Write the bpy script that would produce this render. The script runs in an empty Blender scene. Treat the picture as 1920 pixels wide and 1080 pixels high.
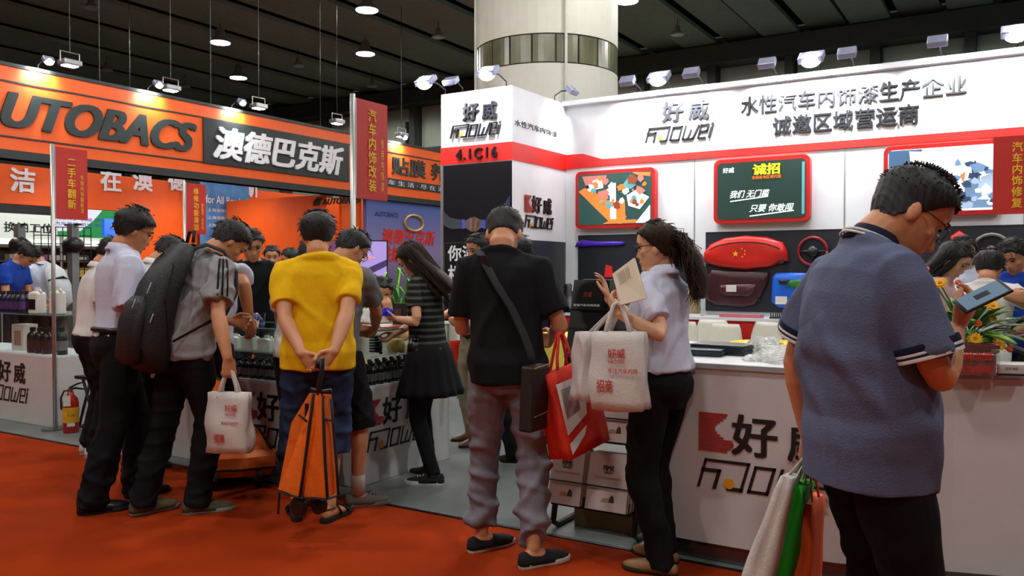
import bpy, bmesh, math, random
import numpy as np
from mathutils import Vector, Matrix

scene = bpy.context.scene
COL = scene.collection
rnd = random.Random(7)
RAD = math.radians

# ------------------------------------------------------------------ camera
FPX, CAM_H, PSI, PITCH = 1576.0, 1.40, RAD(31.6), math.atan(32 / 1576)
cam_data = bpy.data.cameras.new('camera')
cam_data.sensor_width = 36.0
cam_data.lens = FPX / 1920 * 36.0
cam_data.clip_end = 200
cam = bpy.data.objects.new('camera', cam_data)
COL.objects.link(cam)
cam.location = (0, 0, CAM_H)
cam.rotation_euler = (RAD(90) - PITCH, 0, PSI)
scene.camera = cam

# ------------------------------------------------------------------ world, exposure
scene.view_settings.view_transform = 'Standard'
scene.view_settings.look = 'None'
scene.view_settings.gamma = 1.0
scene.view_settings.exposure = 0.22
scene.view_settings.use_curve_mapping = False
world = bpy.data.worlds.new('hall_ambient')
scene.world = world
world.use_nodes = True
world.node_tree.nodes['Background'].inputs[0].default_value = (0.90, 0.95, 1.0, 1)
world.node_tree.nodes['Background'].inputs[1].default_value = 0.030
HALL_LAMP_W = 560.0       # each high-bay lamp of the hall
FLOOD_W = 150.0            # each arm flood lamp on the white booth
FASCIA_W = 110.0           # each arm lamp on the orange booth
ORANGE_W = 160.0          # each hanging downlight inside the orange booth

scene.cycles.max_bounces = 6
scene.cycles.diffuse_bounces = 4
scene.cycles.glossy_bounces = 3
scene.cycles.transparent_max_bounces = 12
scene.cycles.caustics_reflective = False
scene.cycles.caustics_refractive = False
scene.cycles.sample_clamp_indirect = 4.0
scene.cycles.adaptive_threshold = 0.03

# ------------------------------------------------------------------ small geometry of the place
FH = np.array([-math.sin(PSI), math.cos(PSI), 0.0])
RH = np.array([math.cos(PSI), math.sin(PSI), 0.0])
ZH = np.array([0, 0, 1.0])
FC = FH * math.cos(PITCH) - ZH * math.sin(PITCH)
UC = ZH * math.cos(PITCH) + FH * math.sin(PITCH)
CC = np.array([0, 0, CAM_H])
def ray(x, y): return FC + RH * (x - 960) / FPX - UC * (y - 540) / FPX
def gp(x, y, z=0.0):
    r = ray(x, y); return CC + r * ((z - CAM_H) / r[2])
def onX(x, y, X):
    r = ray(x, y); return CC + r * (X / r[0])
def onY(x, y, Y):
    r = ray(x, y); return CC + r * (Y / r[1])
def dep(x, y, d): return CC + ray(x, y) * d

# ------------------------------------------------------------------ materials
def lin(h):
    if not isinstance(h, str): return tuple(h)
    h = h.lstrip('#'); v = [int(h[i:i + 2], 16) / 255 for i in (0, 2, 4)]
    return tuple(c / 12.92 if c <= 0.04045 else ((c + 0.055) / 1.055) ** 2.4 for c in v)
MATS = {}
def M(name, col='#888888', rough=0.6, metal=0.0, var=0.10, vscale=6.0, bump=0.0, bscale=60.0, emit=None, estr=1.0,
      glass=False, alpha=None, sss=0.0, spec=0.5, stripes=None, sheen=0.0, stretch=(1, 1, 1), detail=3.0):
    if name in MATS: return MATS[name]
    m = bpy.data.materials.new(name); m.use_nodes = True
    nt = m.node_tree; N = nt.nodes; L = nt.links
    b = N['Principled BSDF']
    c = lin(col)
    tc = N.new('ShaderNodeTexCoord')
    mp = N.new('ShaderNodeMapping'); L.new(tc.outputs['Object'], mp.inputs[0]); mp.inputs['Scale'].default_value = stretch
    b.inputs['Base Color'].default_value = (*c, 1)
    base = None
    if var > 0:
        n = N.new('ShaderNodeTexNoise'); n.inputs['Scale'].default_value = vscale; n.inputs['Detail'].default_value = detail
        L.new(mp.outputs[0], n.inputs['Vector'])
        r = N.new('ShaderNodeValToRGB')
        r.color_ramp.elements[0].position = 0.3; r.color_ramp.elements[1].position = 0.7
        r.color_ramp.elements[0].color = (*[x * (1 - var) for x in c], 1)
        r.color_ramp.elements[1].color = (*[min(1, x * (1 + var)) for x in c], 1)
        L.new(n.outputs['Fac'], r.inputs[0]); L.new(r.outputs[0], b.inputs['Base Color']); base = r.outputs[0]
    if stripes:   # (axis vector, period, duty, colour)
        ax, per, duty, c2 = stripes
        dp = N.new('ShaderNodeVectorMath'); dp.operation = 'DOT_PRODUCT'; dp.inputs[1].default_value = ax
        L.new(tc.outputs['Object'], dp.inputs[0])
        dv = N.new('ShaderNodeMath'); dv.operation = 'DIVIDE'; dv.inputs[1].default_value = per; L.new(dp.outputs['Value'], dv.inputs[0])
        fr = N.new('ShaderNodeMath'); fr.operation = 'FRACT'; L.new(dv.outputs[0], fr.inputs[0])
        lt = N.new('ShaderNodeMath'); lt.operation = 'LESS_THAN'; lt.inputs[1].default_value = duty; L.new(fr.outputs[0], lt.inputs[0])
        mx = N.new('ShaderNodeMix'); mx.data_type = 'RGBA'
        L.new(lt.outputs[0], mx.inputs[0])
        if base is not None: L.new(base, mx.inputs[6])
        else: mx.inputs[6].default_value = (*c, 1)
        mx.inputs[7].default_value = (*lin(c2), 1)
        L.new(mx.outputs[2], b.inputs['Base Color'])
    b.inputs['Roughness'].default_value = rough
    b.inputs['Metallic'].default_value = metal
    b.inputs['Specular IOR Level'].default_value = spec
    if sheen: b.inputs['Sheen Weight'].default_value = sheen
    if sss:
        b.inputs['Subsurface Weight'].default_value = sss
        b.inputs['Subsurface Radius'].default_value = (1.0, 0.35, 0.2)
        b.inputs['Subsurface Scale'].default_value = 0.008
    if bump > 0:
        n2 = N.new('ShaderNodeTexNoise'); n2.inputs['Scale'].default_value = bscale; n2.inputs['Detail'].default_value = 4
        L.new(mp.outputs[0], n2.inputs['Vector'])
        bp = N.new('ShaderNodeBump'); bp.inputs['Strength'].default_value = bump; bp.inputs['Distance'].default_value = 0.01
        L.new(n2.outputs['Fac'], bp.inputs['Height']); L.new(bp.outputs[0], b.inputs['Normal'])
    if emit is not None:
        m.cycles.emission_sampling = 'NONE' if estr > 20 else 'AUTO'
        b.inputs['Emission Color'].default_value = (*lin(emit), 1); b.inputs['Emission Strength'].default_value = estr
    if glass:
        # thin clear sheet: mostly see-through with a mirror-like coat
        t = N.new('ShaderNodeBsdfTransparent'); t.inputs[0].default_value = (*c, 1)
        g = N.new('ShaderNodeBsdfGlossy'); g.inputs['Roughness'].default_value = 0.03
        fz = N.new('ShaderNodeFresnel'); fz.inputs[0].default_value = 1.45
        ge = N.new('ShaderNodeNewGeometry'); sb = N.new('ShaderNodeMath'); sb.operation = 'SUBTRACT'; sb.inputs[0].default_value = 1.0; L.new(ge.outputs['Backfacing'], sb.inputs[1])
        ml = N.new('ShaderNodeMath'); ml.operation = 'MULTIPLY'; L.new(fz.outputs[0], ml.inputs[0]); L.new(sb.outputs[0], ml.inputs[1])
        ms = N.new('ShaderNodeMixShader'); L.new(ml.outputs[0], ms.inputs[0]); L.new(t.outputs[0], ms.inputs[1]); L.new(g.outputs[0], ms.inputs[2])
        L.new(ms.outputs[0], N['Material Output'].inputs['Surface'])
    if alpha is not None: b.inputs['Alpha'].default_value = alpha
    MATS[name] = m
    return m

def unit(v): v = np.asarray(v, float); return v / (np.linalg.norm(v) + 1e-9)
# ------------------------------------------------------------------ mesh collecting
class MB:
    def __init__(s): s.v = []; s.f = []; s.n = 0
    def add(s, v, f):
        v = np.asarray(v, float).reshape(-1, 3)
        s.v.append(v); s.f += [tuple(i + s.n for i in q) for q in f]; s.n += len(v); return s
    def box(s, x0, x1, y0, y1, z0, z1):
        v = [(x, y, z) for z in (z0, z1) for y in (y0, y1) for x in (x0, x1)]
        return s.add(v, [(0, 2, 3, 1), (4, 5, 7, 6), (0, 1, 5, 4), (2, 6, 7, 3), (0, 4, 6, 2), (1, 3, 7, 5)])
    def obox(s, c, ax, ay, az, hx, hy, hz):
        c, ax, ay, az = [np.asarray(q, float) for q in (c, ax, ay, az)]
        v = [c + ax * hx * i + ay * hy * j + az * hz * k for k in (-1, 1) for j in (-1, 1) for i in (-1, 1)]
        return s.add(v, [(0, 2, 3, 1), (4, 5, 7, 6), (0, 1, 5, 4), (2, 6, 7, 3), (0, 4, 6, 2), (1, 3, 7, 5)])
    def loft(s, rings, cap=True, closed=False):
        n = len(rings[0]); V = np.concatenate([np.asarray(r, float) for r in rings]); m = len(rings); F = []
        for i in range(m if closed else m - 1):
            a, b = i * n, ((i + 1) % m) * n
            for j in range(n): F.append((a + j, a + (j + 1) % n, b + (j + 1) % n, b + j))
        if cap and not closed:
            F.append(tuple(range(n))[::-1]); F.append(tuple((m - 1) * n + j for j in range(n)))
        return s.add(V, F)
    def tube(s, pts, rad, n=10, flat=1.0, up=(0, 0, 1), round_ends=False, cap=True):
        pts = [np.asarray(p, float) for p in pts]
        if np.isscalar(rad): rad = [rad] * len(pts)
        if round_ends:
            d0 = pts[0] - pts[1]; d0 /= np.linalg.norm(d0) + 1e-9; d1 = pts[-1] - pts[-2]; d1 /= np.linalg.norm(d1) + 1e-9
            pts = [pts[0] + d0 * rad[0] * .85, pts[0] + d0 * rad[0] * .5] + pts + [pts[-1] + d1 * rad[-1] * .5, pts[-1] + d1 * rad[-1] * .85]
            rad = [rad[0] * .35, rad[0] * .82] + list(rad) + [rad[-1] * .82, rad[-1] * .35]
        up = np.asarray(up, float); rings = []; u = None
        for i, p in enumerate(pts):
            t = pts[min(i + 1, len(pts) - 1)] - pts[max(i - 1, 0)]; t = t / (np.linalg.norm(t) + 1e-9)
            if u is None:
                ref = up if abs(t @ up) < 0.95 else np.array([1.0, 0, 0]) if abs(t[0]) < .9 else np.array([0, 1.0, 0])
                u = ref - t * (ref @ t)
            else: u = u - t * (u @ t)
            u = u / (np.linalg.norm(u) + 1e-9); w = np.cross(t, u)
            rings.append([p + rad[i] * (math.cos(a) * u * flat + math.sin(a) * w) for a in (2 * math.pi * j / n for j in range(n))])
        return s.loft(rings, cap=cap)
    def lathe(s, prof, c=(0, 0, 0), n=16):
        c = np.asarray(c, float)
        return s.loft([[c + np.array([r * math.cos(a), r * math.sin(a), z]) for a in (2 * math.pi * j / n for j in range(n))] for r, z in prof])
    def ell(s, c, r, n=14, m=9, ax=None):
        c = np.asarray(c, float); A = np.eye(3) if ax is None else np.asarray(ax, float)
        rings = []
        for i in range(m):
            t = math.pi * (i + .35) / (m - .3); z = -math.cos(t); q = math.sin(t)
            rings.append([c + (np.array([r[0] * q * math.cos(a), r[1] * q * math.sin(a), r[2] * z])) @ A for a in (2 * math.pi * j / n for j in range(n))])
        return s.loft(rings)
    def prism(s, poly, o, ax, ay, thick):
        """flat polygon poly (2-D) at origin o in axes ax, ay, thickness along ax x ay"""
        o, ax, ay = [np.asarray(q, float) for q in (o, ax, ay)]; az = np.cross(ax, ay)
        n = len(poly); a = [o + ax * p[0] + ay * p[1] for p in poly]; b = [q + az * thick for q in a]
        F = [tuple(range(n))[::-1], tuple(range(n, 2 * n))] + [(i, (i + 1) % n, (i + 1) % n + n, i + n) for i in range(n)]
        return s.add(a + b, F)
    def sheet(s, grid, thick=0.0):
        """grid rows x cols of points; thick>0 closes it into a slab along its normals"""
        G = np.asarray(grid, float); r, c, _ = G.shape
        idx = lambda i, j: i * c + j
        F = [(idx(i, j), idx(i, j + 1), idx(i + 1, j + 1), idx(i + 1, j)) for i in range(r - 1) for j in range(c - 1)]
        if thick <= 0: return s.add(G.reshape(-1, 3), F)
        du = np.gradient(G, axis=1); dv = np.gradient(G, axis=0); nn = np.cross(du, dv); nn /= (np.linalg.norm(nn, axis=2, keepdims=True) + 1e-9)
        B = G - nn * thick; k = r * c
        F += [(q[0] + k, q[3] + k, q[2] + k, q[1] + k) for q in F]
        rim = [idx(0, j) for j in range(c)] + [idx(i, c - 1) for i in range(1, r)] + [idx(r - 1, j) for j in range(c - 2, -1, -1)] + [idx(i, 0) for i in range(r - 2, 0, -1)]
        for a, b in zip(rim, rim[1:] + rim[:1]): F.append((b, a, a + k, b + k))
        return s.add(np.concatenate([G.reshape(-1, 3), B.reshape(-1, 3)]), F)
    def xform(s, fn):
        s.v = [np.array([fn(p) for p in np.concatenate(s.v)])]; return s
    def mesh(s, name, off=(0, 0, 0)):
        me = bpy.data.meshes.new(name)
        V = np.concatenate(s.v) - np.asarray(off, float)
        me.from_pydata(V.tolist(), [], s.f); me.update(); return me
    def build(s, name, mat, parent=None, off=None, smooth=False, bevel=0.0, fixn=True):
        if off is None: off = tuple(parent.location) if parent is not None else (0, 0, 0)
        me = s.mesh(name, off)
        if fixn:
            bm = bmesh.new(); bm.from_mesh(me); bmesh.ops.recalc_face_normals(bm, faces=bm.faces)
            if bevel > 0:
                bmesh.ops.bevel(bm, geom=[e for e in bm.edges if len(e.link_faces) == 2 and e.calc_face_angle(0) > 0.6], offset=bevel, segments=2, affect='EDGES', profile=.5)
            bm.to_mesh(me); bm.free()
        if smooth: me.polygons.foreach_set('use_smooth', [True] * len(me.polygons))
        me.materials.append(mat)
        o = bpy.data.objects.new(name, me); COL.objects.link(o)
        if parent is not None: o.parent = parent
        return o

def tag(o, label=None, cat=None, group=None, kind=None):
    if label: o['label'] = label
    if cat: o['category'] = cat
    if group: o['group'] = group
    if kind: o['kind'] = kind
    return o
def thing(name, loc, label, cat, group=None):
    o = bpy.data.objects.new(name, None); COL.objects.link(o); o.location = tuple(float(q) for q in loc)
    o.empty_display_size = 0.1
    return tag(o, label, cat, group)
def world_off(o):
    v = Vector((0, 0, 0))
    while o is not None: v = v + Vector(o.location); o = o.parent
    return tuple(v)
def part(mb, name, mat, parent, **k):
    return mb.build(name, mat, parent, off=world_off(parent), **k)
def alone(mb, name, mat, base, label, cat, group=None, kind=None, **k):
    """a thing that is one mesh, its origin at base"""
    o = mb.build(name, mat, None, off=base, **k); o.location = tuple(float(q) for q in base)
    return tag(o, label, cat, group, kind)
def copy_tree(o, parent=None, loc=None):
    c = o.copy(); COL.objects.link(c); c.parent = parent
    if loc is not None: c.location = loc
    for ch in o.children: copy_tree(ch, c)
    return c

# ------------------------------------------------------------------ lettering: text curves turned into meshes in one pass
TEXTS = []; BAKE = []
FRONT = (np.array([1.0, 0, 0]), ZH, np.array([0, -1.0, 0]))      # faces the aisle (-Y)
SIDE = (np.array([0, 1.0, 0]), ZH, np.array([1.0, 0, 0]))        # faces +X
def text(body, c, w, h, mat, parent, frame=FRONT, name='lettering', bold=0.0, depth=0.004, shear=0.0, line=1.0, space=1.0):
    """body fitted into a w x h box centred on world point c, raised by depth"""
    cu = bpy.data.curves.new('text_curve', 'FONT'); cu.body = body; cu.shear = shear
    cu.align_x = 'CENTER'; cu.space_line = line; cu.space_character = space; cu.resolution_u = 4 if body.isascii() else 2
    t = bpy.data.objects.new('text_source', cu); COL.objects.link(t)
    me = bpy.data.meshes.new(name); me.materials.append(mat)
    o = bpy.data.objects.new(name, me); COL.objects.link(o); o.parent = parent
    TEXTS.append((t, o, np.asarray(c, float), w, h, frame, depth, np.asarray(world_off(parent)), bold))
    return o
def bake_all():
    dg = bpy.context.evaluated_depsgraph_get()
    for t, o, c, w, h, fr, depth, off, bold in TEXTS:
        me = bpy.data.meshes.new_from_object(t.evaluated_get(dg))
        n = len(me.vertices); co = np.empty(n * 3); me.vertices.foreach_get('co', co); co = co.reshape(-1, 3)
        lo, hi = co.min(0), co.max(0); ctr = (lo + hi) / 2; sz = np.maximum(hi - lo, 1e-6)
        sx = w / sz[0] if w else h / sz[1]; sy = h / sz[1] if h else sx
        x = (co[:, 0] - ctr[0]) * sx; y = (co[:, 1] - ctr[1]) * sy
        P = c - off + np.outer(x, fr[0]) + np.outer(y, fr[1]) + fr[2] * depth
        me.vertices.foreach_set('co', P.ravel())
        if depth > 0.006:
            bm = bmesh.new(); bm.from_mesh(me)
            r = bmesh.ops.extrude_face_region(bm, geom=list(bm.faces)); dv = Vector(fr[2] * -depth)
            for v in [g for g in r['geom'] if isinstance(g, bmesh.types.BMVert)]: v.co += dv
            bmesh.ops.recalc_face_normals(bm, faces=bm.faces); bm.to_mesh(me); bm.free()
        if bold > 0:      # a heavier weight: the outline laid over itself, slightly shifted
            bm = bmesh.new(); bm.from_mesh(me); g0 = list(bm.verts) + list(bm.edges) + list(bm.faces); bx = bold * sx; by = bold * sy * .8; ci = 0
            for q_ in ((-1, -1), (1, 1), (-1, 1), (1, -1)) if bold < .04 else ((-1, -.4), (-.5, .4), (.5, -.4), (1, .4), (-1, .4), (1, -.4), (0, .4)):
                r = bmesh.ops.duplicate(bm, geom=g0); ci += 1; dv = Vector(fr[0] * bx * q_[0] + fr[1] * by * q_[1] + fr[2] * ci * (.0003 if depth < .006 else .0004))
                for v in r['geom']:
                    if isinstance(v, bmesh.types.BMVert): v.co += dv
            bm.to_mesh(me); bm.free()
        mat = o.data.materials[0]; me.materials.clear(); me.materials.append(mat); me.update()
        o['kind'] = 'stuff'
        old = o.data; o.data = me; me.name = old.name
    for o, post in BAKE:
        me = bpy.data.meshes.new_from_object(o.evaluated_get(dg))
        o.modifiers.clear(); mat = o.data.materials[0]
        me.materials.clear(); me.materials.append(mat)
        if post:
            n = len(me.vertices); co = np.empty(n * 3); me.vertices.foreach_get('co', co); co = co.reshape(-1, 3)
            nr = np.empty(n * 3); me.vertices.foreach_get('normal', nr); nr = nr.reshape(-1, 3)
            me.vertices.foreach_set('co', post(co, nr).ravel())
        me.polygons.foreach_set('use_smooth', [True] * len(me.polygons)); me.update()
        o.data = me
    for t, *_ in TEXTS: bpy.data.objects.remove(t)
# ------------------------------------------------------------------ people

def folds(amp, seed, wl=0.12, aniso=(1, 1, 1), n=5, ridge=True, mask=None):
    r = np.random.RandomState(seed); K = r.normal(size=(n, 3)) * np.asarray(aniso); K /= np.linalg.norm(K, axis=1, keepdims=True)
    W = 2 * math.pi / (wl * r.uniform(.8, 1.9, n)); PH = r.uniform(0, 6.28, n); Q = r.normal(size=(n, 3)) * 5; G = r.normal(size=(n, 3)) * 7
    def post(co, nr):
        d = np.zeros(len(co))
        for i in range(n):
            s = np.sin(co @ (K[i] * W[i]) + PH[i] + 1.9 * np.sin(co @ Q[i] + PH[i] * 2))
            s = np.maximum(s, -.2) ** 2 * np.sign(s) if ridge else s
            d += s * np.clip(.35 + .8 * np.sin(co @ G[i] + 3 * PH[i]), 0, 1) / n
        d = d - d.mean()
        if mask is not None: d = d * mask(co)
        return co + nr * (d * amp * 6.5)[:, None]
    return post
def organic(mb, name, mat, parent, voxel, smooth=4, post=None, fac=0.5, adapt=0.0):
    o = mb.build(name, mat, parent, off=(0, 0, 0), fixn=True)
    m = o.modifiers.new('merge', 'REMESH'); m.mode = 'VOXEL'; m.voxel_size = voxel; m.adaptivity = adapt; m.use_smooth_shade = True
    if smooth:
        q = o.modifiers.new('relax', 'SMOOTH'); q.factor = fac; q.iterations = smooth
    BAKE.append((o, post)); return o
def Pit(a): c, s = math.cos(a), math.sin(a); return np.array([[1, 0, 0], [0, c, s], [0, -s, c]])
def Yaw(a): c, s = math.cos(a), math.sin(a); return np.array([[c, s, 0], [-s, c, 0], [0, 0, 1]])
def Rol(a): c, s = math.cos(a), math.sin(a); return np.array([[c, 0, s], [0, 1, 0], [-s, 0, c]])
def ik(a, b, l1, l2, hint):
    d = b - a; D = np.linalg.norm(d); D2 = min(D, (l1 + l2) * .999); u = d / D
    x = (l1 * l1 - l2 * l2 + D2 * D2) / (2 * D2); h = math.sqrt(max(l1 * l1 - x * x, 0))
    hv = np.asarray(hint, float); hv = hv - u * (hv @ u); hv = unit(hv)
    return a + u * x + hv * h, a + u * D2
def interp(tab, z):
    t = np.asarray(tab, float); return [np.interp(z, t[:, 0], t[:, i]) for i in range(1, t.shape[1])]
def ring(z, hw, fr, bk, n=26, e=2.0, cx=0, cy=0):
    out = []
    for j in range(n):
        a = 2 * math.pi * j / n; sx, cyy = math.sin(a), math.cos(a)
        x = hw * math.copysign(abs(sx) ** (2 / e), sx); y = (fr if cyy > 0 else bk) * math.copysign(abs(cyy) ** (2 / e), cyy)
        out.append((cx + x, cy + y, z))
    return out
# half-width, front, back of the bare trunk against height (for 1.72 m)
TRUNK_M = [(.80, .10, .07, .09), (.86, .15, .10, .12), (.93, .165, .10, .125), (1.0, .152, .10, .10), (1.08, .142, .10, .088), (1.18, .150, .105, .095),
           (1.28, .168, .112, .11), (1.36, .172, .095, .112), (1.41, .150, .07, .092), (1.45, .095, .045, .07), (1.485, .058, .04, .06)]
TRUNK_F = [(.80, .10, .07, .09), (.86, .155, .09, .12), (.93, .168, .09, .125), (1.0, .140, .085, .09), (1.08, .122, .082, .072), (1.18, .130, .095, .08),
           (1.27, .145, .12, .092), (1.35, .148, .088, .098), (1.41, .130, .06, .082), (1.45, .080, .042, .062), (1.485, .050, .036, .052)]
HEAD = [(-.012, .018, .040, -.01), (0.0, .030, .064, .0), (.014, .038, .079, .01), (.032, .049, .074, .03), (.044, .054, .081, .045), (.055, .058, .078, .06), (.068, .062, .080, .072),
        (.09, .067, .077, .086), (.108, .069, .074, .093), (.120, .070, .072, .096), (.136, .072, .083, .099), (.155, .074, .085, .10), (.178, .070, .078, .092),
        (.200, .058, .060, .074), (.218, .038, .036, .046), (.230, .014, .012, .016)]     # z, half-width, front, back
# hair: z above chin, outset, front limit
HAIRLINE = [(.035, -.062), (.06, -.052), (.085, -.038), (.105, -.012), (.13, .010), (.155, .028), (.172, .052), (.185, .082), (.20, .075), (.22, .05), (.245, .012)]

class Person: pass
def hand(mb, W, d, n, side, k, curl=.35, spread=.1, thumb=.5, rmin=0.0):
    d = unit(d); n = unit(n - d * (n @ d)); t = np.cross(d, n) * (1 if side > 0 else -1)
    R = []
    for s, wt, wn in ((-.02, .024, .019), (.012, .029, .017), (.045, .039, .016), (.075, .041, .0145), (.094, .038, .012)):
        c = W + d * s * k; R.append([c + (t * wt * math.cos(a) + n * wn * math.sin(a)) * k for a in (2 * math.pi * j / 14 for j in range(14))])
    mb.loft(R)
    for i, (L, r) in enumerate(((.072, .0088), (.080, .0090), (.074, .0086), (.058, .0076))):
        p = W + (d * (.088 - (.0, -.003, .001, .008)[i]) + t * (.031 - .0215 * i) - n * .0) * k
        ang = 0.0; pts = [p - d * .015 * k, p]; sd = t * ((1.5 - i) * spread)
        for seg, c in ((.44, 62), (.31, 85), (.25, 55)):
            ang += RAD(c) * curl * (1 + .06 * i); p = p + (unit(d * math.cos(ang) + n * math.sin(ang) + sd * max(0, math.cos(ang)))) * L * seg * k; pts.append(p)
        r = max(r * k, rmin); mb.tube(pts, [r * 1.05, r * 1.08, r, r * .95, r * .8], n=8, round_ends=True)
    b = W + (d * .018 + t * .024 + n * .004) * k
    d1 = unit(d * .62 + t * (.75 - .5 * thumb) + n * (.15 + .45 * thumb)); d2 = unit(d * .85 + t * (.25 - .5 * thumb) + n * (.2 + .25 * thumb))
    r = max(.0105 * k, rmin); mb.tube([b, b + d1 * .046 * k, b + d1 * .046 * k + d2 * .030 * k, b + d1 * .046 * k + d2 * .054 * k], [r * 1.35, r * 1.05, r, r * .8], n=8, round_ends=True)

SKIN = dict(tan=('#c98d66', .45), light=('#dca884', .45), warm=('#c4855c', .45))
def person(label, loc, H, face, sex='m', skin='tan', girth=1.0, depthf=1.0, lean=0, hunch=0, nod=0, turn=0, tilt=0, twist=0, sway=0.0,
           R=None, L=None, feet=None, top=None, bottom=None, shoes=None, hair=None, glasses=None, eyes=True, vox=.008, drop=0.0, seed=1, group=None, shoulder=1.0, away=None, pelvis_back=0.0, head=1.0):
    k = H / 1.72; P = Person(); S = .92 if sex == 'f' else 1.0
    away = unit([loc[0], loc[1]]) if away is None else away
    ang = math.atan2(away[1], away[0]) - RAD(face)
    body = bpy.data.objects.new('person', bpy.data.meshes.new('person')); COL.objects.link(body)
    body.location = (loc[0], loc[1], loc[2] if len(loc) > 2 else 0.0); body.rotation_euler = (0, 0, ang - math.pi / 2)
    tag(body, label, 'person', group)
    bpy.context.view_layer  # (no operators used)
    Rz = np.array(Matrix.Rotation(ang - math.pi / 2, 3, 'Z'))
    P.o = body; P.k = k
    P.world = lambda p: np.array(body.location) + Rz @ np.asarray(p, float)
    P.wdir = lambda p: Rz @ np.asarray(p, float)
    P.local = lambda p: Rz.T @ (np.asarray(p, float) - np.array(body.location))
    P.ldir = lambda p: Rz.T @ np.asarray(p, float)
    # --- the bend of the spine: reference (upright, 1.72 m) -> posed person frame
    zs = np.linspace(.78, 1.56, 79); sm = lambda t: np.clip(t, 0, 1)
    th = RAD(lean) * sm((zs - .86) / .14) + RAD(hunch) * sm((zs - 1.12) / .32)
    dz = zs[1] - zs[0]
    yc = np.concatenate([[0], np.cumsum(np.sin(th[1:]) * dz)]); zc = zs[0] + np.concatenate([[0], np.cumsum(np.cos(th[1:]) * dz)])
    def B(p):
        x, y, z = p
        if z < zs[0]: q = (x, y, z)
        else:
            t = np.interp(z, zs, th); y0 = np.interp(z, zs, yc); z0 = np.interp(z, zs, zc) + max(0, z - zs[-1])
            tw = RAD(twist) * min(1, max(0, (z - .95) / .4)); x, y = x * math.cos(tw) + y * math.sin(tw), -x * math.sin(tw) + y * math.cos(tw)
            q = (x + sway * (z - .9), y0 + y * math.cos(t), z0 - y * math.sin(t))
        return np.array([q[0] * k, (q[1] - pelvis_back) * k, (q[2] - drop) * k])
    tn = np.interp(1.50, zs, th)
    Rh = Yaw(RAD(twist)) @ Pit(tn) @ Yaw(RAD(turn)) @ Pit(RAD(nod)) @ Rol(RAD(tilt)); piv = np.array([0, -.008, 1.500]); pp = B(piv)
    hs = (1.10 if sex == 'm' else 1.06) * head
    Hd = lambda p: pp + Rh @ (np.array([p[0], p[1] + .008, p[2] - .030]) * k * hs)      # head coords: z above chin
    P.B = B; P.Hd = Hd
    trunk = TRUNK_M if sex == 'm' else TRUNK_F
    sk, skr = SKIN[skin]; skm = M('skin_' + skin, sk, rough=.5, var=.06, vscale=14, sss=.12, bump=.05, bscale=240)
    # --- joints
    shx = (.178 if sex == 'm' else .152) * shoulder
    SH = {1: B((shx, -.02, 1.385)), -1: B((-shx, -.02, 1.385))}
    UA, FA = .298 * k * S, .255 * k * S
    arm = {}
    for s, sp in ((1, R), (-1, L)):
        sp = dict(sp or {})
        w = np.asarray(sp.get('to', (.26 * s, .02, .87))) * 1.0
        w = P.local(sp['world']) if 'world' in sp else w * k
        hint = (P.local(sp['elbow']) - (SH[s] + w) / 2) if 'elbow' in sp else sp.get('hint', (.5 * s, -1, -.3))
        e, w = ik(SH[s], w, UA, FA, hint)
        if 'wdir' in sp: sp['dir'] = P.ldir(sp['wdir'])
        if 'wpalm' in sp: sp['palm'] = P.ldir(sp['wpalm'])
        fd = unit(sp.get('dir', w - e)) if 'dir' in sp else unit(w - e)
        arm[s] = (SH[s], e, w, fd, np.asarray(sp.get('palm', (-s, 0, 0)), float), sp.get('curl', .35), sp.get('thumb', .5), sp.get('spread', .08))
    P.arm = arm
    ft = feet or ((.10, .0, 12), (-.10, .0, -12)); leg = {}
    for s, (fx, fy, fh, *fz) in zip((1, -1), ft):
        hip = np.array([.088 * s * k * (1 if sex == 'm' else 1.02), -.0 * k - pelvis_back * k, (.90 - drop) * k]); an = np.array([fx * k, fy * k, (.085 + (fz[0] if fz else 0)) * k])
        kn, an = ik(hip, an, .425 * k, .41 * k, (.12 * s, 1, 0)); leg[s] = (hip, kn, an, fh)
    P.leg = leg
    # --- body: trunk, neck, head, arms, hands, legs merged into one skin
    mb = MB(); vb = vox * .92
    mb.loft([[B(q) for q in ring(z, hw * .95 * girth, f * .93 * depthf, b * .93, e=2.3)] for z, hw, f, b in trunk])
    nr = (.056 if sex == 'm' else .045) * (2 * head - 1)
    mb.tube([B((0, -.018, 1.41)), B((0, -.024, 1.47)), Hd((0, -.028, .02)), Hd((0, -.02, .07))], [x * k for x in (nr * 1.02, nr * 1.04, nr * 1.06, nr * 1.04)], n=16)
    mb.loft([[Hd(q) for q in ring(z, hw, f, b, n=24, e=2.15, cy=0.02 if False else 0)] for z, hw, f, b in HEAD])
    nz = 1.0 if sex == 'm' else .88
    mb.loft([[Hd(q) for q in ring(z, w * nz, f, .02, n=8, cy=c)] for z, w, f, c in ((.064, .010, .004, .078), (.070, .017, .016 * nz, .078), (.077, .018, .024 * nz, .078), (.088, .013, .019 * nz, .077), (.104, .009, .010, .076), (.122, .007, .004, .076))])
    for s in (1, -1):      # ears, cheek bones, brow
        mb.ell(Hd((.0725 * s, -.012, .100)), (.010 * k, .019 * k, .032 * k), n=10, m=7, ax=(Rh @ (Pit(-.2) @ Yaw(.35 * s))).T)
        mb.ell(Hd((.040 * s, .050, .090)), (.024 * k, .022 * k, .018 * k), n=8, m=6, ax=Rh.T)
        mb.ell(Hd((.034 * s, .070, .134)), (.024 * k, .012 * k, .007 * k), n=8, m=6, ax=Rh.T)
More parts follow.
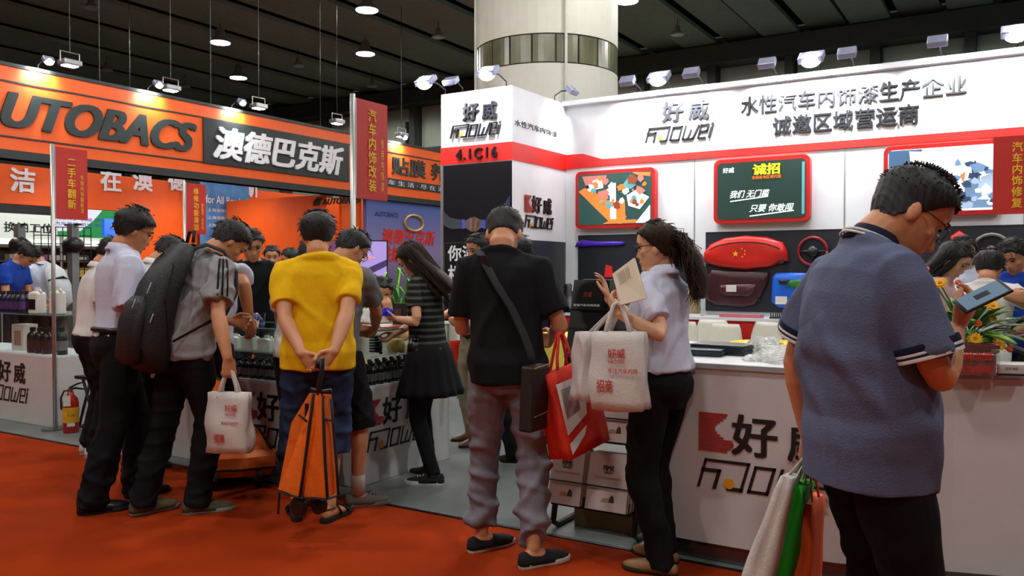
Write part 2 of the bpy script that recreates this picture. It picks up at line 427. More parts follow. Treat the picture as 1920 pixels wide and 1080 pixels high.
    mb.ell(Hd((0, .076, .0505)), (.021 * k, .010 * k, .0055 * k), n=8, m=6, ax=Rh.T); mb.ell(Hd((0, .075, .0415)), (.018 * k, .010 * k, .005 * k), n=8, m=6, ax=Rh.T)
    rmin = vb * 1.05
    for s in (1, -1):
        a, e, w, fd, pm, cu, tb, spd = arm[s]; g = S * (1 if sex == 'm' else .9) * (0.5 + .5 * girth)
        m1 = a + (e - a) * .5; m2 = e + (w - e) * .3; m3 = e + (w - e) * .7
        mb.tube([a, a + (e - a) * .18, m1, a + (e - a) * .88, e + (w - e) * .06, m2, m3, w], [x * k * g for x in (.050, .052, .045, .038, .039, .042, .033, .026)], n=14, round_ends=True)
        hand(mb, w, fd, pm, s, k * (1 if sex == 'm' else .9), cu, spd, tb, rmin)
        h, kn, an, fh = leg[s]
        mb.tube([h, h + (kn - h) * .4, kn + (h - kn) * .08, kn, kn + (an - kn) * .28, kn + (an - kn) * .7, an], [x * k for x in (.082, .074, .054, .050, .053, .036, .032)], n=14, round_ends=True)
        fr = Yaw(RAD(fh)); kind = (shoes or {}).get('kind', 'shoe')
        toe = lambda x, y, z: an + fr @ (np.array([x, y, z - .085]) * k)
        mb.loft([[toe(hw * math.sin(q), y, max(.016, zc_ + hh * math.cos(q))) for q in (2 * math.pi * j / 12 for j in range(12))] for y, hw, zc_, hh in
                 ((-.055, .018, .04, .02), (-.045, .028, .045, .03), (0, .031, .05, .04), (.05, .034, .045, .032), (.10, .039, .035, .022), (.13, .038, .03, .015), (.155, .03, .027, .012))])
        if kind == 'sandal':
            for i in range(5): mb.tube([toe(-s * (.028 - .014 * i), .14 - .004 * i * i, .028), toe(-s * (.03 - .0145 * i), .185 - .005 * i * i, .026)], max(.0085 * k, rmin), n=6, round_ends=True)
    o = organic(mb, 'person_skin', skm, None, vb, 3, None, .45)
    # the merged skin becomes the top-level object itself
    for i, (q, post) in enumerate(BAKE):
        if q is o: BAKE[i] = (body, post)
    body.data = o.data
    for m_ in o.modifiers:
        n_ = body.modifiers.new(m_.name, m_.type)
        if m_.type == 'REMESH': n_.mode = 'VOXEL'; n_.voxel_size = m_.voxel_size; n_.use_smooth_shade = True
        else: n_.factor = m_.factor; n_.iterations = m_.iterations
    bpy.data.objects.remove(o)
    # --- face
    if eyes:
        dk = M('eye_dark', '#160f0c', rough=.2, var=0); lp = M('lips', '#8f4f45', rough=.5, var=.05)
        for s in (1, -1):
            e_ = MB().ell(Hd((.031 * s, .0735, .1165)), (.0135 * k, .006 * k, .0048 * k), n=10, m=6, ax=(Rh @ Yaw(.25 * s)).T); e_.build('eye', dk, body, off=(0, 0, 0), smooth=True)
            e_ = MB().tube([Hd((.014 * s, .085, .136)), Hd((.032 * s, .083, .141)), Hd((.052 * s, .070, .136))], [.003 * k, .004 * k, .002 * k], n=6); e_.build('eyebrow', M('hair_black', '#100d0c'), body, off=(0, 0, 0), smooth=True)
        MB().ell(Hd((0, .0795, .046)), (.019 * k, .0075 * k, .0062 * k), n=10, m=6, ax=Rh.T).build('lips', lp, body, off=(0, 0, 0), smooth=True)
    # --- hair
    hair = dict(hair or {}); hm = M(hair.get('mat', 'hair_black'), hair.get('col', '#0d0b0a'), rough=.5, var=.35, vscale=60, stretch=(3, 3, .6), bump=.6, bscale=160, spec=.25)
    hout = hair.get('out', .016); sides = hair.get('sides', .010); fring = hair.get('fringe', 0.0); hb = MB(); rr = np.random.RandomState(seed + 50)
    zlo = hair.get('nape', .035); hl = [(z - (fring if z > .16 else 0) * 1.0, y) for z, y in HAIRLINE]; hl = sorted(hl)
    R_ = []
    for z in np.linspace(zlo, .232, 20):
        hw, f, b = interp(HEAD, min(z, .2285)); yf = np.interp(z, [q[0] for q in hl], [q[1] for q in hl])
        g = np.interp(z, [.03, .12, .19, .23], [sides * .5, sides, hout, hout]); r_ = ring(z, hw + g, f + g * (1 if z > .15 else .3), b + g, n=30, e=2.1)
        R_.append([Hd((x, min(y, yf + (.012 * math.cos(x * 90))), zz)) for x, y, zz in r_])
    R_.append([Hd((x * .55, y * .55 - .005, .232 + hout * .75)) for x, y, zz in ring(.232, .045, .04, .05, n=30)])
    hb.loft(R_)
    for c_, w_, h_ in []: pass
    if 'mass' in hair: hb.loft([[Hd(q) for q in ring(z, w_, f_, b_, n=24, cy=cy_)] for z, w_, f_, b_, cy_ in hair['mass']])
    hobj = organic(hb, 'hair', hm, body, max(.0048, vox * .85), 3, folds(.0012, seed, .016, (1, 1, .3), 6))
    tag(hobj, kind='stuff')
    tf = MB(); nt_ = int(hair.get('tufts', 150) * 1.7); tl = hair.get('tuft', .02)
    for i in range(nt_):
        z = .232 * (1 - rr.uniform(0, 1) ** 1.6 * (1 - max(zlo, hair.get('tuft_lo', .10)) / .232)); a = rr.uniform(0, 2 * math.pi)
        hw, f, b = interp(HEAD, min(z, .226)); g = np.interp(z, [.03, .12, .19, .23], [sides * .5, sides, hout, hout]) * .8
        x = (hw + g) * math.sin(a); y = ((f if math.cos(a) > 0 else b) + g) * math.cos(a)
        yf = np.interp(z, [q[0] for q in hl], [q[1] for q in hl])
        if y > yf: continue
        nrm = unit([x, y, (z - .10) * 1.1]); lf = hair.get('lift', .22); tg = np.array([0, 0, -1.0]) if z < .19 else np.array([x, y + .35 * abs(y) + .02, -.02]); tg = unit(tg - nrm * (tg @ nrm) + np.array([rr.normal() * .25, rr.normal() * .25, 0])); dr = unit(nrm * lf + tg * (1 if lf < .9 else .35))
        p0 = np.array([x, y, min(z, .225) + (g if z > .2 else 0)]) - nrm * .006; L_ = tl * rr.uniform(.6, 1.3) * (1.7 if lf < .9 else 1); p1 = p0 + dr * L_ * .55; p2 = p0 + dr * L_ + np.array([0, 0, -.2 * L_])
        tf.tube([Hd(p0), Hd(p1), Hd(p2)], [.0030 * k, .0024 * k, .0004 * k], n=4)
    for i in range(hair.get('fade', 0)):
        z = rr.uniform(.012, .125); a = rr.uniform(1.0, 5.28); hw, f, b = interp(HEAD, z); x = hw * math.sin(a); y = (f if math.cos(a) > 0 else b) * math.cos(a)
        if y > -.005 or rr.uniform() > (z - .0) / .10: continue
        nrm = unit([x, y, 0]); p0 = np.array([x, y, z]); tf.tube([Hd(p0 - nrm * .002), Hd(p0 + nrm * .003 + np.array([0, 0, -.008]))], [.0022 * k, .0008 * k], n=3)
    if tf.n: tag(tf.build('hair_tufts', hm, body, off=(0, 0, 0), smooth=True), kind='stuff')
    if 'locks' in hair:
        lk = MB()
        for path, rad in hair['locks'](rr):
            lk.tube([Hd(p) for p in path], [r * k for r in rad], n=7, flat=.6)
        tag(lk.build('long_hair', hm, body, off=(0, 0, 0), smooth=True), kind='stuff')
    # --- glasses
    if glasses:
        gm = M('glasses_frame', '#15151a', rough=.3, var=0); gb = MB(); gr = bpy.data.objects.new('glasses', None)
        r = .0014 * k if glasses != 'thick' else .0024 * k
        for s in (1, -1):
            cx = .034 * s; ringp = [Hd((cx + .024 * math.cos(a), .094 - .010 * abs((cx + .024 * math.cos(a)) / .06), .113 + .017 * math.sin(a))) for a in (2 * math.pi * j / 14 for j in range(15))]
            gb.tube(ringp, r, n=5); gb.tube([Hd((.058 * s, .084, .117)), Hd((.072 * s, .06, .119)), Hd((.078 * s, -.005, .118)), Hd((.077 * s, -.02, .105))], r, n=5)
        gb.tube([Hd((-.010, .093, .116)), Hd((0, .096, .119)), Hd((.010, .093, .116))], r, n=5)
        gb.build('glasses', gm, body, off=(0, 0, 0), smooth=True)
    # --- top
    tp = dict(top or {}); kind = tp.get('kind', 'tee'); tm = tp['mat']; hem = tp.get('hem', .80); lo = tp.get('loose', .018); tuck = tp.get('tuck', False)
    cb = MB(); R_ = []; zz = [z for z in np.linspace(hem, 1.0, 6)] + [1.06, 1.12, 1.18, 1.24, 1.30, 1.36, 1.40, 1.43, 1.45, 1.468]
    belly = tp.get('belly', 0.0)
    for i, z in enumerate(zz):
        hw, f, b = interp(trunk, max(z, .90)); lo2 = lo * (1.0 if z < 1.2 else np.interp(z, [1.2, 1.36, 1.45], [1, .65, .5])) + (.012 if z > 1.44 else 0)
        wmin = tp.get('wmin', .150 if sex == 'm' else .130)
        if z < 1.2 and not tuck: hw = max(hw, wmin); b = max(b, .10); f = max(f, .10)
        if z > 1.42: b = max(b, .084 if sex == 'm' else .072); hw = max(hw, .074 if sex == 'm' else .062)
        fb = belly * math.exp(-((z - 1.03) / .13) ** 2)
        R_.append([B(q) for q in ring(z, (hw + lo2) * girth + fb * .5, (f + lo2) * depthf + fb, b + lo2 * (1.1 if z < 1.1 else .9), n=30, e=2.35)])
    cb.loft(R_)
    slv = tp.get('sleeve', .62); sw = tp.get('swidth', .014); ends = {}
    for s in (1, -1):
        a, e, w = arm[s][:3]; g = (1 if sex == 'm' else .82) * (.5 + .5 * girth)
        # yoke from the neck side to the shoulder
        nk = B((.07 * s, -.02, 1.415)); cb.tube([nk, (nk + a) / 2 + np.array([0, 0, .004 * k]), a, a + (e - a) * .12], [x * k * g for x in (.050, .054, .058 + sw * .3, .060 + sw * .4)], n=14, round_ends=False)
        if slv <= 1:
            q = a + (e - a) * slv; d = unit(e - a)
            cb.tube([a - d * .012, a + (e - a) * .12, a + (q - a) * .5, q], [x * k * g for x in (.055, .059 + sw * .5, .053 + sw, .047 + sw * 1.5)], n=16)
        else:
            q = e + (w - e) * (slv - 1); d = unit(w - e)
            cb.tube([a, a + (e - a) * .5, e + (a - e) * .06, e + (w - e) * .08, q], [x * k * g for x in (.057, .052 + sw * .6, .045 + sw, .045 + sw, .034 + sw * 1.2)], n=16)
        ends[s] = (q, d, (.047 + sw * 1.5) * k * g)
    P.sleeve_ends = ends
    if kind in ('shirt', 'polo'):
        pass
    mask = None
    shirt = organic(cb, tp.get('name', 't_shirt'), tm, body, vox * tp.get('vf', 1.12), tp.get('smooth', 4), folds(tp.get('fold', .006), seed + 3, tp.get('wl', .13), tp.get('aniso', (1, 1, .7)), 5))
    if tp.get('label'): shirt['label'] = tp['label']
    P.shirt = shirt
    cm = tp.get('collar_mat', tm)
    if kind == 'tee':
        pts = [B((.076 * math.sin(a) * (1 if sex == 'm' else .92), .060 * math.cos(a) - .022, 1.450 - .020 * math.cos(a))) for a in (2 * math.pi * j / 20 for j in range(21))]
        MB().tube(pts, .0085 * k, n=7).build('neckband', cm, shirt, off=(0, 0, 0), smooth=True)
    else:
        hgt = tp.get('collar_h', .034); rows = []
        for t, outw in ((0, 0.004), (.55, .0), (1.0, .001), (.92, .010), (.3, .017), (-.2, .026), (-.45, .022)):
            row = []
            for j in range(25):
                a = RAD(-158) + RAD(316) * j / 24     # opening in front
                a2 = a + math.pi
                x = (.068 + outw) * math.sin(a2) * (1 if sex == 'm' else .86); y = (.065 + outw) * math.cos(a2) - .026
                row.append(B((x, y, 1.462 + hgt * t - .036 * max(0, math.cos(a2)) ** 1.0)))
            rows.append(row)
        MB().sheet(rows, .003).build('collar', cm, shirt, off=(0, 0, 0), smooth=True)
        if kind == 'polo':
            for t0 in tp.get('collar_lines', ()):
                pts = []
                for j in range(25):
                    a2 = RAD(-158) + RAD(316) * j / 24 + math.pi; ow = .031 if t0 < .1 else .027
                    pts.append(B(((.070 + ow) * math.sin(a2), (.067 + ow) * math.cos(a2) - .026, 1.462 + hgt * t0 - .036 * max(0, math.cos(a2)))))
                MB().tube(pts, .0040 * k, n=5).build('collar_stripe', tp['trim_mat'], shirt, off=(0, 0, 0), smooth=True)
            for s in (1, -1):
                q, d, r = ends[s]
                for o0, wd, mt in ((-.034, .020, tp['trim_dark']), (-.016, .008, tp['trim_mat']), (-.008, .006, tp['trim_dark']), (-.002, .010, tp['trim_mat'])):
                    tr = MB().tube([q + d * o0 * k, q + d * (o0 + wd * .5) * k, q + d * (o0 + wd) * k], [r * 1.10, r * 1.115, r * 1.10], n=28, cap=False)
                    tr.build('sleeve_trim', mt, shirt, off=(0, 0, 0), smooth=True)
        if kind == 'shirt' and tp.get('placket', True):
            pts = [B((0, interp(trunk, z)[1] * depthf + lo * .9 + .002, z)) for z in np.linspace(max(hem, .95), 1.40, 8)]
            MB().tube(pts, .012 * k, n=6, flat=.25).build('placket', cm, shirt, off=(0, 0, 0), smooth=True)
    # --- bottom
    bt = dict(bottom or {}); bm_ = bt['mat']; bk = bt.get('kind', 'trousers'); bl = bt.get('loose', .012); bh = bt.get('hem', .05); pb = MB()
    wst = bt.get('waist', .94)
    pb.loft([[B(q) for q in ring(z, (hw + bl) * (.5 + .5 * girth), (f + bl), (b + bl), n=26, e=2.3)] for z, hw, f, b in [(z, *interp(trunk, z)) for z in (.79, .83, .87, .90, *np.linspace(.92, wst, 4))]])
    bname = {'trousers': 'trousers', 'shorts': 'shorts', 'skirt': 'trousers'}[bk]
    for s in (1, -1):
        h, kn, an, fh = leg[s]; fac = bt.get('cut', 1.0)
        rt = [x * k for x in (.088 + bl, .083 + bl, .064 + bl * fac, .062 + bl * fac, .056 + bl * 1.2 * fac, .050 + bl * 1.4 * fac)]
        if bk == 'shorts':
            zt = bh * k; t = (kn[2] - zt) / max(1e-6, kn[2] - an[2]); endp = kn + (an - kn) * t if t > 0 else kn + (h - kn) * ((zt - kn[2]) / (h[2] - kn[2]))
            pts = [h, h + (kn - h) * .35, h + (kn - h) * .8, endp]; rad = [rt[0], rt[1], rt[2] * 1.08, rt[2] * 1.12]
            if t <= 0: pts = [h, (h + endp) / 2, endp]; rad = [rt[0], rt[1], rt[2] * 1.15]
            pb.tube(pts, rad, n=18)
        else:
            end = an + np.array([0, -.006 * k, (bh - .085) * k])
            pb.tube([h, h + (kn - h) * .35, h + (kn - h) * .86, kn + (an - kn) * .06, kn + (an - kn) * .45, kn + (an - kn) * .85, end], rt[:2] + [rt[2], rt[3], rt[4], rt[5], rt[5] * 1.02], n=18)
    amp = bt.get('fold', .006)
    tr = organic(pb, bt.get('name', bname), bm_, body, vox * 1.2, 4, folds(amp, seed + 9, bt.get('wl', .09), (.45, .45, 1), 5, mask=lambda co: np.interp(co[:, 2], [0, .25, .6, .75, 1.0], [1.25, 1.0, .8, .5, .25])))
    P.bottom = tr
    if bk == 'skirt':
        sb = MB(); R_ = []
        for z in np.linspace(bt['skirt_hem'], 1.0, 9):
            hw, f, b = interp(trunk, max(z, .93)); t = (1.0 - z) / (1.0 - bt['skirt_hem']); fl = bt.get('flare', .10) * t
            row = []
            for j in range(96):
                a = 2 * math.pi * j / 96; pl = 1 + .035 * t * math.sin(a * 16) + .03 * t * math.sin(a * 5 + 1)
                x = (hw + .012 + fl) * math.sin(a) * pl; y = ((f if math.cos(a) > 0 else b) + .012 + fl) * math.cos(a) * pl; row.append(B((x, y, z)))
            R_.append(row)
        sb.loft(R_).build('skirt', bt.get('skirt_mat', bm_), body, off=(0, 0, 0), smooth=True)
    if bt.get('belt'):
        pts = []
        for j in range(29):
            a = 2 * math.pi * j / 28; hw, f, b = interp(trunk, wst - .02); pts.append(B(((hw + bl + .008) * math.sin(a) * (.5 + .5 * girth), ((f if math.cos(a) > 0 else b) + bl + .008) * math.cos(a), wst - .02)))
        MB().tube(pts, .016 * k, n=6, flat=1).build('belt', bt['belt'], tr, off=(0, 0, 0), smooth=True)
    # --- shoes
    sh = dict(shoes or {}); sk_ = sh.get('kind', 'shoe')
    for s in (1, -1):
        h, kn, an, fh = leg[s]; fr = Yaw(RAD(fh)); Q = lambda x, y, z: an + fr @ (np.array([x * s, y, z - .085]) * k)
        st = sh.get('sole_h', .024)
        outl = [(.0, -.078), (.022, -.070), (.033, -.04), (.033, .0), (.034, .05), (.046, .10), (.047, .14), (.036, .178), (.012, .200), (-.012, .200), (-.032, .182), (-.040, .14), (-.036, .10), (-.028, .05), (-.028, .0), (-.030, -.04), (-.022, -.070)]
        so = [[Q(x * f_, y * f2 + .0, z) for x, y in outl] for z, f_, f2 in ((.0, .94, .985), (.006, 1.03, 1.01), (st * .7, 1.05, 1.015), (st, 1.0, 1.0))]
        if sk_ == 'sandal':
            body_ = MB().loft(so).build('sandal', sh['mat'], body, off=(0, 0, 0), smooth=False)
            for y0, hh, wd in ((.035, .082, .022), (.105, .058, .03), (-.03, .085, .014)):
                pts = [Q(.042 * math.cos(a), y0 + .02 * (1 - math.sin(a)), st * .8 + (hh - st * .8) * math.sin(a)) for a in np.linspace(0, math.pi, 11)]
                if y0 < 0: pts = [Q(.040 * math.sin(a), .02 - .075 * math.cos(a) if abs(a) < 1.6 else .02, .075) for a in np.linspace(-1.5, 1.5, 11)]
                MB().tube(pts, wd * .5 * k, n=6, flat=.3, up=(0, 0, 1)).build('strap', sh['mat'], body_, off=(0, 0, 0), smooth=True)
            continue
        rows = []
        hi = sh.get('ankle', .082)
        for y, hw, top_ in ((-.079, .012, hi * .72), (-.070, .026, hi * .95), (-.045, .034, hi), (-.01, .036, hi * .98), (.025, .038, hi * .92), (.06, .043, .073), (.10, .047, .060), (.14, .046, .052), (.175, .034, .043), (.195, .016, .032), (.201, .006, .026)):
            rows.append([Q(hw * math.copysign(abs(math.cos(a)) ** .8, math.cos(a)), y, st * .6 + (top_ - st * .6) * math.sin(a) ** .8) for a in np.linspace(0, math.pi, 11)])
        body_ = MB().loft(rows).build('shoe', sh['mat'], body, off=(0, 0, 0), smooth=True)
        MB().loft(so).build('sole', sh.get('sole', sh['mat']), body_, off=(0, 0, 0), smooth=False)
        if sh.get('laces'):
            for i in range(4):
                y0 = .045 + .02 * i; tz = np.interp(y0, [.025, .06, .10, .14], [hi * .92, .073, .060, .052])
                MB().tube([Q(-.02, y0, tz - .004), Q(0, y0 + .004, tz + .004), Q(.02, y0, tz - .004)], .0028 * k, n=5).build('lace', sh['laces'], body_, off=(0, 0, 0), smooth=True)
        if sh.get('sock'):
            MB().tube([an + np.array([0, 0, -.01 * k]), an + np.array([0, 0, .05 * k]), an + np.array([0, 0, sh.get('sock_h', .09) * k])], [.043 * k, .041 * k, .043 * k], n=14).build('sock', sh['sock'], body_, off=(0, 0, 0), smooth=True)
    return P
# ------------------------------------------------------------------ the hall
carpet_red = M('red_carpet', '#983007', rough=.97, var=.10, vscale=2.5, bump=.25, bscale=420, spec=.1)
floor_grey = M('grey_floor_film', '#6d7573', rough=.33, var=.16, vscale=3.0, bump=.03, bscale=30, spec=.5)
hall_floor = M('hall_floor', '#5d5f60', rough=.4, var=.08)
white_paint = M('white_panel', '#dfe2e6', rough=.45, var=.02, spec=.3)
counter_white = M('counter_white', '#c8c5c4', rough=.42, var=.03, spec=.4)
panel_black = M('display_board_black', '#141824', rough=.5, var=.08)
stripe_red = M('booth_red', '#d8231c', rough=.45, var=.03)
orange_wall = M('booth_orange', '#e85c10', rough=.5, var=.04)
dark_trim = M('booth_dark_trim', '#23282a', rough=.5, var=.05)
ink = M('letter_black', '#15161c', rough=.4, var=0); letter_white = M('letter_white', '#e6e6ea', rough=.45, var=0)
letter_yellow = M('letter_yellow', '#f0c21a', rough=.5, var=0); letter_dark = M('letter_slate', '#23302f', rough=.5, var=0)
sign_red = M('sign_red', '#c42312', rough=.5, var=.03); alu = M('aluminium', '#b9bab8', rough=.35, metal=.75, var=.03)
steel = M('steel', '#8a8d90', rough=.3, metal=.9, var=.04); black_metal = M('black_metal', '#17181a', rough=.45, metal=.3, var=.05); black_plastic = M('black_plastic', '#131416', rough=.4, var=.05)
def struct(mb, name, mat, **k): o = mb.build(name, mat, None, **k); return tag(o, kind='structure')

struct(MB().box(-40, 20, -12, 26.2, -.12, -.02), 'floor', hall_floor)
fl = struct(MB().box(-40, 20, -12, 3.86, -.02, .0), 'floor_carpet', carpet_red)
struct(MB().box(-9.6, 6.0, 3.88, 9.95, -.02, .008), 'floor_booth', floor_grey, bevel=.003)
struct(MB().box(-40, 6.0, 3.86, 3.88, -.02, .006), 'trim_1', black_metal)
struct(MB().box(-11.2, -9.6, 3.88, 26, -.02, .0), 'floor_side_aisle', carpet_red)
struct(MB().box(-30, -11.2, 3.88, 26, -.02, .03), 'floor_orange_booth', M('orange_booth_floor', '#4d3a31', rough=.4))

# ceiling: dark slatted planks running down the hall, with gaps
ceil_m = M('ceiling_plank', '#74877d', rough=.8, var=.08); ceil_gap = M('ceiling_void', '#151816', rough=.9, var=0)
ceil_o = struct(MB().box(-40, 20, -12, 26, 8.75, 8.85), 'ceiling', ceil_gap)
pl = MB().box(-.52, .52, -19, 19, -.06, .06); x = -38.0; i = 0
me0 = None
while x < 19:
    if me0 is None: o = pl.build('ceiling_plank', ceil_m, ceil_o, off=(0, 0, 0)); me0 = o.data
    else: o = bpy.data.objects.new('ceiling_plank', me0); COL.objects.link(o); o.parent = ceil_o
    o.location = (x, 7, 8.42 + (.14 if i % 2 else 0)); x += 1.22; i += 1
# end wall of the hall with its steel frame
wall_pale = M('end_wall_pale', '#9fab9c', rough=.7, var=.12, vscale=1.2); beam_m = M('beam_dark', '#3a3f3a', rough=.7)
w_end = struct(MB().box(-40, 20, 26, 26.3, 0, 8.7), 'wall_end', wall_pale)
part(MB().box(-40, 20, 25.2, 26, 7.75, 8.3), 'beam', beam_m, w_end); part(MB().box(-40, 20, 25.6, 26, 5.9, 6.1), 'beam', beam_m, w_end)
post_m = MB().box(-.13, .13, 25.5, 26, 0, 8.0); pst = None
for x in np.arange(-39, 19, 2.35): part(MB().box(x + .16, x + 2.19, 25.93, 26.0, 6.15, 7.70), 'wall_panel', wall_pale, w_end)
for x in np.arange(-39, 19, 2.35):
    if pst is None: pst = post_m.build('post', beam_m, w_end, off=(0, 0, 0)); o = pst
    else: o = bpy.data.objects.new('post', pst.data); COL.objects.link(o); o.parent = w_end
    o.location = (x, 0, 0)
    hb_ = MB().box(x - .52, x - .46, 25.75, 26, 5.6 + .5, 7.2); part(hb_, 'pipe', beam_m, w_end)
struct(MB().box(-40.3, -40, -12, 26, 0, 8.7), 'wall_left', wall_pale); struct(MB().box(20, 20.3, -12, 26, 0, 8.7), 'wall_right', wall_pale); struct(MB().box(-40, 20, -12.3, -12, 0, 8.7), 'wall_behind', wall_pale)

# round column behind the booth
cp = dep(1025, 300, 15.0); CX, CY = cp[0], cp[1]; CR = 132 / 1576 * 15.0 * 1.0
col_o = thing('column', (CX, CY, 0), 'thick round white hall column rising behind the white booth', 'column')
col_m = M('column_white', '#b9b8ac', rough=.6, var=.03); zb0, zb1 = dep(1025, 118, 15 - CR)[2], dep(1025, 62, 15 - CR)[2]
part(MB().lathe([(CR, 0), (CR, zb0)], (CX, CY, 0), 48), 'shaft', col_m, col_o)
part(MB().lathe([(CR, zb1), (CR, 8.6)], (CX, CY, 0), 48), 'shaft', col_m, col_o)
part(MB().lathe([(CR * .97, zb0 - .02), (CR * .97, zb1 + .02)], (CX, CY, 0), 48), 'band_core', M('band_core', '#24251c'), col_o)
bandm = M('band_panel', '#5a5a44', rough=.25, var=.25, vscale=2)
for j in range(20):
    a0, a1 = 2 * math.pi * (j + .04) / 20, 2 * math.pi * (j + .96) / 20
    rows = [[(CX + CR * .995 * math.cos(a), CY + CR * .995 * math.sin(a), z) for a in np.linspace(a0, a1, 5)] for z in (zb0 + .02, zb1 - .02)]
    part(MB().sheet(rows, .02), 'band_panel', bandm, col_o)
for j in range(4):
    a = 2 * math.pi * j / 4 + 3.9
    part(MB().tube([(CX + CR * 1.02 * math.cos(a), CY + CR * 1.02 * math.sin(a), 0), (CX + CR * 1.02 * math.cos(a), CY + CR * 1.02 * math.sin(a), 8.5)], .025, 8), 'conduit', col_m, col_o)

# high-bay lamps: those in view, plus unseen ones added for their light
lamp_glow = M('lamp_glow', '#ffffff', emit='#eef0ff', estr=26.0, var=0); lamp_case = M('lamp_case', '#a4a7ab', rough=.4, metal=.6)
lamp_off = M('lamp_unlit', '#9a9da4', rough=.3, metal=.4)
def hall_lamp(x, y, z, lit=True, small=False, label=None):
    t = thing('ceiling_lamp', (x, y, z), label or 'round hall ceiling lamp hanging outside the view', 'lamp', 'hall ceiling lamps' if label else 'hall ceiling lamps out of view')
    s = .62 if small else 1.0
    part(MB().lathe([(.06 * s, .42 * s), (.12 * s, .36 * s), (.14 * s, .18 * s), (.30 * s, .02), (.31 * s, 0), (.28 * s, .0)], (x, y, z), 20), 'reflector', lamp_case, t, smooth=True)
    part(MB().lathe([(.27 * s, -.015), (.27 * s, .012)], (x, y, z), 20), 'lens', lamp_glow if lit else lamp_off, t)
    part(MB().tube([(x, y, z + .4 * s), (x, y, 8.45)], .010, 6), 'rod', black_metal, t)
    if lit:
        l = bpy.data.lights.new('lamp_light', 'SPOT'); l.energy = HALL_LAMP_W * (.5 if small else 1); l.spot_size = RAD(176); l.spot_blend = .12; l.shadow_soft_size = .3; l.color = (1.0, .97, .92)
        o = bpy.data.objects.new('lamp_light', l); COL.objects.link(o); o.parent = t; o.location = (0, 0, -.06)
    return t
ceil_px = [(685, 101, 1, 'brightest ceiling lamp, high between the orange fascia and the column'), (447, 146, 1, 'bright ceiling lamp just above the black name panel of the orange fascia'), (688, 19, 1, 'bright ceiling lamp near the top edge left of the column'), (413, 80, 1, 'lit ceiling lamp above the orange fascia lettering, left of centre'),
           (822, 70, 0, 'small dim ceiling lamp close to the left side of the column'), (171, 15, 0, 'dim ceiling lamp near the top left corner'), (559, 124, 0, 'small dim ceiling lamp right of the black name panel lamp'), (1175, 2, 1, 'ceiling lamp cut by the top edge right of the column'), (1270, 65, 0, 'small dim ceiling lamp right of the column'), (698, 162, 0, 'small dim ceiling lamp directly above the tall red flag sign'), (200, 132, 0, 'small dim ceiling lamp low over the left part of the orange fascia'), (347, 163, 0, 'small dim ceiling lamp low over the middle of the orange fascia')]
for px, py, lit, lb in ceil_px:
    p = gp(px, py, 7.9); hall_lamp(p[0], p[1], 7.9, bool(lit), small=not lit, label=lb)
for x, y in ((-6, -5), (2, -5), (-8, 1.0), (-2.5, .5), (3.5, 1.0), (4.0, 6.0), (-3.5, 7.0), (-9.0, 7.0), (.5, 11.0), (-4.6, 12.3), (-14, 3.0), (0, 20), (5, 20), (-5.5, 18.5), (-11.0, 20.5)): hall_lamp(x, y, 7.9)  # unseen lamps, several added to brighten the column and the end wall

# ------------------------------------------------------------------ the mark of the white booth: stripes, two characters, slanted word
dot_yellow = M('logo_dot', '#e8a01c', rough=.5, var=0); logo_red = M('logo_red', '#a8282a', rough=.5, var=0)
def ribbon(mb, pts, th, tr):
    for a, b in zip(pts, pts[1:]):
        a = np.array(a, float); b = np.array(b, float); d = unit(b - a); n = np.array([-d[1], d[0]]); a2, b2 = a - d * th * .5, b + d * th * .5
        mb.add([tr(*(a2 + n * th / 2), 0), tr(*(b2 + n * th / 2), 0), tr(*(b2 - n * th / 2), 0), tr(*(a2 - n * th / 2), 0), tr(*(a2 + n * th / 2), 1), tr(*(b2 + n * th / 2), 1), tr(*(b2 - n * th / 2), 1), tr(*(a2 - n * th / 2), 1)],
               [(0, 1, 2, 3), (7, 6, 5, 4), (0, 4, 5, 1), (1, 5, 6, 2), (2, 6, 7, 3), (3, 7, 4, 0)])
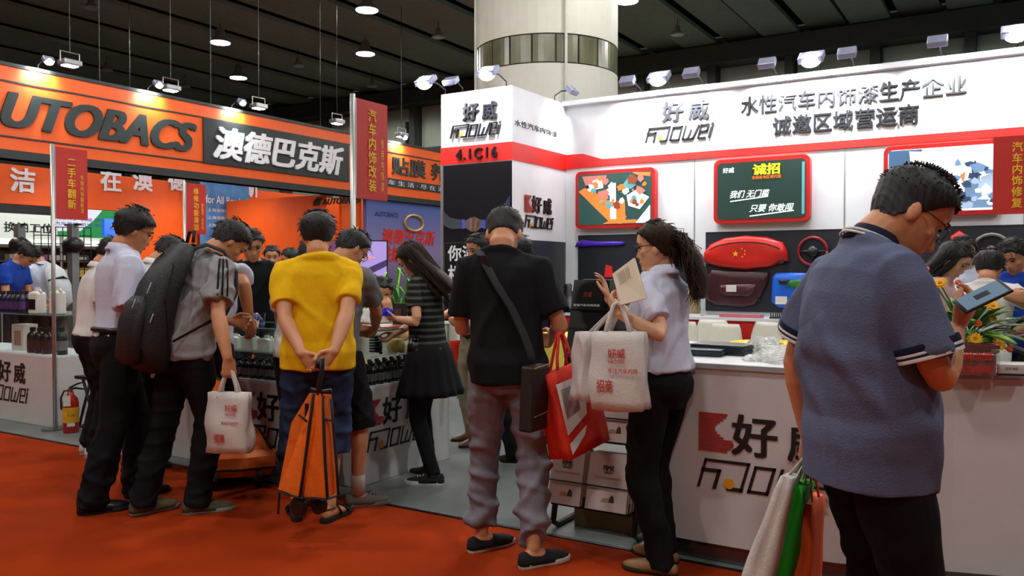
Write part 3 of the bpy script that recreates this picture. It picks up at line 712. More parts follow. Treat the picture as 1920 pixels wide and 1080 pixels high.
def logo(c, w, frame, parent, depth=.004, red=True, mat=None):
    """c: centre of the whole mark (world), w: its width"""
    c = np.asarray(c, float); ax, ay, az = frame; off = np.asarray(world_off(parent)); mat = mat or ink
    h = w * .62
    # stripes at the upper left
    x0, x1, ya, yb = -.5 * w, -.30 * w, .02 * w, .33 * w; sb = MB(); n = 15
    for j in range(n):
        y = ya + (yb - ya) * (j + .15) / n; xe = x1 + w * (.05 * math.sin(j * .55) - .02 + (.05 if j < 5 else 0))
        sb.add([c + ax * x + ay * yy + az * zz for zz in (depth * .2, depth) for x, yy in ((x0, y), (xe, y), (xe, y + (yb - ya) / n * .72), (x0, y + (yb - ya) / n * .72))], [(0, 1, 2, 3), (7, 6, 5, 4), (0, 4, 5, 1), (1, 5, 6, 2), (2, 6, 7, 3), (3, 7, 4, 0)])
    if red: sb.build('logo_stripes', logo_red, parent, off=off)['kind'] = 'stuff'
    text('好', c + ax * (-.06 * w) + ay * (.175 * w), .34 * w, .31 * w, mat, parent, frame, 'logo_character', bold=.022, depth=depth)
    text('威', c + ax * (.35 * w) + ay * (.165 * w), .30 * w, .30 * w, mat, parent, frame, 'logo_character', bold=.022, depth=depth)
    # slanted word
    H_ = .21 * w; sl = .28; wb = MB()
    def tr(u, v, side): return c + ax * (-.50 * w + u * w + sl * (v * H_)) + ay * (-.26 * w + v * H_) + az * depth * (1 if side else .2)
    def strokes(L, th): ribbon2 = [(p[0], p[1]) for p in L]; ribbon_(ribbon2, th)
    def ribbon_(P_, th):
        # width in the u direction differs from v: work in metres
        Q_ = [(p[0] * w, p[1] * H_) for p in P_]
        ribbon(wb, Q_, th, lambda X, Y, s_: tr(X / w, Y / H_, s_))
    t1 = .030 * w
    ribbon_([(.0, 0), (.0, 1.0), (.34, 1.0), (.34, 0.0)], t1 * .75); ribbon_([(.0, .62), (.13, .62), (.13, 0)], t1); ribbon_([(.34, 0), (.24, 0)], t1)
    ribbon_([(.40, .0), (.40, .92), (.54, .92), (.54, .0), (.40, .0)], t1 * .8)
    ribbon_([(.60, .92), (.60, .0), (.68, .0), (.70, .60)], t1 * .8); ribbon_([(.68, .0), (.76, .0), (.80, .92)], t1 * .8)
    ribbon_([(.95, .0), (.84, .0), (.84, .92), (.95, .92), (.95, .46), (.84, .46)], t1 * .75)
    ribbon_([(1.01, .0), (1.01, .66)], t1); ribbon_([(1.01, .88), (1.01, .96)], t1)
    wb.build('logo_word', mat, parent, off=off)
    pc = c + ax * (-.50 * w + .235 * w + sl * .04 * w) + ay * (-.26 * w + .042 * w)
    MB().prism([(.042 * w * math.cos(a), .042 * w * math.sin(a)) for a in (2 * math.pi * j / 18 for j in range(18))], pc + az * depth * .9, ax, ay, .002).build('logo_dot', dot_yellow, parent, off=off)

# ------------------------------------------------------------------ white booth: back wall and tower
YW = 9.87; XT = -5.24; YT = 8.52
wall_o = struct(MB().box(XT, 5.5, YW + .02, YW + .12, 0, 3.60), 'wall_back', white_paint)
part(MB().box(XT, 5.5, YW, YW + .02, 2.76, 3.58), 'fascia_board', white_paint, wall_o)
JX = (-5.24, -3.47, -1.75, -.05, 1.7, 3.4, 5.5)
for a_, b_ in zip(JX, JX[1:]): part(MB().box(a_ + .003, b_ - .003, YW, YW + .02, .01, 2.755), 'wall_panel', white_paint, wall_o)
part(MB().prism([(-5.24, 2.74), (-5.24, 2.93), (-4.98, 2.93), (-4.70, 2.84), (5.5, 2.84), (5.5, 2.755), (-4.70, 2.755)], (0, YW - .002, 0), (1, 0, 0), (0, 0, 1), .015), 'red_stripe', stripe_red, wall_o)
part(MB().box(XT, 5.5, YW - .10, YW, 3.56, 3.62), 'top_rail', white_paint, wall_o)
for x in JX[1:-1]: part(MB().box(x - .007, x + .007, YW - .005, YW, 0, 2.75), 'joint_strip', alu, wall_o)
def pw(px, py): return onY(px, py, YW - .02)
c = pw(1268, 230); logo((c[0], YW - .002, c[2] + .0), .80, FRONT, wall_o, depth=.022, red=False)
text('水性汽车内饰漆生产企业', (pw(1587, 176)[0], YW, 3.33), 2.33, .215, ink, wall_o, FRONT, 'fascia_lettering', bold=.010, depth=.022)
text('诚邀区域营运商', (pw(1580, 222)[0], YW, 3.065), 1.52, .215, ink, wall_o, FRONT, 'fascia_lettering', bold=.014, depth=.022)

tw_o = thing('booth_tower', (XT - .52, YT + .7, 0), 'square white corner tower of the booth with red band and black handshake poster', 'tower')
part(MB().box(XT - 1.04, XT, YT, YW + .12, 0, 3.60), 'core', white_paint, tw_o)
part(MB().box(XT - 1.045, XT + .006, YT - .006, YW, 2.72, 2.935), 'red_band', stripe_red, tw_o)
poster_black = M('poster_black', '#0e1018', rough=.35, var=.1)
part(MB().box(XT - 1.04, XT, YT - .008, YT, .05, 2.71), 'poster', poster_black, tw_o)
part(MB().box(XT, XT + .008, YT + .02, YW - .01, .05, 1.78), 'dark_panel', M('tower_panel', '#2a2d36', rough=.4), tw_o)
part(MB().box(XT - 1.04, XT - 1.0, YT - .02, YT, 0, 2.72), 'corner_strip', alu, tw_o)
TXC = XT - .52
logo((TXC - .02, YT - .005, 3.22), .68, FRONT, tw_o, depth=.03, red=False)
text('4.1C16', (TXC + .02, YT - .008, 2.83), .60, .125, ink, tw_o, FRONT, 'stand_number', bold=.015, depth=.02, space=1.15)
logo((XT, onX(1008, 390, XT)[1], 2.11), .66, SIDE, tw_o, depth=.02)
text('水性汽车内饰漆', (XT, onX(1006, 228, XT)[1], 3.17), 1.05, .075, M('letter_grey', '#50535a'), tw_o, SIDE, 'fascia_lettering', depth=.008)
# poster print: two sleeves and a handshake, slogan lines
suit1 = M('suit_blue', '#27395c', var=.25, vscale=20); suit2 = M('suit_grey', '#39404a', var=.25, vscale=20); hand_m = M('poster_hand', '#6b5147', var=.2, vscale=30); cuff = M('poster_cuff', '#3d55c0', var=.05)
yp = YT - .012
FPN = [0]
def flatp(poly, mat, name):
    FPN[0] += 1; part(MB().prism(poly, (0, yp - (.0012 if 'finger' in name else 0) - .00005 * FPN[0], 0), (1, 0, 0), (0, 0, 1), .003), name, mat, tw_o)
x0 = XT - 1.0
flatp([(x0 - .02, 2.16), (x0 + .10, 2.06), (x0 + .28, 2.03), (x0 + .30, 1.92), (x0 + .12, 1.92), (x0 - .02, 1.98)], suit2, 'poster_sleeve')
flatp([(x0 + .62, 2.02), (x0 + .78, 2.06), (x0 + .98, 2.30), (x0 + .98, 2.05), (x0 + .85, 1.95), (x0 + .62, 1.91)], suit1, 'poster_sleeve')
flatp([(x0 + .28, 2.035), (x0 + .33, 2.03), (x0 + .34, 1.925), (x0 + .29, 1.915)], cuff, 'poster_cuff'); flatp([(x0 + .58, 2.02), (x0 + .63, 2.02), (x0 + .62, 1.91), (x0 + .57, 1.925)], cuff, 'poster_cuff')
for j_ in range(4): flatp([(x0 + .40 + .04 * j_, 2.045 - .012 * j_), (x0 + .435 + .04 * j_, 2.05 - .012 * j_), (x0 + .43 + .03 * j_, 1.90 + .008 * j_), (x0 + .40 + .03 * j_, 1.895 + .008 * j_)], M('poster_finger%d' % (j_ % 2), ('#7d6156', '#5c443b')[j_ % 2]), 'poster_finger')
flatp([(x0 + .33, 2.01), (x0 + .40, 2.05), (x0 + .48, 2.06), (x0 + .58, 2.01), (x0 + .57, 1.93), (x0 + .50, 1.88), (x0 + .42, 1.88), (x0 + .34, 1.93)], hand_m, 'poster_hands')
for body, z, w, h, x in (('你浪费的', 1.62, .84, .19, .01), ('机会', 1.36, .42, .22, -.20), ('都将成为', 1.13, .78, .16, -.02), ('别人的', .95, .46, .11, -.16), ('YES', .62, .5, .2, -.1)):
    text(body, (TXC + x, YT - .010, z), w, h, letter_white, tw_o, FRONT, 'slogan', bold=.02 if h > .12 else .01, depth=.003)
for bx in ((-.47, .47, 1.745, 1.752), (-.47, -.463, .45, 1.75), (.463, .47, .45, 1.75)): part(MB().box(TXC + bx[0], TXC + bx[1], YT - .012, YT - .008, bx[2], bx[3]), 'frame_line', M('olive_line', '#4b4d33'), tw_o)

# arm lamps on the fascia
flood_glow = M('flood_glow', '#ffffff', emit='#f2f6ff', estr=160.0, var=0); flood_dim = M('flood_side', '#8c8fa8', rough=.3, metal=.3)
def flood(x, y, z, dirn, label, power=None, glow=True, head=.075, spot=100, reach=.42, group=None, tilt=.55):
    """arm lamp clamped to a fascia top; dirn = outward horizontal unit vector"""
    dirn = np.asarray(dirn, float); side = np.cross(ZH, dirn); e = np.array([x, y, z]) + dirn * reach + ZH * .10
    t = thing('flood_lamp', (x, y, z), label, 'lamp', group)
    part(MB().tube([(x, y, z - .03), (x, y, z + .06), np.array([x, y, z]) + dirn * reach * .4 + ZH * .11, e], .009, 6), 'arm', black_metal, t, smooth=True)
    aim = unit(-dirn * tilt - ZH * .8); up = np.cross(aim, side)
    part(MB().obox(e, side, up, aim, head * 1.25, head * .8, .035), 'housing', flood_dim, t, bevel=.01)
    part(MB().ell(e + (aim * .037 if not glow else -ZH * .03 + dirn * .02), (head * 1.05, head * .70, head * .8 if glow else .008), ax=np.array([side, up, aim]) if not glow else np.array([side, dirn, ZH])), 'lens', flood_glow if glow else lamp_off, t, smooth=True)
    if power:
        l = bpy.data.lights.new('flood_light', 'SPOT'); l.energy = power; l.spot_size = RAD(spot); l.spot_blend = .8; l.shadow_soft_size = .06; l.color = (.93, .97, 1.0)
        o = bpy.data.objects.new('flood_light', l); COL.objects.link(o); o.parent = t
        o.location = tuple(e + aim * .06 - np.array([x, y, z])); o.rotation_euler = Vector(aim).to_track_quat('-Z', 'Y').to_euler()
    return t
for px, lab in ((1175, 'first'), (1234, 'second'), (1295, 'third'), (1437, 'fourth'), (1520, 'fifth'), (1587, 'sixth'), (1757, 'seventh'), (1905, 'eighth')):
    x = onY(px, 150, YW - .45)[0]; bright = px in (1234, 1520, 1905)
    flood(x, YW + .02, 3.60, (0, -1, 0), lab + ' arm lamp from the tower on the white fascia top' + (', glaring' if bright else ''), power=FLOOD_W, glow=bright, reach=.45, tilt=.62 if bright else .95, head=.105 if bright else .075)
flood(XT - 1.0, YT + .03, 3.60, (0, -1, 0), 'glaring arm lamp on the left corner of the booth tower', power=FLOOD_W * .8, reach=.40, tilt=.6, head=.10)
flood(XT - .1, YT + .03, 3.60, (0, -1, 0), 'glaring arm lamp on the front right corner of the booth tower', power=FLOOD_W * .8, reach=.40, tilt=.6, head=.10)
flood(XT - .75, YT + .05, 3.60, (0, -1, 0), 'unlit-looking arm lamp on the tower front between two glaring ones', power=None, glow=False, reach=.25)
flood(XT, YW - .3, 3.60, (1, 0, 0), 'arm lamp on the right face of the booth tower', power=FLOOD_W * .8, glow=False, reach=.25, tilt=.8)
# in-booth track spots that light the lower wall and tables

# ------------------------------------------------------------------ orange booth on the left
XA = -12.0
fas = thing('booth_fascia', (XA, 12, 2.94), 'long orange fascia of the neighbouring booth with slanted dark lettering and black name panel', 'fascia')
part(MB().box(XA - .25, XA, 2.5, 22, 2.95, 4.22), 'board', orange_wall, fas)
part(MB().box(XA - .26, XA + .02, 2.5, 22, 2.95, 3.07), 'lower_trim', dark_trim, fas); part(MB().box(XA - .26, XA + .015, 2.5, 22, 4.22, 4.27), 'upper_trim', dark_trim, fas)
part(MB().box(XA, XA + .012, 2.5, 22, 4.0, 4.022), 'groove', dark_trim, fas); part(MB().box(XA, XA + .012, 2.5, 13.05, 3.24, 3.262), 'groove', dark_trim, fas)
part(MB().box(XA, XA + .03, 9.46, 13.05, 3.24, 4.0), 'name_panel', dark_trim, fas)
ya, yb = onX(20, 200, XA)[1] - .66, onX(364, 250, XA)[1]
text('AUTOBACS', (XA, (ya + yb) / 2, 3.63), yb - ya, .47, letter_dark, fas, SIDE, 'fascia_lettering', bold=.05, depth=.03, shear=.35)
ya, yb = onX(398, 270, XA)[1], onX(640, 300, XA)[1]
text('澳德巴克斯', (XA + .03, (ya + yb) / 2, 3.62), yb - ya, .55, letter_white, fas, SIDE, 'fascia_lettering', bold=.03, depth=.03, shear=.2)
ya = onX(733, 305, XA)[1]
text('贴膜 养护', (XA, ya + 1.33, 3.74), 2.6, .40, letter_dark, fas, SIDE, 'fascia_lettering', bold=.015, depth=.02)
part(MB().box(XA, XA + .015, 14.2, 22, 3.26, 3.44), 'slogan_band', dark_trim, fas)
text('车 生 活 · 尽 在 澳 德', (XA + .015, 15.5, 3.35), 2.4, .11, letter_white, fas, SIDE, 'slogan', depth=.005)
for px, py, lab, pw_ in ((84, 145, 'nearest', 1), (290, 182, 'second', 1), (447, 215, 'third', 1), (752, 254, 'farthest', .8)):
    y = onX(px, py, XA + .12)[1]
    flood(XA - .05, y, 4.27, (1, 0, 0), lab + ' arm lamp on the orange fascia top', power=FASCIA_W * pw_, glow=True, reach=.26, head=.06, spot=120, tilt=.9)
for px, py in ((131, 118), (320, 165), (485, 199), (632, 228), (753, 253)):     # fixtures standing above the fascia
    p = onX(px, py, XA - 2.2)
    t = thing('track_lamp', tuple(p), ('leftmost', 'second', 'middle', 'fourth', 'rightmost')[[131, 320, 485, 632, 753].index(px)] + ' of the five bracketed work lamps above the orange fascia', 'lamp')
    part(MB().obox(p, (0, 1, 0), (1, 0, 0), (0, 0, 1), .16, .12, .05), 'housing', lamp_case, t, bevel=.02)
    part(MB().obox(p - ZH * .055, (0, 1, 0), (1, 0, 0), (0, 0, 1), .11, .08, .008), 'lens', lamp_glow, t)
    part(MB().tube([p + np.array([0, -.17, 0]), p + np.array([0, -.17, .18]), p + np.array([0, .17, .18]), p + np.array([0, .17, 0])], .012, 6), 'bracket', alu, t)
    part(MB().tube([p + ZH * .18, (p[0], p[1], 8.75)], .008, 5), 'cable', black_metal, t)
# inner walls of the orange booth
XI = -15.5
wl = struct(MB().box(XI - .15, XI, 2.5, 22, 2.60, 3.3), 'wall_orange_upper', orange_wall)
struct(MB().box(XI - .15, XI, 10.67, 22, 0, 2.60), 'wall_orange', orange_wall)
for px, ch in ((42, '洁'), (140, '尽'), (207, '在'), (267, '澳'), (331, '德'), (470, '斯')):
    q = onX(px, 338 if px < 400 else 352, XI); s = .42
    text(ch, (XI, q[1], q[2]), s, s, letter_white, wl, SIDE, 'wall_character', bold=.03, depth=.02)
# dividing wall facing the aisle on the far right of the booth
yd = 12.6
dv = struct(MB().box(XI, XA - .3, yd, yd + .12, 0, 2.95), 'wall_orange_divider', orange_wall)
q = onY(632, 377, yd); text('AUTOBACS', (q[0] + .1, yd, q[2]), 1.0, .12, letter_dark, dv, FRONT, 'wall_lettering', bold=.05, depth=.01, shear=.3)
q = onY(594, 378, yd)
for j in range(4): part(MB().tube([(q[0] - .09 + .05 * j, yd - .01, q[2] - .09), (q[0] - .06 + .05 * j, yd - .01, q[2] + .01), (q[0] + .03 + .045 * j, yd - .01, q[2] + .09)], [.008, .02, .006], 6), 'emblem_stroke', letter_dark, dv)
# blue poster with white lettering
q0, q1 = onX(375, 335, XI + .3), onX(457, 440, XI + .3)
po = thing('wall_poster', (XI + .3, (q0[1] + q1[1]) / 2, 1.6), 'tall sky-blue poster with white lettering inside the orange booth', 'poster')
sky_m = M('poster_sky', '#3f7fb8', var=.55, vscale=2.2, rough=.5, detail=6)
part(MB().box(XI + .28, XI + .31, q0[1], q1[1] + .15, 1.0, q0[2] + .1), 'print', sky_m, po); part(MB().box(XI + .0, XI + .28, (q0[1] + q1[1]) / 2 - .03, (q0[1] + q1[1]) / 2 + .03, 1.1, 1.2), 'bracket', alu, po)
text('for All Roads', (XI + .31, (q0[1] + q1[1]) / 2 + .05, onX(400, 374, XI + .31)[2]), 1.0, .17, letter_white, po, SIDE, 'poster_lettering', depth=.003)
for j in range(3): text('上海澳德汽车用品', (XI + .31, (q0[1] + q1[1]) / 2 + .05, onX(400, 394 + 14 * j, XI + .31)[2]), .9, .07, letter_white, po, SIDE, 'poster_lettering', depth=.003)
# purple poster under the fascia
YP0 = onX(684, 400, XA - .1)[1]
pp_ = thing('wall_poster', (XA - .05, YP0 + 2, 0), 'large violet-blue poster with slanted red lettering under the orange fascia', 'poster')
vio = bpy.data.materials.new('poster_violet'); vio.use_nodes = True; nt = vio.node_tree; tcn = nt.nodes.new('ShaderNodeTexCoord'); sx = nt.nodes.new('ShaderNodeSeparateXYZ'); cr = nt.nodes.new('ShaderNodeValToRGB'); mr = nt.nodes.new('ShaderNodeMapRange')
nt.links.new(tcn.outputs['Object'], sx.inputs[0]); mr.inputs['From Min'].default_value = .4; mr.inputs['From Max'].default_value = 2.95; nt.links.new(sx.outputs['Z'], mr.inputs[0]); nt.links.new(mr.outputs[0], cr.inputs[0])
cr.color_ramp.elements[0].color = (*lin('#3a2348'), 1); cr.color_ramp.elements[1].color = (*lin('#4560a8'), 1); e_ = cr.color_ramp.elements.new(.55); e_.color = (*lin('#8c7fae'), 1)
nt.links.new(cr.outputs[0], nt.nodes['Principled BSDF'].inputs['Base Color']); nt.nodes['Principled BSDF'].inputs['Roughness'].default_value = .5
part(MB().box(XA - .15, XA - .05, YP0, YP0 + 4.2, .1, 2.94), 'print', vio, pp_)
red_let = M('letter_red', '#d0261c', rough=.5, var=0)
q = onX(765, 445, XA - .05); text('澳德巴克斯', (XA - .05, q[1] + .05, q[2]), 1.95, .34, red_let, pp_, SIDE, 'poster_lettering', bold=.03, depth=.005, shear=.2)
q = onX(755, 477, XA - .05); text('铁罐机油', (XA - .05, q[1] + .05, q[2]), 1.7, .34, red_let, pp_, SIDE, 'poster_lettering', bold=.03, depth=.005, shear=.2)
q = onX(722, 402, XA - .05); text('AUTOBACS', (XA - .05, q[1] + .05, q[2]), .8, .10, M('letter_navy', '#1f2c6b'), pp_, SIDE, 'poster_lettering', bold=.03, depth=.004, shear=.2)
q = onX(775, 425, XA - .05); part(MB().tube([(XA - .03, q[1] + .34 * math.cos(a), q[2] + .18 * math.sin(a) + .08) for a in (2 * math.pi * j / 20 for j in range(21))], .03, 6), 'gold_ring', M('gold_print', '#b8924c', rough=.4), pp_)
# white strip of product pictures between divider and poster
q = onX(668, 430, XA - .2); pr_ = thing('wall_poster', (XA - .2, q[1], 0), 'narrow orange panel with small product pictures behind the sign pole', 'poster')
part(MB().box(XA - .25, XA - .18, YP0 - .62, YP0 - .02, .1, 2.94), 'print', orange_wall, pr_)
for j, cc in enumerate(('#d8d8d4', '#3b3b40', '#c8b04a')): part(MB().box(XA - .18, XA - .17, YP0 - .36, YP0 - .1, 1.9 + .16 * j, 2.02 + .16 * j), 'picture', M('pic%d' % j, cc), pr_)
# ------------------------------------------------------------------ the visitors and staff
cloth = lambda n, c, **k: M(n, c, rough=k.pop('rough', .85), var=k.pop('var', .07), vscale=k.pop('vscale', 5), bump=k.pop('bump', .18), bscale=k.pop('bscale', 55), sheen=k.pop('sheen', .0), spec=.2, **k)
black_cotton = cloth('black_cotton', '#101013'); black_trouser = cloth('black_trouser', '#0f0e12'); charcoal = cloth('charcoal', '#1c1c21')
white_shirt = cloth('white_shirt', '#c9cbe0'); white_cotton = cloth('white_cotton', '#d8d6d2'); pale_blue = cloth('pale_blue_shirt', '#c2c8dc')
grey_tee = cloth('grey_tee', '#8d8c8e'); yellow_tee = cloth('yellow_tee', '#ecb80c'); denim = cloth('denim', '#25324f', var=.3, vscale=14); grey_denim = cloth('grey_denim', '#7b7780', var=.16, vscale=9)
polo_blue = cloth('polo_blue', '#59607a', bump=.3, bscale=170); navy = cloth('navy_trim', '#171a30'); trim_white = cloth('trim_white', '#d2d0cc')
stripe_tee = cloth('stripe_tee', '#17181a', stripes=((0, 0, 1), .042, .40, '#4c5148')); red_cloth = cloth('red_cloth', '#a01c14'); blue_tee = cloth('blue_tee', '#1c3f9e')
pink_top = cloth('pink_top', '#d2aaa6'); beige_trouser = cloth('beige_trouser', '#8b8168'); mid_grey = cloth('mid_grey_tee', '#6f7074'); purple_tee = cloth('purple_tee', '#4a2a78')
black_leather = M('black_leather', '#121113', rough=.35, var=.1); black_knit = M('black_knit', '#141416', rough=.9, bump=.3, bscale=300); khaki_suede = M('khaki_suede', '#57503a', rough=.95, bump=.2, bscale=200)
sole_white = M('sole_white', '#c9c7c0', rough=.6); sole_dark = M('sole_dark', '#1b1a19', rough=.8); brown_leather = M('brown_leather', '#6b3a22', rough=.45); grey_mesh = M('grey_mesh', '#6d6c68', rough=.9, bump=.2, bscale=250)
sole_grey = M('sole_grey', '#8b887f', rough=.8); tan_leather = M('tan_leather', '#8a6538', rough=.5); sock_grey = cloth('sock_grey', '#b6b2a8')
def spot(px, py): p = gp(px, py); return (p[0], p[1])
def spotd(px, d): p = dep(px, 540, d); return (p[0], p[1])
W = lambda px, py, d: dep(px, py, d)

white_man = person('man in white short-sleeved shirt and black trousers, glasses, standing leftmost in the group', spot(224, 945), 1.79, 74, lean=2, hunch=10, nod=12, turn=6, skin='warm',
    R=dict(to=(.19, .24, 1.06), hint=(.35, -1, -.4), palm=(-1, 0, .3), curl=.5), L=dict(to=(-.16, .30, 1.08), palm=(1, 0, .3), curl=.5),
    feet=((.10, -.17, 6), (-.10, .13, -8)), top=dict(kind='shirt', mat=white_shirt, hem=.97, loose=.022, sleeve=.86, swidth=.024, name='shirt', tuck=True, fold=.008),
    bottom=dict(mat=black_trouser, loose=.02, hem=.03, waist=1.03, belt=black_leather), shoes=dict(mat=black_leather, sole=sole_dark, ankle=.07), hair=dict(fringe=.012, out=.024, sides=.016, tuft=.018), glasses='thin', vox=.0085, seed=11)

grey_man = person('man in grey t-shirt with three black shoulder stripes, wearing a black backpack', spot(350, 957), 1.78, 66, lean=14, hunch=16, nod=20, turn=8, skin='tan',
    R=dict(world=W(427, 672, 4.62), hint=(.25, -1, 0), palm=(-1, .2, 0), curl=.9, thumb=.9, dir=(.0, .12, -1)), L=dict(to=(-.14, .34, 1.05), palm=(1, 0, 0), curl=.6),
    feet=((.09, .02, 20), (-.10, -.20, -2)), top=dict(kind='tee', mat=grey_tee, hem=.86, loose=.030, sleeve=.78, swidth=.022, fold=.009, collar_mat=black_cotton),
    bottom=dict(mat=black_trouser, loose=.016, hem=.04), shoes=dict(mat=khaki_suede, sole=sole_grey, ankle=.085, laces=M('lace_khaki', '#6a624a')), hair=dict(fringe=.006, out=.022, sides=.014, tuft=.018), vox=.0082, seed=12)

yellow_man = person('man in yellow t-shirt seen from behind, hands clasped behind his back', spot(598, 972), 1.74, -1, lean=0, hunch=6, nod=12, turn=4, skin='tan', girth=1.09, shoulder=1.08,
    R=dict(world=W(626, 660, 4.42), elbow=W(668, 628, 4.50), dir=(-.75, -.05, -.65), palm=(0, -1, 0), curl=.7, thumb=.6), L=dict(world=W(566, 664, 4.40), elbow=W(520, 632, 4.50), dir=(.7, -.05, -.7), palm=(0, -1, 0), curl=.75, thumb=.6),
    feet=((.06, -.05, 34), (-.12, .03, -6)), top=dict(kind='tee', mat=yellow_tee, hem=.84, loose=.032, sleeve=.72, swidth=.010, fold=.007, wl=.17),
    bottom=dict(kind='shorts', mat=denim, loose=.026, hem=.36, fold=.008), shoes=dict(kind='sandal', mat=black_knit, sole_h=.028), hair=dict(out=.020, sides=.014, tuft=.016, nape=.03, lift=.4), eyes=False, vox=.0078, seed=13)

def long_locks(r):
    out = []
    for i in range(240):
        a = r.uniform(-2.0, 2.0); x0 = .070 * math.sin(a); y0 = -.088 * math.cos(a); z0 = .16 + .06 * r.uniform(-.8, 1); f = r.uniform(.92, 1.1)
        ln = r.uniform(.36, .50); fr = max(0, abs(a) - 1.1)
        e = np.array([x0 * 1.2 * f + r.normal() * .010, y0 * .55 - .075 + .035 * fr, z0 - ln])
        m = np.array([x0 * 1.30 * f, y0 * f - .022, z0 - .15]); out.append(([np.array([x0 * .8, y0 * .75, z0 + .03]), np.array([x0 * 1.20 * f, y0 * 1.17 * f, z0 - .04]), m, (m + e) / 2 + r.normal(size=3) * .006, e], [.0015, .0026, .003, .0026, .0008]))
    return out
LONG_MASS = [(-.30, .030, .016, .022, -.125), (-.26, .056, .024, .030, -.122), (-.18, .072, .030, .034, -.112), (-.10, .082, .036, .036, -.098), (-.02, .088, .046, .040, -.078), (.05, .090, .060, .050, -.060), (.12, .086, .060, .056, -.052), (.17, .07, .05, .05, -.045)]
girl = person('young woman in striped dark top and black skirt, long brown hair, beside the showcase', (-3.40, 4.46), 1.62, -60, sex='f', skin='light', lean=3, hunch=10, nod=24, turn=-12,
    L=dict(world=W(745, 598, 5.52), hint=(-.5, -1, -.4), dir=(.1, 1, .05), palm=(.6, 0, 1), curl=.5), R=dict(to=(.10, .34, 1.02), hint=(.5, -1, -.3), palm=(-.6, 0, 1), curl=.5),
    feet=((.09, .04, 12), (-.09, -.09, -16)), top=dict(kind='tee', mat=stripe_tee, hem=.92, loose=.016, sleeve=.62, swidth=.012, fold=.005, name='striped_top'),
    bottom=dict(kind='skirt', mat=black_cotton, loose=.0, hem=.07, skirt_hem=.62, flare=.10, fold=.001, name='leggings', cut=-.5), shoes=dict(mat=black_knit, sole=sole_white, sole_h=.034, ankle=.085, laces=M('lace_white', '#c8c8c8')),
    hair=dict(mat='hair_brown', col='#2b1a12', out=.015, sides=.014, tufts=40, locks=long_locks, mass=LONG_MASS), vox=.0085, seed=14)

black_man = person('man in black t-shirt and grey jeans seen from behind, cross-body bag strap over his back', spot(952, 1046), 1.76, 6, lean=4, hunch=16, nod=24, sway=-.06, skin='tan', girth=.97, shoulder=.95, turn=0,
    R=dict(to=(.20, .24, 1.04), hint=(.5, -.7, -.8), palm=(-1, 0, 0), curl=.6), L=dict(to=(-.15, .30, 1.10), hint=(-.35, -.6, -.9), palm=(1, 0, 0), curl=.6),
    feet=((.13, -.10, 52), (-.14, .10, 46)), top=dict(kind='tee', mat=black_cotton, hem=.84, loose=.026, sleeve=.80, swidth=.020, fold=.008),
    bottom=dict(mat=grey_denim, loose=.016, hem=.13, fold=.011, wl=.085, cut=.9), shoes=dict(mat=black_knit, sole=sole_white, sole_h=.026, ankle=.075), hair=dict(out=.016, sides=.004, tuft=.013, tuft_lo=.17, lift=1.0, fall=.2, nape=.075, tufts=260), eyes=False, vox=.0072, seed=15)

def pony(r):
    out = []
    for i in range(260):
        p0 = np.array([.016 * r.normal(), -.100, .155 + .012 * r.normal()]); a = r.uniform(-1, 1); b = r.uniform(0, 1); ln = r.uniform(.16, .34)
        wv = r.uniform(0, 6); P_ = [p0 + np.array([0, .03, .0])]
        for t in (.15, .35, .6, .8, 1.0):
            P_.append(p0 + np.array([a * (.026 + .060 * math.sin(min(1, t * 1.3) * 1.7)) + .018 * math.sin(wv + t * 10), -.055 * math.sin(t * 2.4) - .060 * b * t * (1.4 - t) + .018 * math.cos(wv + t * 11), .02 * (1 - t) - ln * t]))
        out.append((P_, [.002, .0032, .0036, .0034, .003, .0008]))
    for i in range(40):      # loose strands over the nape
        a = r.uniform(-1.0, 1.0); x = .076 * math.sin(a); y = -.100 * math.cos(a); out.append(([np.array([x * .9, y * .9, .16]), np.array([x * 1.10, y * 1.08, .09]), np.array([x * 1.0, y * 1.02 - .01, .02 - .04 * r.uniform()])], [.004, .0045, .001]))
    return out
PONY_MASS = [(-.15, .03, .025, .03, -.17), (-.10, .058, .040, .046, -.172), (-.03, .068, .046, .052, -.168), (.05, .062, .044, .050, -.158), (.11, .042, .034, .036, -.135), (.15, .026, .026, .022, -.110), (.175, .016, .02, .014, -.095)]
woman = person('woman in white short-sleeved blouse and black trousers with a wavy ponytail, holding an open notebook', spot(1240, 1062), 1.64, -58, sex='f', skin='light', girth=1.07, lean=1, hunch=4, nod=2, turn=-24,
    L=dict(world=W(1160, 588, 3.72), elbow=W(1275, 700, 3.62), dir=(.1, .55, .6), palm=(.6, -.3, .2), curl=.55, thumb=.3), R=dict(world=W(1140, 560, 4.02), hint=(.6, -.4, -1), dir=(-.05, .25, 1), palm=(-.5, .6, 0), curl=.25, spread=.16),
    feet=((.08, .03, 4), (-.09, -.06, -14)), top=dict(kind='shirt', mat=white_shirt, hem=.98, loose=.030, sleeve=.66, swidth=.022, name='blouse', tuck=True, fold=.010, placket=False),
    bottom=dict(mat=black_trouser, loose=.012, hem=.03, waist=1.03, fold=.008), shoes=dict(mat=tan_leather, sole=sole_dark, ankle=.06), hair=dict(mat='hair_wavy', col='#2e1b10', out=.018, sides=.017, tufts=50, locks=pony, mass=PONY_MASS), glasses='thick', vox=.0070, seed=16)

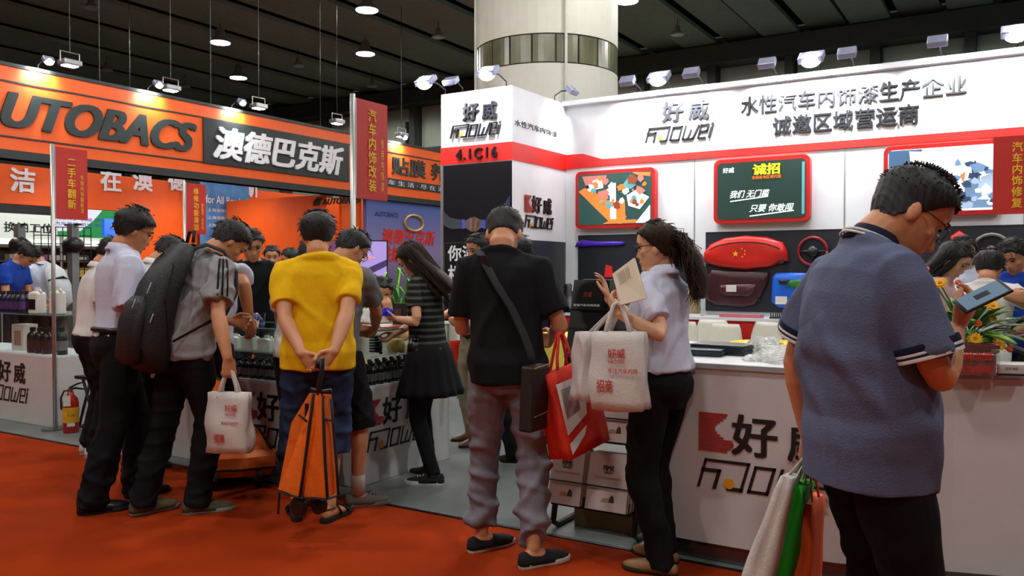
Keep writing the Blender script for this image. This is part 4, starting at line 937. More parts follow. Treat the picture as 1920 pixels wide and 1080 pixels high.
polo_man = person('man in blue-grey polo shirt with white trim looking down at a phone, nearest the camera', spotd(1626, 2.45), 1.735, 60, head=1.07, lean=-10, hunch=42, nod=8, turn=12, skin='warm', girth=1.10, depthf=1.2, shoulder=1.05,
    R=dict(world=W(1790, 622, 2.40), elbow=W(1752, 745, 2.16), dir=(-.1, .6, .7), palm=(-.6, .1, .9), curl=.45, thumb=.35), L=dict(world=W(1516, 815, 2.74), hint=(-.8, -1, 0), palm=(1, 0, 0), curl=.9, thumb=.9, dir=(0, .1, -1)),
    feet=((.12, .0, 14), (-.12, .05, -10)), top=dict(kind='polo', mat=polo_blue, hem=.78, loose=.034, sleeve=.76, swidth=.017, fold=.008, wl=.2, belly=.03, name='polo_shirt', collar_mat=navy, trim_mat=trim_white, trim_dark=navy, collar_lines=(-.12, .18), collar_h=.040),
    bottom=dict(mat=black_trouser, loose=.024, hem=.03), shoes=dict(mat=black_leather, sole=sole_dark), hair=dict(out=.018, sides=.006, tuft=.012, tuft_lo=.15, lift=1.1, fall=.35, nape=.06, tufts=520), glasses='thin', vox=.0056, seed=17)

# --- second row, standing at the showcases
phone_man = person('man in white shirt stooping behind the backpack wearer, holding a pink phone low', spot(262, 893), 1.70, 62, lean=10, hunch=16, nod=22, turn=4, skin='tan',
    R=dict(world=W(272, 688, 5.55), hint=(.3, -1, 0), palm=(-1, 0, 0), curl=.55, dir=(0, .5, -1)), L=dict(to=(-.15, .34, 1.04), curl=.5),
    feet=((.10, -.10, 10), (-.10, .10, -5)), top=dict(kind='shirt', mat=white_cotton, hem=.92, loose=.02, sleeve=.7, swidth=.02, name='shirt'), bottom=dict(mat=black_trouser, loose=.016, hem=.03), shoes=dict(mat=black_leather, sole=sole_dark, ankle=.07), hair=dict(), vox=.0105, seed=21)
edge_man = person('man in white shirt half hidden behind the leftmost visitor, white trainers', spot(174, 853), 1.68, 78, lean=6, hunch=10, nod=18, R=dict(to=(.18, .26, 1.02), curl=.5), L=dict(to=(-.15, .3, 1.02), curl=.5),
    top=dict(kind='shirt', mat=white_cotton, hem=.93, sleeve=.7, swidth=.022, name='shirt'), bottom=dict(mat=black_trouser, loose=.016, hem=.04), shoes=dict(mat=M('white_trainer', '#bfbcb0', rough=.7), sole=sole_white), hair=dict(), vox=.0115, seed=22)
blue_shirt_man = person('man in pale blue shirt at the showcase, partly behind the grey t-shirt wearer', spot(392, 903), 1.73, 50, lean=8, hunch=10, nod=20, R=dict(world=W(468, 600, 5.35), hint=(1, -.6, -.2), curl=.4), L=dict(to=(-.1, .34, 1.02), curl=.5),
    top=dict(kind='shirt', mat=pale_blue, hem=.9, sleeve=.72, swidth=.024, name='shirt'), bottom=dict(mat=charcoal, loose=.014, hem=.03), shoes=dict(mat=black_leather, sole=sole_dark), hair=dict(), vox=.0110, seed=23)
shorts_man = person('man in grey top and black shorts half hidden behind the yellow t-shirt wearer, glasses', spot(624, 944), 1.70, 36, lean=8, hunch=12, nod=24, turn=20, R=dict(world=W(704, 612, 5.45), hint=(1, -.6, -.2), curl=.4), L=dict(to=(-.1, .36, 1.04), curl=.4),
    feet=((.17, .02, 46), (-.06, .08, 20)), top=dict(kind='tee', mat=mid_grey, hem=.84, sleeve=.7, swidth=.018), bottom=dict(kind='shorts', mat=black_cotton, loose=.028, hem=.46), shoes=dict(mat=grey_mesh, sole=sole_grey, sock=sock_grey, sock_h=.10, laces=M('lace_grey', '#4a4a48')), hair=dict(), glasses='thick', vox=.0100, seed=24)
dark_head = person('dark-haired man in white shirt bending over the showcase left of the yellow t-shirt wearer', spot(566, 921), 1.67, 22, lean=8, hunch=14, nod=30, turn=8, R=dict(to=(.1, .36, 1.04)), L=dict(to=(-.1, .36, 1.04)),
    top=dict(kind='shirt', mat=white_cotton, hem=.88, sleeve=.7, name='shirt'), bottom=dict(mat=charcoal, hem=.03), shoes=dict(mat=black_leather, sole=sole_dark), hair=dict(out=.024, sides=.022, tuft=.018), vox=.0110, seed=25)
# --- behind the showcases
staff_black = person('staff man in black t-shirt with a small badge, behind the middle showcase', spotd(476, 7.15), 1.76, 190, lean=6, hunch=8, nod=10, turn=-20, L=dict(world=W(545, 585, 6.8), hint=(-1, 0, -.2), curl=.4), R=dict(to=(.22, .28, .98), curl=.4),
    top=dict(kind='tee', mat=black_cotton, hem=.84, loose=.026, sleeve=.7, swidth=.02), bottom=dict(mat=charcoal, hem=.03), shoes=dict(mat=black_leather, sole=sole_dark), hair=dict(), glasses='thin', vox=.0120, seed=26)
far_man = person('man with short black hair facing the aisle, far behind the black t-shirt staff man', spotd(510, 9.4), 1.68, 178, nod=8, top=dict(kind='tee', mat=mid_grey, hem=.84), bottom=dict(mat=charcoal, hem=.03), shoes=dict(mat=black_leather), hair=dict(tufts=60), vox=.0155, seed=27)
far_woman = person('woman in white blouse turned left, far behind the showcase', spotd(548, 8.8), 1.64, -100, sex='f', nod=12, top=dict(kind='shirt', mat=white_cotton, hem=.9, name='blouse'), bottom=dict(mat=charcoal, hem=.03), shoes=dict(mat=black_leather), hair=dict(tufts=60, out=.022, sides=.02), vox=.0150, seed=28)
seated_man = person('man in white t-shirt seated behind the showcase, resting his chin on his hand', spotd(708, 7.1), 1.74, 172, lean=8, hunch=8, nod=-2, tilt=-6, drop=.385, L=dict(world=W(728, 588, 6.86), hint=(-.6, .2, -1), dir=(.1, -.1, 1), palm=(.3, -1, 0), curl=.5), R=dict(to=(.12, .36, .62), hint=(1, -.2, -.4), curl=.4),
    feet=((.12, .42, 10), (-.12, .42, -10)), top=dict(kind='tee', mat=white_cotton, hem=.86), bottom=dict(mat=charcoal, hem=.03), shoes=dict(mat=black_leather, sole=sole_dark), hair=dict(out=.024, tuft=.018), vox=.0115, seed=29)
brown_shoe_man = person('man in beige trousers and brown shoes, mostly hidden behind the black t-shirt wearer', spot(900, 828), 1.70, -128, nod=12, R=dict(to=(.18, .26, 1.04)), L=dict(to=(-.18, .26, 1.04)), feet=((.10, .0, 8), (-.10, .10, -6)),
    top=dict(kind='tee', mat=charcoal, hem=.86), bottom=dict(mat=beige_trouser, hem=.05), shoes=dict(mat=brown_leather, sole=sole_dark, ankle=.06), hair=dict(), vox=.0125, seed=30)
white_sole_woman = person('dark-haired woman in black with white-soled shoes, hidden behind the black t-shirt wearer', spot(976, 866), 1.66, -60, sex='f', nod=14, top=dict(kind='tee', mat=black_cotton, hem=.86), bottom=dict(mat=black_trouser, hem=.05), shoes=dict(mat=black_knit, sole=sole_white, sole_h=.03), hair=dict(out=.022, sides=.02), vox=.0120, seed=31)
# --- right counter
pink_girl = person('long-haired woman in pale pink top leaning at the counter beyond the phone user', spotd(1742, 5.35), 1.62, 105, sex='f', skin='light', lean=6, hunch=10, nod=20, turn=0, top=dict(kind='tee', mat=pink_top, hem=.88, sleeve=.7), bottom=dict(mat=charcoal, hem=.03), shoes=dict(mat=black_leather),
    hair=dict(out=.016, sides=.016, tufts=40, locks=long_locks, mass=LONG_MASS), vox=.0095, seed=32)
glasses_man = person('man in white shirt and glasses facing the aisle behind the flower arrangement', spotd(1806, 6.3), 1.66, 184, nod=10, turn=-8, top=dict(kind='shirt', mat=pale_blue, hem=.88, name='shirt', loose=.026), bottom=dict(mat=charcoal, hem=.03), shoes=dict(mat=black_leather), hair=dict(out=.014, tuft=.014), glasses='thin', vox=.0110, seed=33)
back_man = person('man in white t-shirt with his back turned, between the glasses wearer and the blue t-shirt', spotd(1846, 5.6), 1.56, 12, nod=14, hunch=10, lean=6, R=dict(world=W(1888, 556, 5.2), hint=(1, -.5, -.5), dir=(.8, .2, 0), curl=.4), top=dict(kind='tee', mat=white_cotton, hem=.86), bottom=dict(mat=charcoal, hem=.03), shoes=dict(mat=black_leather), hair=dict(out=.022, sides=.018), eyes=False, vox=.0110, seed=34)
blue_man = person('man in bright blue t-shirt at the right edge, looking down', spotd(1912, 5.9), 1.64, 210, nod=22, hunch=8, R=dict(to=(.16, .34, 1.05)), L=dict(to=(-.16, .34, 1.05)), top=dict(kind='tee', mat=blue_tee, hem=.86), bottom=dict(mat=charcoal, hem=.03), shoes=dict(mat=black_leather), hair=dict(), vox=.0110, seed=35)
# --- beyond the left showcase
blue_edge = person('man in dark blue t-shirt at the left edge bending over the bottle showcase', spotd(2, 9.6), 1.80, 120, lean=16, hunch=16, nod=24, L=dict(to=(-.14, .40, .98), curl=.3), R=dict(to=(.14, .40, .98), curl=.3), top=dict(kind='tee', mat=blue_tee, hem=.86), bottom=dict(mat=charcoal, hem=.03), shoes=dict(mat=black_leather), hair=dict(), vox=.0125, seed=36)
pack_man = person('man in pale t-shirt with a white backpack, bending beyond the left showcase', spotd(92, 10.3), 1.76, -42, lean=12, hunch=14, nod=18, L=dict(to=(-.2, .38, .98), curl=.3), R=dict(to=(.16, .40, .98), curl=.3), top=dict(kind='tee', mat=pale_blue, hem=.86, sleeve=.74, swidth=.02), bottom=dict(mat=charcoal, hem=.03), shoes=dict(mat=black_leather), hair=dict(), vox=.0125, seed=37)
black_far = person('man in black t-shirt seen from behind, far beyond the left showcase', spotd(38, 11.5), 1.66, 8, nod=10, top=dict(kind='tee', mat=black_cotton, hem=.86), bottom=dict(mat=charcoal, hem=.03), shoes=dict(mat=black_leather), hair=dict(tufts=60), eyes=False, vox=.0170, seed=38)
purple_far = person('visitor in purple t-shirt far behind the white backpack wearer', spotd(64, 12.3), 1.62, -160, nod=10, top=dict(kind='tee', mat=purple_tee, hem=.86), bottom=dict(mat=charcoal, hem=.03), shoes=dict(mat=black_leather), hair=dict(tufts=60), vox=.018, seed=39)
hidden_head = person('black-haired visitor whose head shows just behind the white-shirted man', spotd(210, 7.0), 1.62, 30, nod=12, top=dict(kind='tee', mat=charcoal, hem=.86), bottom=dict(mat=charcoal, hem=.03), shoes=dict(mat=black_leather), hair=dict(tufts=80), eyes=False, vox=.0125, seed=40)
far_dark = person('visitor in dark clothes standing deep in the orange booth', spotd(331, 9.5), 1.62, 150, nod=12, top=dict(kind='tee', mat=charcoal, hem=.86), bottom=dict(mat=charcoal, hem=.03), shoes=dict(mat=black_leather), hair=dict(tufts=60), vox=.016, seed=41)
# ------------------------------------------------------------------ showcases
glass = M('case_glass', (.95, .985, .97), glass=True); glass_edge = M('glass_edge', '#5f8f80', rough=.2, var=0)
def glass_case(t, x0, x1, y0, y1, z0, z1, parts=('front', 'back', 'left', 'right', 'top')):
    g = .006
    for nm in parts:
        b = {'front': (x0, x1, y0, y0 + g, z0, z1), 'back': (x0, x1, y1 - g, y1, z0, z1), 'left': (x0, x0 + g, y0, y1, z0, z1), 'right': (x1 - g, x1, y0, y1, z0, z1), 'top': (x0, x1, y0, y1, z1, z1 + .008)}[nm]
        part(MB().box(*b), nm + '_pane', glass, t)
    for (x, y) in ((x0, y0), (x1 - .012, y0), (x0, y1 - .012), (x1 - .012, y1 - .012)): part(MB().box(x, x + .012, y, y + .012, z0, z1), 'corner_rail', alu, t)
    for b in ((x0, x1, y0, y0 + .008, z1, z1 + .009), (x0, x1, y1 - .008, y1, z1, z1 + .009), (x0, x0 + .008, y0, y1, z1, z1 + .009), (x1 - .008, x1, y0, y1, z1, z1 + .009)): part(MB().box(*b), 'top_edge', glass_edge, t)
def base_cab(t, x0, x1, y0, y1, z1):
    part(MB().box(x0, x1, y0, y1, .008, z1), 'base', counter_white, t, bevel=.004)
    part(MB().box(x0 + .001, x1 - .001, y0 + .001, y1 - .001, z1, z1 + .012), 'case_floor', white_paint, t)
    for z in (.1, .3, .5): part(MB().tube([(x1 - .001, y0 + .012, z), (x1 + .002, y0 + .012, z)], .005, 8), 'screw', steel, t)
ZB, ZG = .632, 1.0
lc = thing('showcase', (-8.2, 4.47, 0), 'left glass-topped white showcase beside the fire extinguisher', 'showcase')
base_cab(lc, -9.25, -7.31, 4.19, 4.74, ZB); glass_case(lc, -9.25, -7.31, 4.19, 4.74, ZB + .012, ZG)
logo((-8.10, 4.19, .36), .62, FRONT, lc)
mc = thing('showcase', (-4.7, 4.28, 0), 'middle glass-topped white showcase in front of the yellow t-shirt wearer', 'showcase')
base_cab(mc, -5.75, -4.18, 4.02, 4.54, ZB); glass_case(mc, -5.75, -4.18, 4.02, 4.54, ZB + .012, ZG)
logo((-4.40, 4.02, .36), .62, FRONT, mc)
sc = thing('showcase', (-3.91, 4.5, 0), 'corner glass-topped white showcase beside the young woman in the striped top', 'showcase')
base_cab(sc, -4.17, -3.65, 4.02, 5.05, ZB); glass_case(sc, -4.17, -3.65, 4.02, 5.05, ZB + .012, ZG)
logo((-3.65, 4.42, .37), .56, SIDE, sc)

# ------------------------------------------------------------------ flag signs on poles
def flag_sign(x, y, frame, width, label, main, sub, z0=1.86, z1=2.49, foot=0.008, base=True, side=1):
    t = thing('flag_sign', (x, y, foot), label, 'sign'); ax = frame[0]; az = frame[2]; c = np.array([x, y, 0.0])
    part(MB().tube([(x, y, foot), (x, y, z1 + .02)], .017, 10), 'pole', alu, t, smooth=True)
    if base: part(MB().lathe([(.11, foot), (.11, foot + .012), (.03, foot + .02)], (x, y, 0), 20), 'foot', steel, t)
    part(MB().obox(c + ax * side * (.018 + width / 2) + ZH * (z0 + z1) / 2, ax, ZH, az, width / 2, (z1 - z0) / 2, .006), 'board', sign_red, t)
    part(MB().obox(c + ax * side * .018 + ZH * (z0 + z1) / 2, ax, ZH, az, .004, (z1 - z0) / 2, .012), 'edge_rail', alu, t)
    n = len(main); h = .088 * n if n > 4 else .10 * n
    text('\n'.join(main), c + ax * side * (.018 + width * .50) + ZH * ((z0 + z1) / 2) + az * .006, .075, min(h, (z1 - z0) * .84), letter_yellow, t, frame, 'sign_lettering', bold=.015, depth=.004, line=1.05)
    if sub: text('\n'.join(sub), c + ax * side * (.018 + width * .82) + ZH * (z0 + .23) + az * .006, .032, .34, letter_yellow, t, frame, 'sign_lettering', depth=.004, line=1.05)
    return t
flag_sign(-7.285, 4.17, SIDE, .30, 'red flag sign on a white pole at the corner of the left showcase', '二手车翻新', '专用内饰翻新漆')
flag_sign(-3.625, 3.985, SIDE, .31, 'tall red flag sign on a white pole right of the yellow t-shirt wearer', '汽车内饰改装', '专用内饰漆')
p = dep(345, 347, 10.4); flag_sign(p[0], p[1], SIDE, .30, 'small distant red flag sign left of the sky-blue poster', '维修功能清洁', '高效')
p = dep(1862, 260, 6.86); flag_sign(p[0] + .36, p[1], FRONT, .34, 'red flag sign at the right edge in front of the third screen', '汽车内饰修复', '', side=-1)

# ------------------------------------------------------------------ bottles
btl_black = M('bottle_black', '#15141a', rough=.25, var=.1); btl_purple = M('bottle_purple', '#1d1a35', rough=.25, var=.1); can_white = M('can_white', '#d8d8d2', rough=.4, var=.03); lbl_silver = M('label_silver', '#8d8d92', rough=.35, metal=.4); lbl_purple = M('label_purple', '#4b2a63', rough=.5)
def bottle(loc, r, h, mat, capm, label, group, lab=None):
    t = thing('bottle', loc, label, 'bottle', group); c = loc
    part(MB().lathe([(r * .92, 0), (r, .006), (r, h * .66), (r * .8, h * .76), (r * .42, h * .83), (r * .40, h * .9)], c, 14), 'body', mat, t, smooth=True)
    part(MB().lathe([(r * .5, h * .86), (r * .5, h), (r * .42, h)], c, 12), 'cap', capm, t)
    if lab: part(MB().lathe([(r * 1.012, h * .16), (r * 1.012, h * .52)], c, 14), 'label_band', lab, t)
    return t
def bottle_row(proto, spots):
    for s in spots: copy_tree(proto, None, tuple(s))
ZT = ZG + .009
b0 = bottle((-8.04, 4.30, ZT), .032, .20, btl_purple, black_plastic, 'dark purple bottle in the rows on top of the left showcase', 'purple bottles on the left showcase', lbl_purple)
bottle_row(b0, [(-8.04 - .078 * (i % 6) , 4.30 + .09 * (i // 6), ZT) for i in range(1, 12)])
b1 = bottle((-7.86, 4.30, ZB + .013), .050, .235, btl_black, black_plastic, 'black bottle standing inside the left showcase', 'black bottles inside the left showcase', M('label_maroon', '#3a1d22'))
bottle_row(b1, [(-7.74, 4.30, ZB + .013), (-7.62, 4.30, ZB + .013), (-7.80, 4.44, ZB + .013), (-7.66, 4.44, ZB + .013)])
bottle((-7.42, 4.32, ZB + .013), .045, .245, btl_black, black_plastic, 'single black bottle at the right end inside the left showcase', None, lbl_silver)
def jerrycan(loc, w, d, h, label, group=None, mat=None, lab=None, cat='canister'):
    t = thing('canister', loc, label, cat, group); x, y, z = loc; mat = mat or can_white
    rr = lambda s, zz: [(x + s * q[0] * w / 2, y + s * q[1] * d / 2, z + zz) for q in [(-1, -.8), (-.8, -1), (.8, -1), (1, -.8), (1, .8), (.8, 1), (-.8, 1), (-1, .8)]]
    part(MB().loft([rr(.96, 0), rr(1, .01), rr(1, h * .74), rr(.9, h * .80), rr(.45, h * .86)]), 'body', mat, t, smooth=False, bevel=.004)
    part(MB().lathe([(w * .17, h * .84), (w * .17, h), (w * .14, h)], (x, y, z), 12), 'cap', mat, t)
    part(MB().tube([(x + w * .2, y, z + h * .80), (x + w * .36, y, z + h * .90), (x + w * .46, y, z + h * .78)], .010, 8), 'handle', mat, t, smooth=True)
    if lab: part(MB().box(x - w * .38, x + w * .38, y - d / 2 - .0015, y - d / 2, z + h * .15, z + h * .55), 'label_patch', lab, t)
    return t
jerrycan((-7.78, 4.30, ZT), .15, .10, .24, 'white canister with black label beside the purple bottles on the left showcase', lab=btl_black)
jerrycan((-7.52, 4.34, ZT), .13, .10, .25, 'white canister behind the sign pole on the left showcase')
t = thing('carton', (-8.22, 4.40, ZB + .013), 'pale printed carton inside the left showcase', 'carton'); part(MB().box(-8.30, -8.10, 4.34, 4.48, ZB + .013, ZB + .26), 'box', M('carton_pale', '#cbbfb8'), t); part(MB().box(-8.26, -8.14, 4.338, 4.34, ZB + .06, ZB + .2), 'label_patch', M('carton_pink', '#a47a72'), t)
# middle showcase: black bottles low, white canisters above on a shelf
b2 = bottle((-5.60, 4.09, ZB + .013), .030, .135, btl_black, black_plastic, 'small black bottle in the long rows inside the middle showcase', 'small black bottles in the middle showcase', lbl_silver)
bottle_row(b2, [(-5.60 + .072 * (i % 20), 4.09 + .085 * (i // 20), ZB + .013) for i in range(1, 40)])
b3 = bottle((-3.71, 4.10, ZB + .013), .030, .145, btl_black, black_plastic, 'small black bottle in the rows inside the corner showcase', 'small black bottles in the corner showcase', lbl_silver)
bottle_row(b3, [(-3.71 - .08 * (i // 12), 4.10 + .078 * (i % 12), ZB + .013) for i in range(1, 36)])
def shelf(t, x0, x1, y0, y1, z):
    part(MB().box(x0, x1, y0, y1, z, z + .006), 'glass_shelf', glass, t)
    for x, y in ((x0, y0), (x1 - .01, y0), (x0, y1 - .01), (x1 - .01, y1 - .01)): part(MB().box(x, x + .01, y, y + .01, ZB + .012, z), 'shelf_leg', alu, t)
shelf(mc, -5.70, -4.25, 4.22, 4.50, .80); shelf(sc, -4.08, -3.85, 4.15, 4.95, .80)
for i, x in enumerate((-5.15, -4.98, -4.80, -4.62, -4.46)): jerrycan((x, 4.34, .807), .13, .09, .115 + .01 * (i % 2), 'squat white canister on the glass shelf, %s from the left' % ('first', 'second', 'third', 'fourth', 'fifth')[i])
spring_blue = M('coil_blue', '#1c2744', rough=.4)
t = thing('coil_sample', (-3.9, 4.55, .807), 'dark blue coiled sample on the shelf of the corner showcase', 'sample')
part(MB().tube([(-3.93 + .04 * math.cos(a), 4.55 + .04 * math.sin(a), .82 + .02 * a / 6.28) for a in np.linspace(0, 6.28 * 6, 90)], .009, 6), 'coil', spring_blue, t, smooth=True)
t = alone(MB().ell((-3.95, 4.25, .85), (.07, .09, .05)), 'cushion_sample', M('dark_green', '#1c2f1c', var=.3), (-3.95, 4.25, .807), 'dark green soft sample on the shelf of the corner showcase', 'sample', smooth=True)
t = alone(MB().lathe([(.06, .807), (.07, .85), (.05, .90), (.04, .90)], (-3.95, 4.80, 0), 16), 'bowl', M('yellow_bowl', '#a8893a'), (-3.95, 4.8, .807), 'small mustard bowl on the shelf of the corner showcase', 'bowl', smooth=True)
# things on the showcase tops
def rumple(c, r, h, mat, name, label, cat, seed, n=26):
    g = np.random.RandomState(seed); rows = []
    for i in range(9):
        q = 1 - i / 8; ring_ = []
        for j in range(n):
            a = 2 * math.pi * j / n; k_ = 1 + .25 * math.sin(3 * a + seed) + .14 * math.sin(7 * a + 2 * seed + i) ; rr_ = r * math.sin((i + .4) / 8.8 * math.pi * .5 + .02) if False else r * (1 - (1 - q) ** 2.2) ** .5 if False else r * math.cos((1 - q) * math.pi / 2 * .97)
            ring_.append((c[0] + rr_ * k_ * math.cos(a), c[1] + rr_ * k_ * .8 * math.sin(a), c[2] + max(0, h * math.sin((1 - q) * 1.57) * (1 + q * (.30 * math.sin(5 * a + seed * 3) + .20 * math.sin(9 * a + i)) + .05 * g.normal()))))
        rows.append(ring_)
    return alone(MB().loft(rows), name, mat, c, label, cat, smooth=False)
blue_cloth = M('blue_cloth', '#1d1f7a', rough=.5, var=.2, sheen=.3)
q = gp(482, 606, ZT); rumple((q[0], 4.30, ZT), .10, .075, blue_cloth, 'polishing_cloth', 'crumpled royal-blue cloth on top of the middle showcase', 'cloth', 3)
jerrycan((gp(470, 596, ZT)[0] - .02, 4.42, ZT), .11, .08, .21, 'white canister on top of the middle showcase beside the blue cloth')
for i, px in enumerate((432, 458)):
    q = gp(px, 612, ZT); alone(MB().lathe([(.030, 0), (.036, .09), (.034, .09), (.028, .008)], (q[0], 4.20, ZT), 16), 'glass_tumbler', glass, (q[0], 4.2, ZT), ('left' if i == 0 else 'right') + ' clear tumbler on the middle showcase', 'glass', smooth=True)
for i, (x, y, a, cc) in enumerate(((-3.86, 4.35, .2, '#c9c4bd'), (-3.80, 4.55, -.3, '#b8453a'), (-3.92, 4.62, .6, '#d6d2c6'), (-3.83, 4.78, .1, '#c2bdb4'))):
    alone(MB().obox((x, y, ZT + .004), (math.cos(a), math.sin(a), 0), (-math.sin(a), math.cos(a), 0), (0, 0, 1), .075, .10, .003), 'leaflet', M('leaflet%d' % i, cc, rough=.4), (x, y, ZT), '%s leaflet lying on the corner showcase top' % ('pale nearest', 'red', 'cream', 'pale farthest')[i], 'leaflet')
t = bottle((-4.02, 4.66, ZT), .028, .19, M('bottle_yellow', '#c9a21c', rough=.3), can_white, 'yellow bottle on the corner showcase before the seated man', None)
t = thing('carton', (-3.86, 4.68, ZT), 'upright dark printed packet on the corner showcase beside the yellow bottle', 'carton'); part(MB().box(-3.90, -3.80, 4.70, 4.74, ZT, ZT + .16), 'box', M('packet_dark', '#241a18', var=.5, vscale=30), t)
part(MB().box(-3.885, -3.815, 4.698, 4.70, ZT + .03, ZT + .12), 'label_patch', M('packet_print', '#5a3a2a', var=.5, vscale=40), t)

# ------------------------------------------------------------------ right counter with the curved front
path = [(-1.52, 3.895), (-1.3, 3.89), (-.95, 3.89), (-.72, 3.92), (-.5, 3.98), (-.27, 4.07), (0, 4.15), (.3, 4.26), (.7, 4.45), (1.2, 4.75)]
rc = thing('reception_counter', (-1.0, 4.1, 0.008), 'large white curved reception counter at the right with logo on its front', 'counter')
def strip(pts, dy, z0, z1): return [[(x + dx_, y + dy_, z) for (x, y), (dx_, dy_) in pts] for z in (z0, z1)]
pn = []
for i, p_ in enumerate(path):
    a = np.array(path[max(i - 1, 0)]); b = np.array(path[min(i + 1, len(path) - 1)]); d = unit(b - a); pn.append((np.array(p_), np.array([-d[1], d[0]])))
def slab(f0, f1, z0, z1):
    rows = []
    for p_, n_ in pn:
        a = p_ + n_ * f0; b = p_ + n_ * f1; rows.append([(a[0], a[1], z0), (b[0], b[1], z0), (b[0], b[1], z1), (a[0], a[1], z1)])
    return MB().loft(rows)
part(slab(.0, .035, .10, .935), 'front_panel', counter_white, rc); part(slab(.03, .06, .012, .10), 'plinth', M('plinth_steel', '#7b7c80', rough=.22, metal=.85), rc)
part(slab(-.01, .56, .935, .962), 'worktop', white_paint, rc); part(slab(.52, .55, .012, .935), 'rear_panel', counter_white, rc)
part(slab(-.015, -.01, .938, .960), 'edge_strip', M('edge_grey', '#9a9c9c', rough=.4), rc)
for k_ in (0, -1):
    (p_, n_) = pn[k_]; d = np.array([n_[1], -n_[0]]) * .018 * (1 if k_ == 0 else -1); q = p_ + n_ * .27
    part(MB().obox((q[0] + d[0], q[1] + d[1], .475), (n_[0], n_[1], 0), (n_[1], -n_[0], 0), (0, 0, 1), .265, .016, .46), 'end_panel', counter_white, rc)
logo((-1.04, 3.89, .53), .60, FRONT, rc, depth=.004)
ZC = .963
fly = M('flyer_dark', '#2c3a3c', rough=.35, var=.2, vscale=12)
for i, (px, py, n, a) in enumerate(((1306, 664, 8, .1), (1358, 662, 12, -.12))):
    q = gp(px, py, ZC); t = thing('flyer_stack', (q[0], q[1], ZC), ('left' if i == 0 else 'right') + ' stack of dark glossy flyers on the curved counter', 'flyers')
    for j in range(n):
        aa = a + .04 * math.sin(j * 2.3 + i); part(MB().obox((q[0] + .004 * math.sin(j * 5), q[1], ZC + .002 + .0042 * j), (math.cos(aa), math.sin(aa), 0), (-math.sin(aa), math.cos(aa), 0), (0, 0, 1), .15, .105, .0016), 'flyer', fly, t)
plast = M('plastic_bag', '#d9dad8', rough=.3, var=.06, spec=.6, bump=.5, bscale=30)
for i, (px, py, r, h) in enumerate(((1432, 664, .10, .09), (1462, 678, .11, .075), (1410, 676, .05, .03))):
    q = gp(px, py, ZC); rumple((q[0], q[1], ZC), r, h, plast, 'plastic_bag', ('large', 'nearest', 'small')[i] + ' crumpled white plastic bag on the curved counter', 'bag', 5 + i)
acry = M('acrylic', (.97, .96, .96), glass=True); q = gp(1826, 706, ZC); x, y = q[0], q[1]
t = thing('acrylic_box', (x, y, ZC), 'clear acrylic tray with red lettering on the curved counter', 'box')
w2 = .095; v1 = unit([1, .34, 0]); v2 = np.cross(ZH, v1); c0 = np.array([x, y + .02, ZC])
for nm, off_, h1, hw_, hd_ in (('front_pane', 0, .065, w2, .003), ('back_pane', .10, .065, w2, .003)): part(MB().obox(c0 + v2 * off_ + ZH * .065, v1, v2, ZH, hw_, hd_, h1), nm, acry, t)
for s in (-1, 1): part(MB().obox(c0 + v2 * .05 + v1 * w2 * s + ZH * .065, v1, v2, ZH, .003, .053, .065), 'side_pane', acry, t)
part(MB().obox(c0 + v2 * .05 + ZH * .045, v1, v2, ZH, w2 * .9, .042, .043), 'leaflets', M('box_leaflets', '#8f5f5c', var=.3, vscale=30), t); part(MB().obox(c0 - v2 * .004 + ZH * .122, v1, v2, ZH, w2, .002, .008), 'rim', M('rim_maroon', '#6b2a2c'), t)
text('招商加盟', c0 - v2 * .004 + ZH * .085, .13, .035, red_let, t, (v1, ZH, -v2), 'box_lettering', bold=.01, depth=.002)
text('内饰修复', c0 - v2 * .004 + ZH * .030, .13, .03, red_let, t, (v1, ZH, -v2), 'box_lettering', bold=.01, depth=.002)
q = gp(1895, 704, ZC); t = thing('card_holder', (q[0], q[1], ZC), 'small clear holder of name cards on the curved counter', 'card holder')
part(MB().obox((q[0], q[1], ZC + .024), v1, v2, ZH, .05, .012, .023), 'cards', M('name_card', '#d8d6d2', rough=.5), t); part(MB().obox(np.array([q[0], q[1], ZC + .02]) - v2 * .016, v1, v2, ZH, .056, .002, .020), 'front_lip', acry, t); part(MB().obox(np.array([q[0], q[1], ZC + .005]), v1, v2, ZH, .056, .02, .004), 'foot', black_plastic, t)
text('好威', np.array([q[0], q[1], ZC + .03]) - v2 * .0125, .05, .012, M('letter_grey2', '#55575e'), t, (v1, ZH, -v2), 'card_print', depth=.001)
q = gp(1905, 660, ZC); t = thing('steering_wheel', (q[0] + .1, q[1] + .12, ZC), 'dark steering wheel with red spokes lying on the curved counter', 'steering wheel')
cw = np.array([q[0] + .12, q[1] + .12, ZC + .09]); uu = unit([1, .2, .1]); vv = unit([-.1, .8, .55])
part(MB().tube([cw + uu * .17 * math.cos(a) + vv * .17 * math.sin(a) for a in (2 * math.pi * j / 32 for j in range(33))], .017, 8), 'rim', black_leather, t, smooth=True); part(MB().tube([cw - uu * .16, cw, cw + uu * .16], [.014, .04, .014], 8, flat=.5), 'spoke', M('spoke_red', '#6b1512', rough=.4), t, smooth=True); part(MB().tube([cw, cw - vv * .16], [.03, .014], 8), 'spoke', M('spoke_red', '#6b1512'), t)
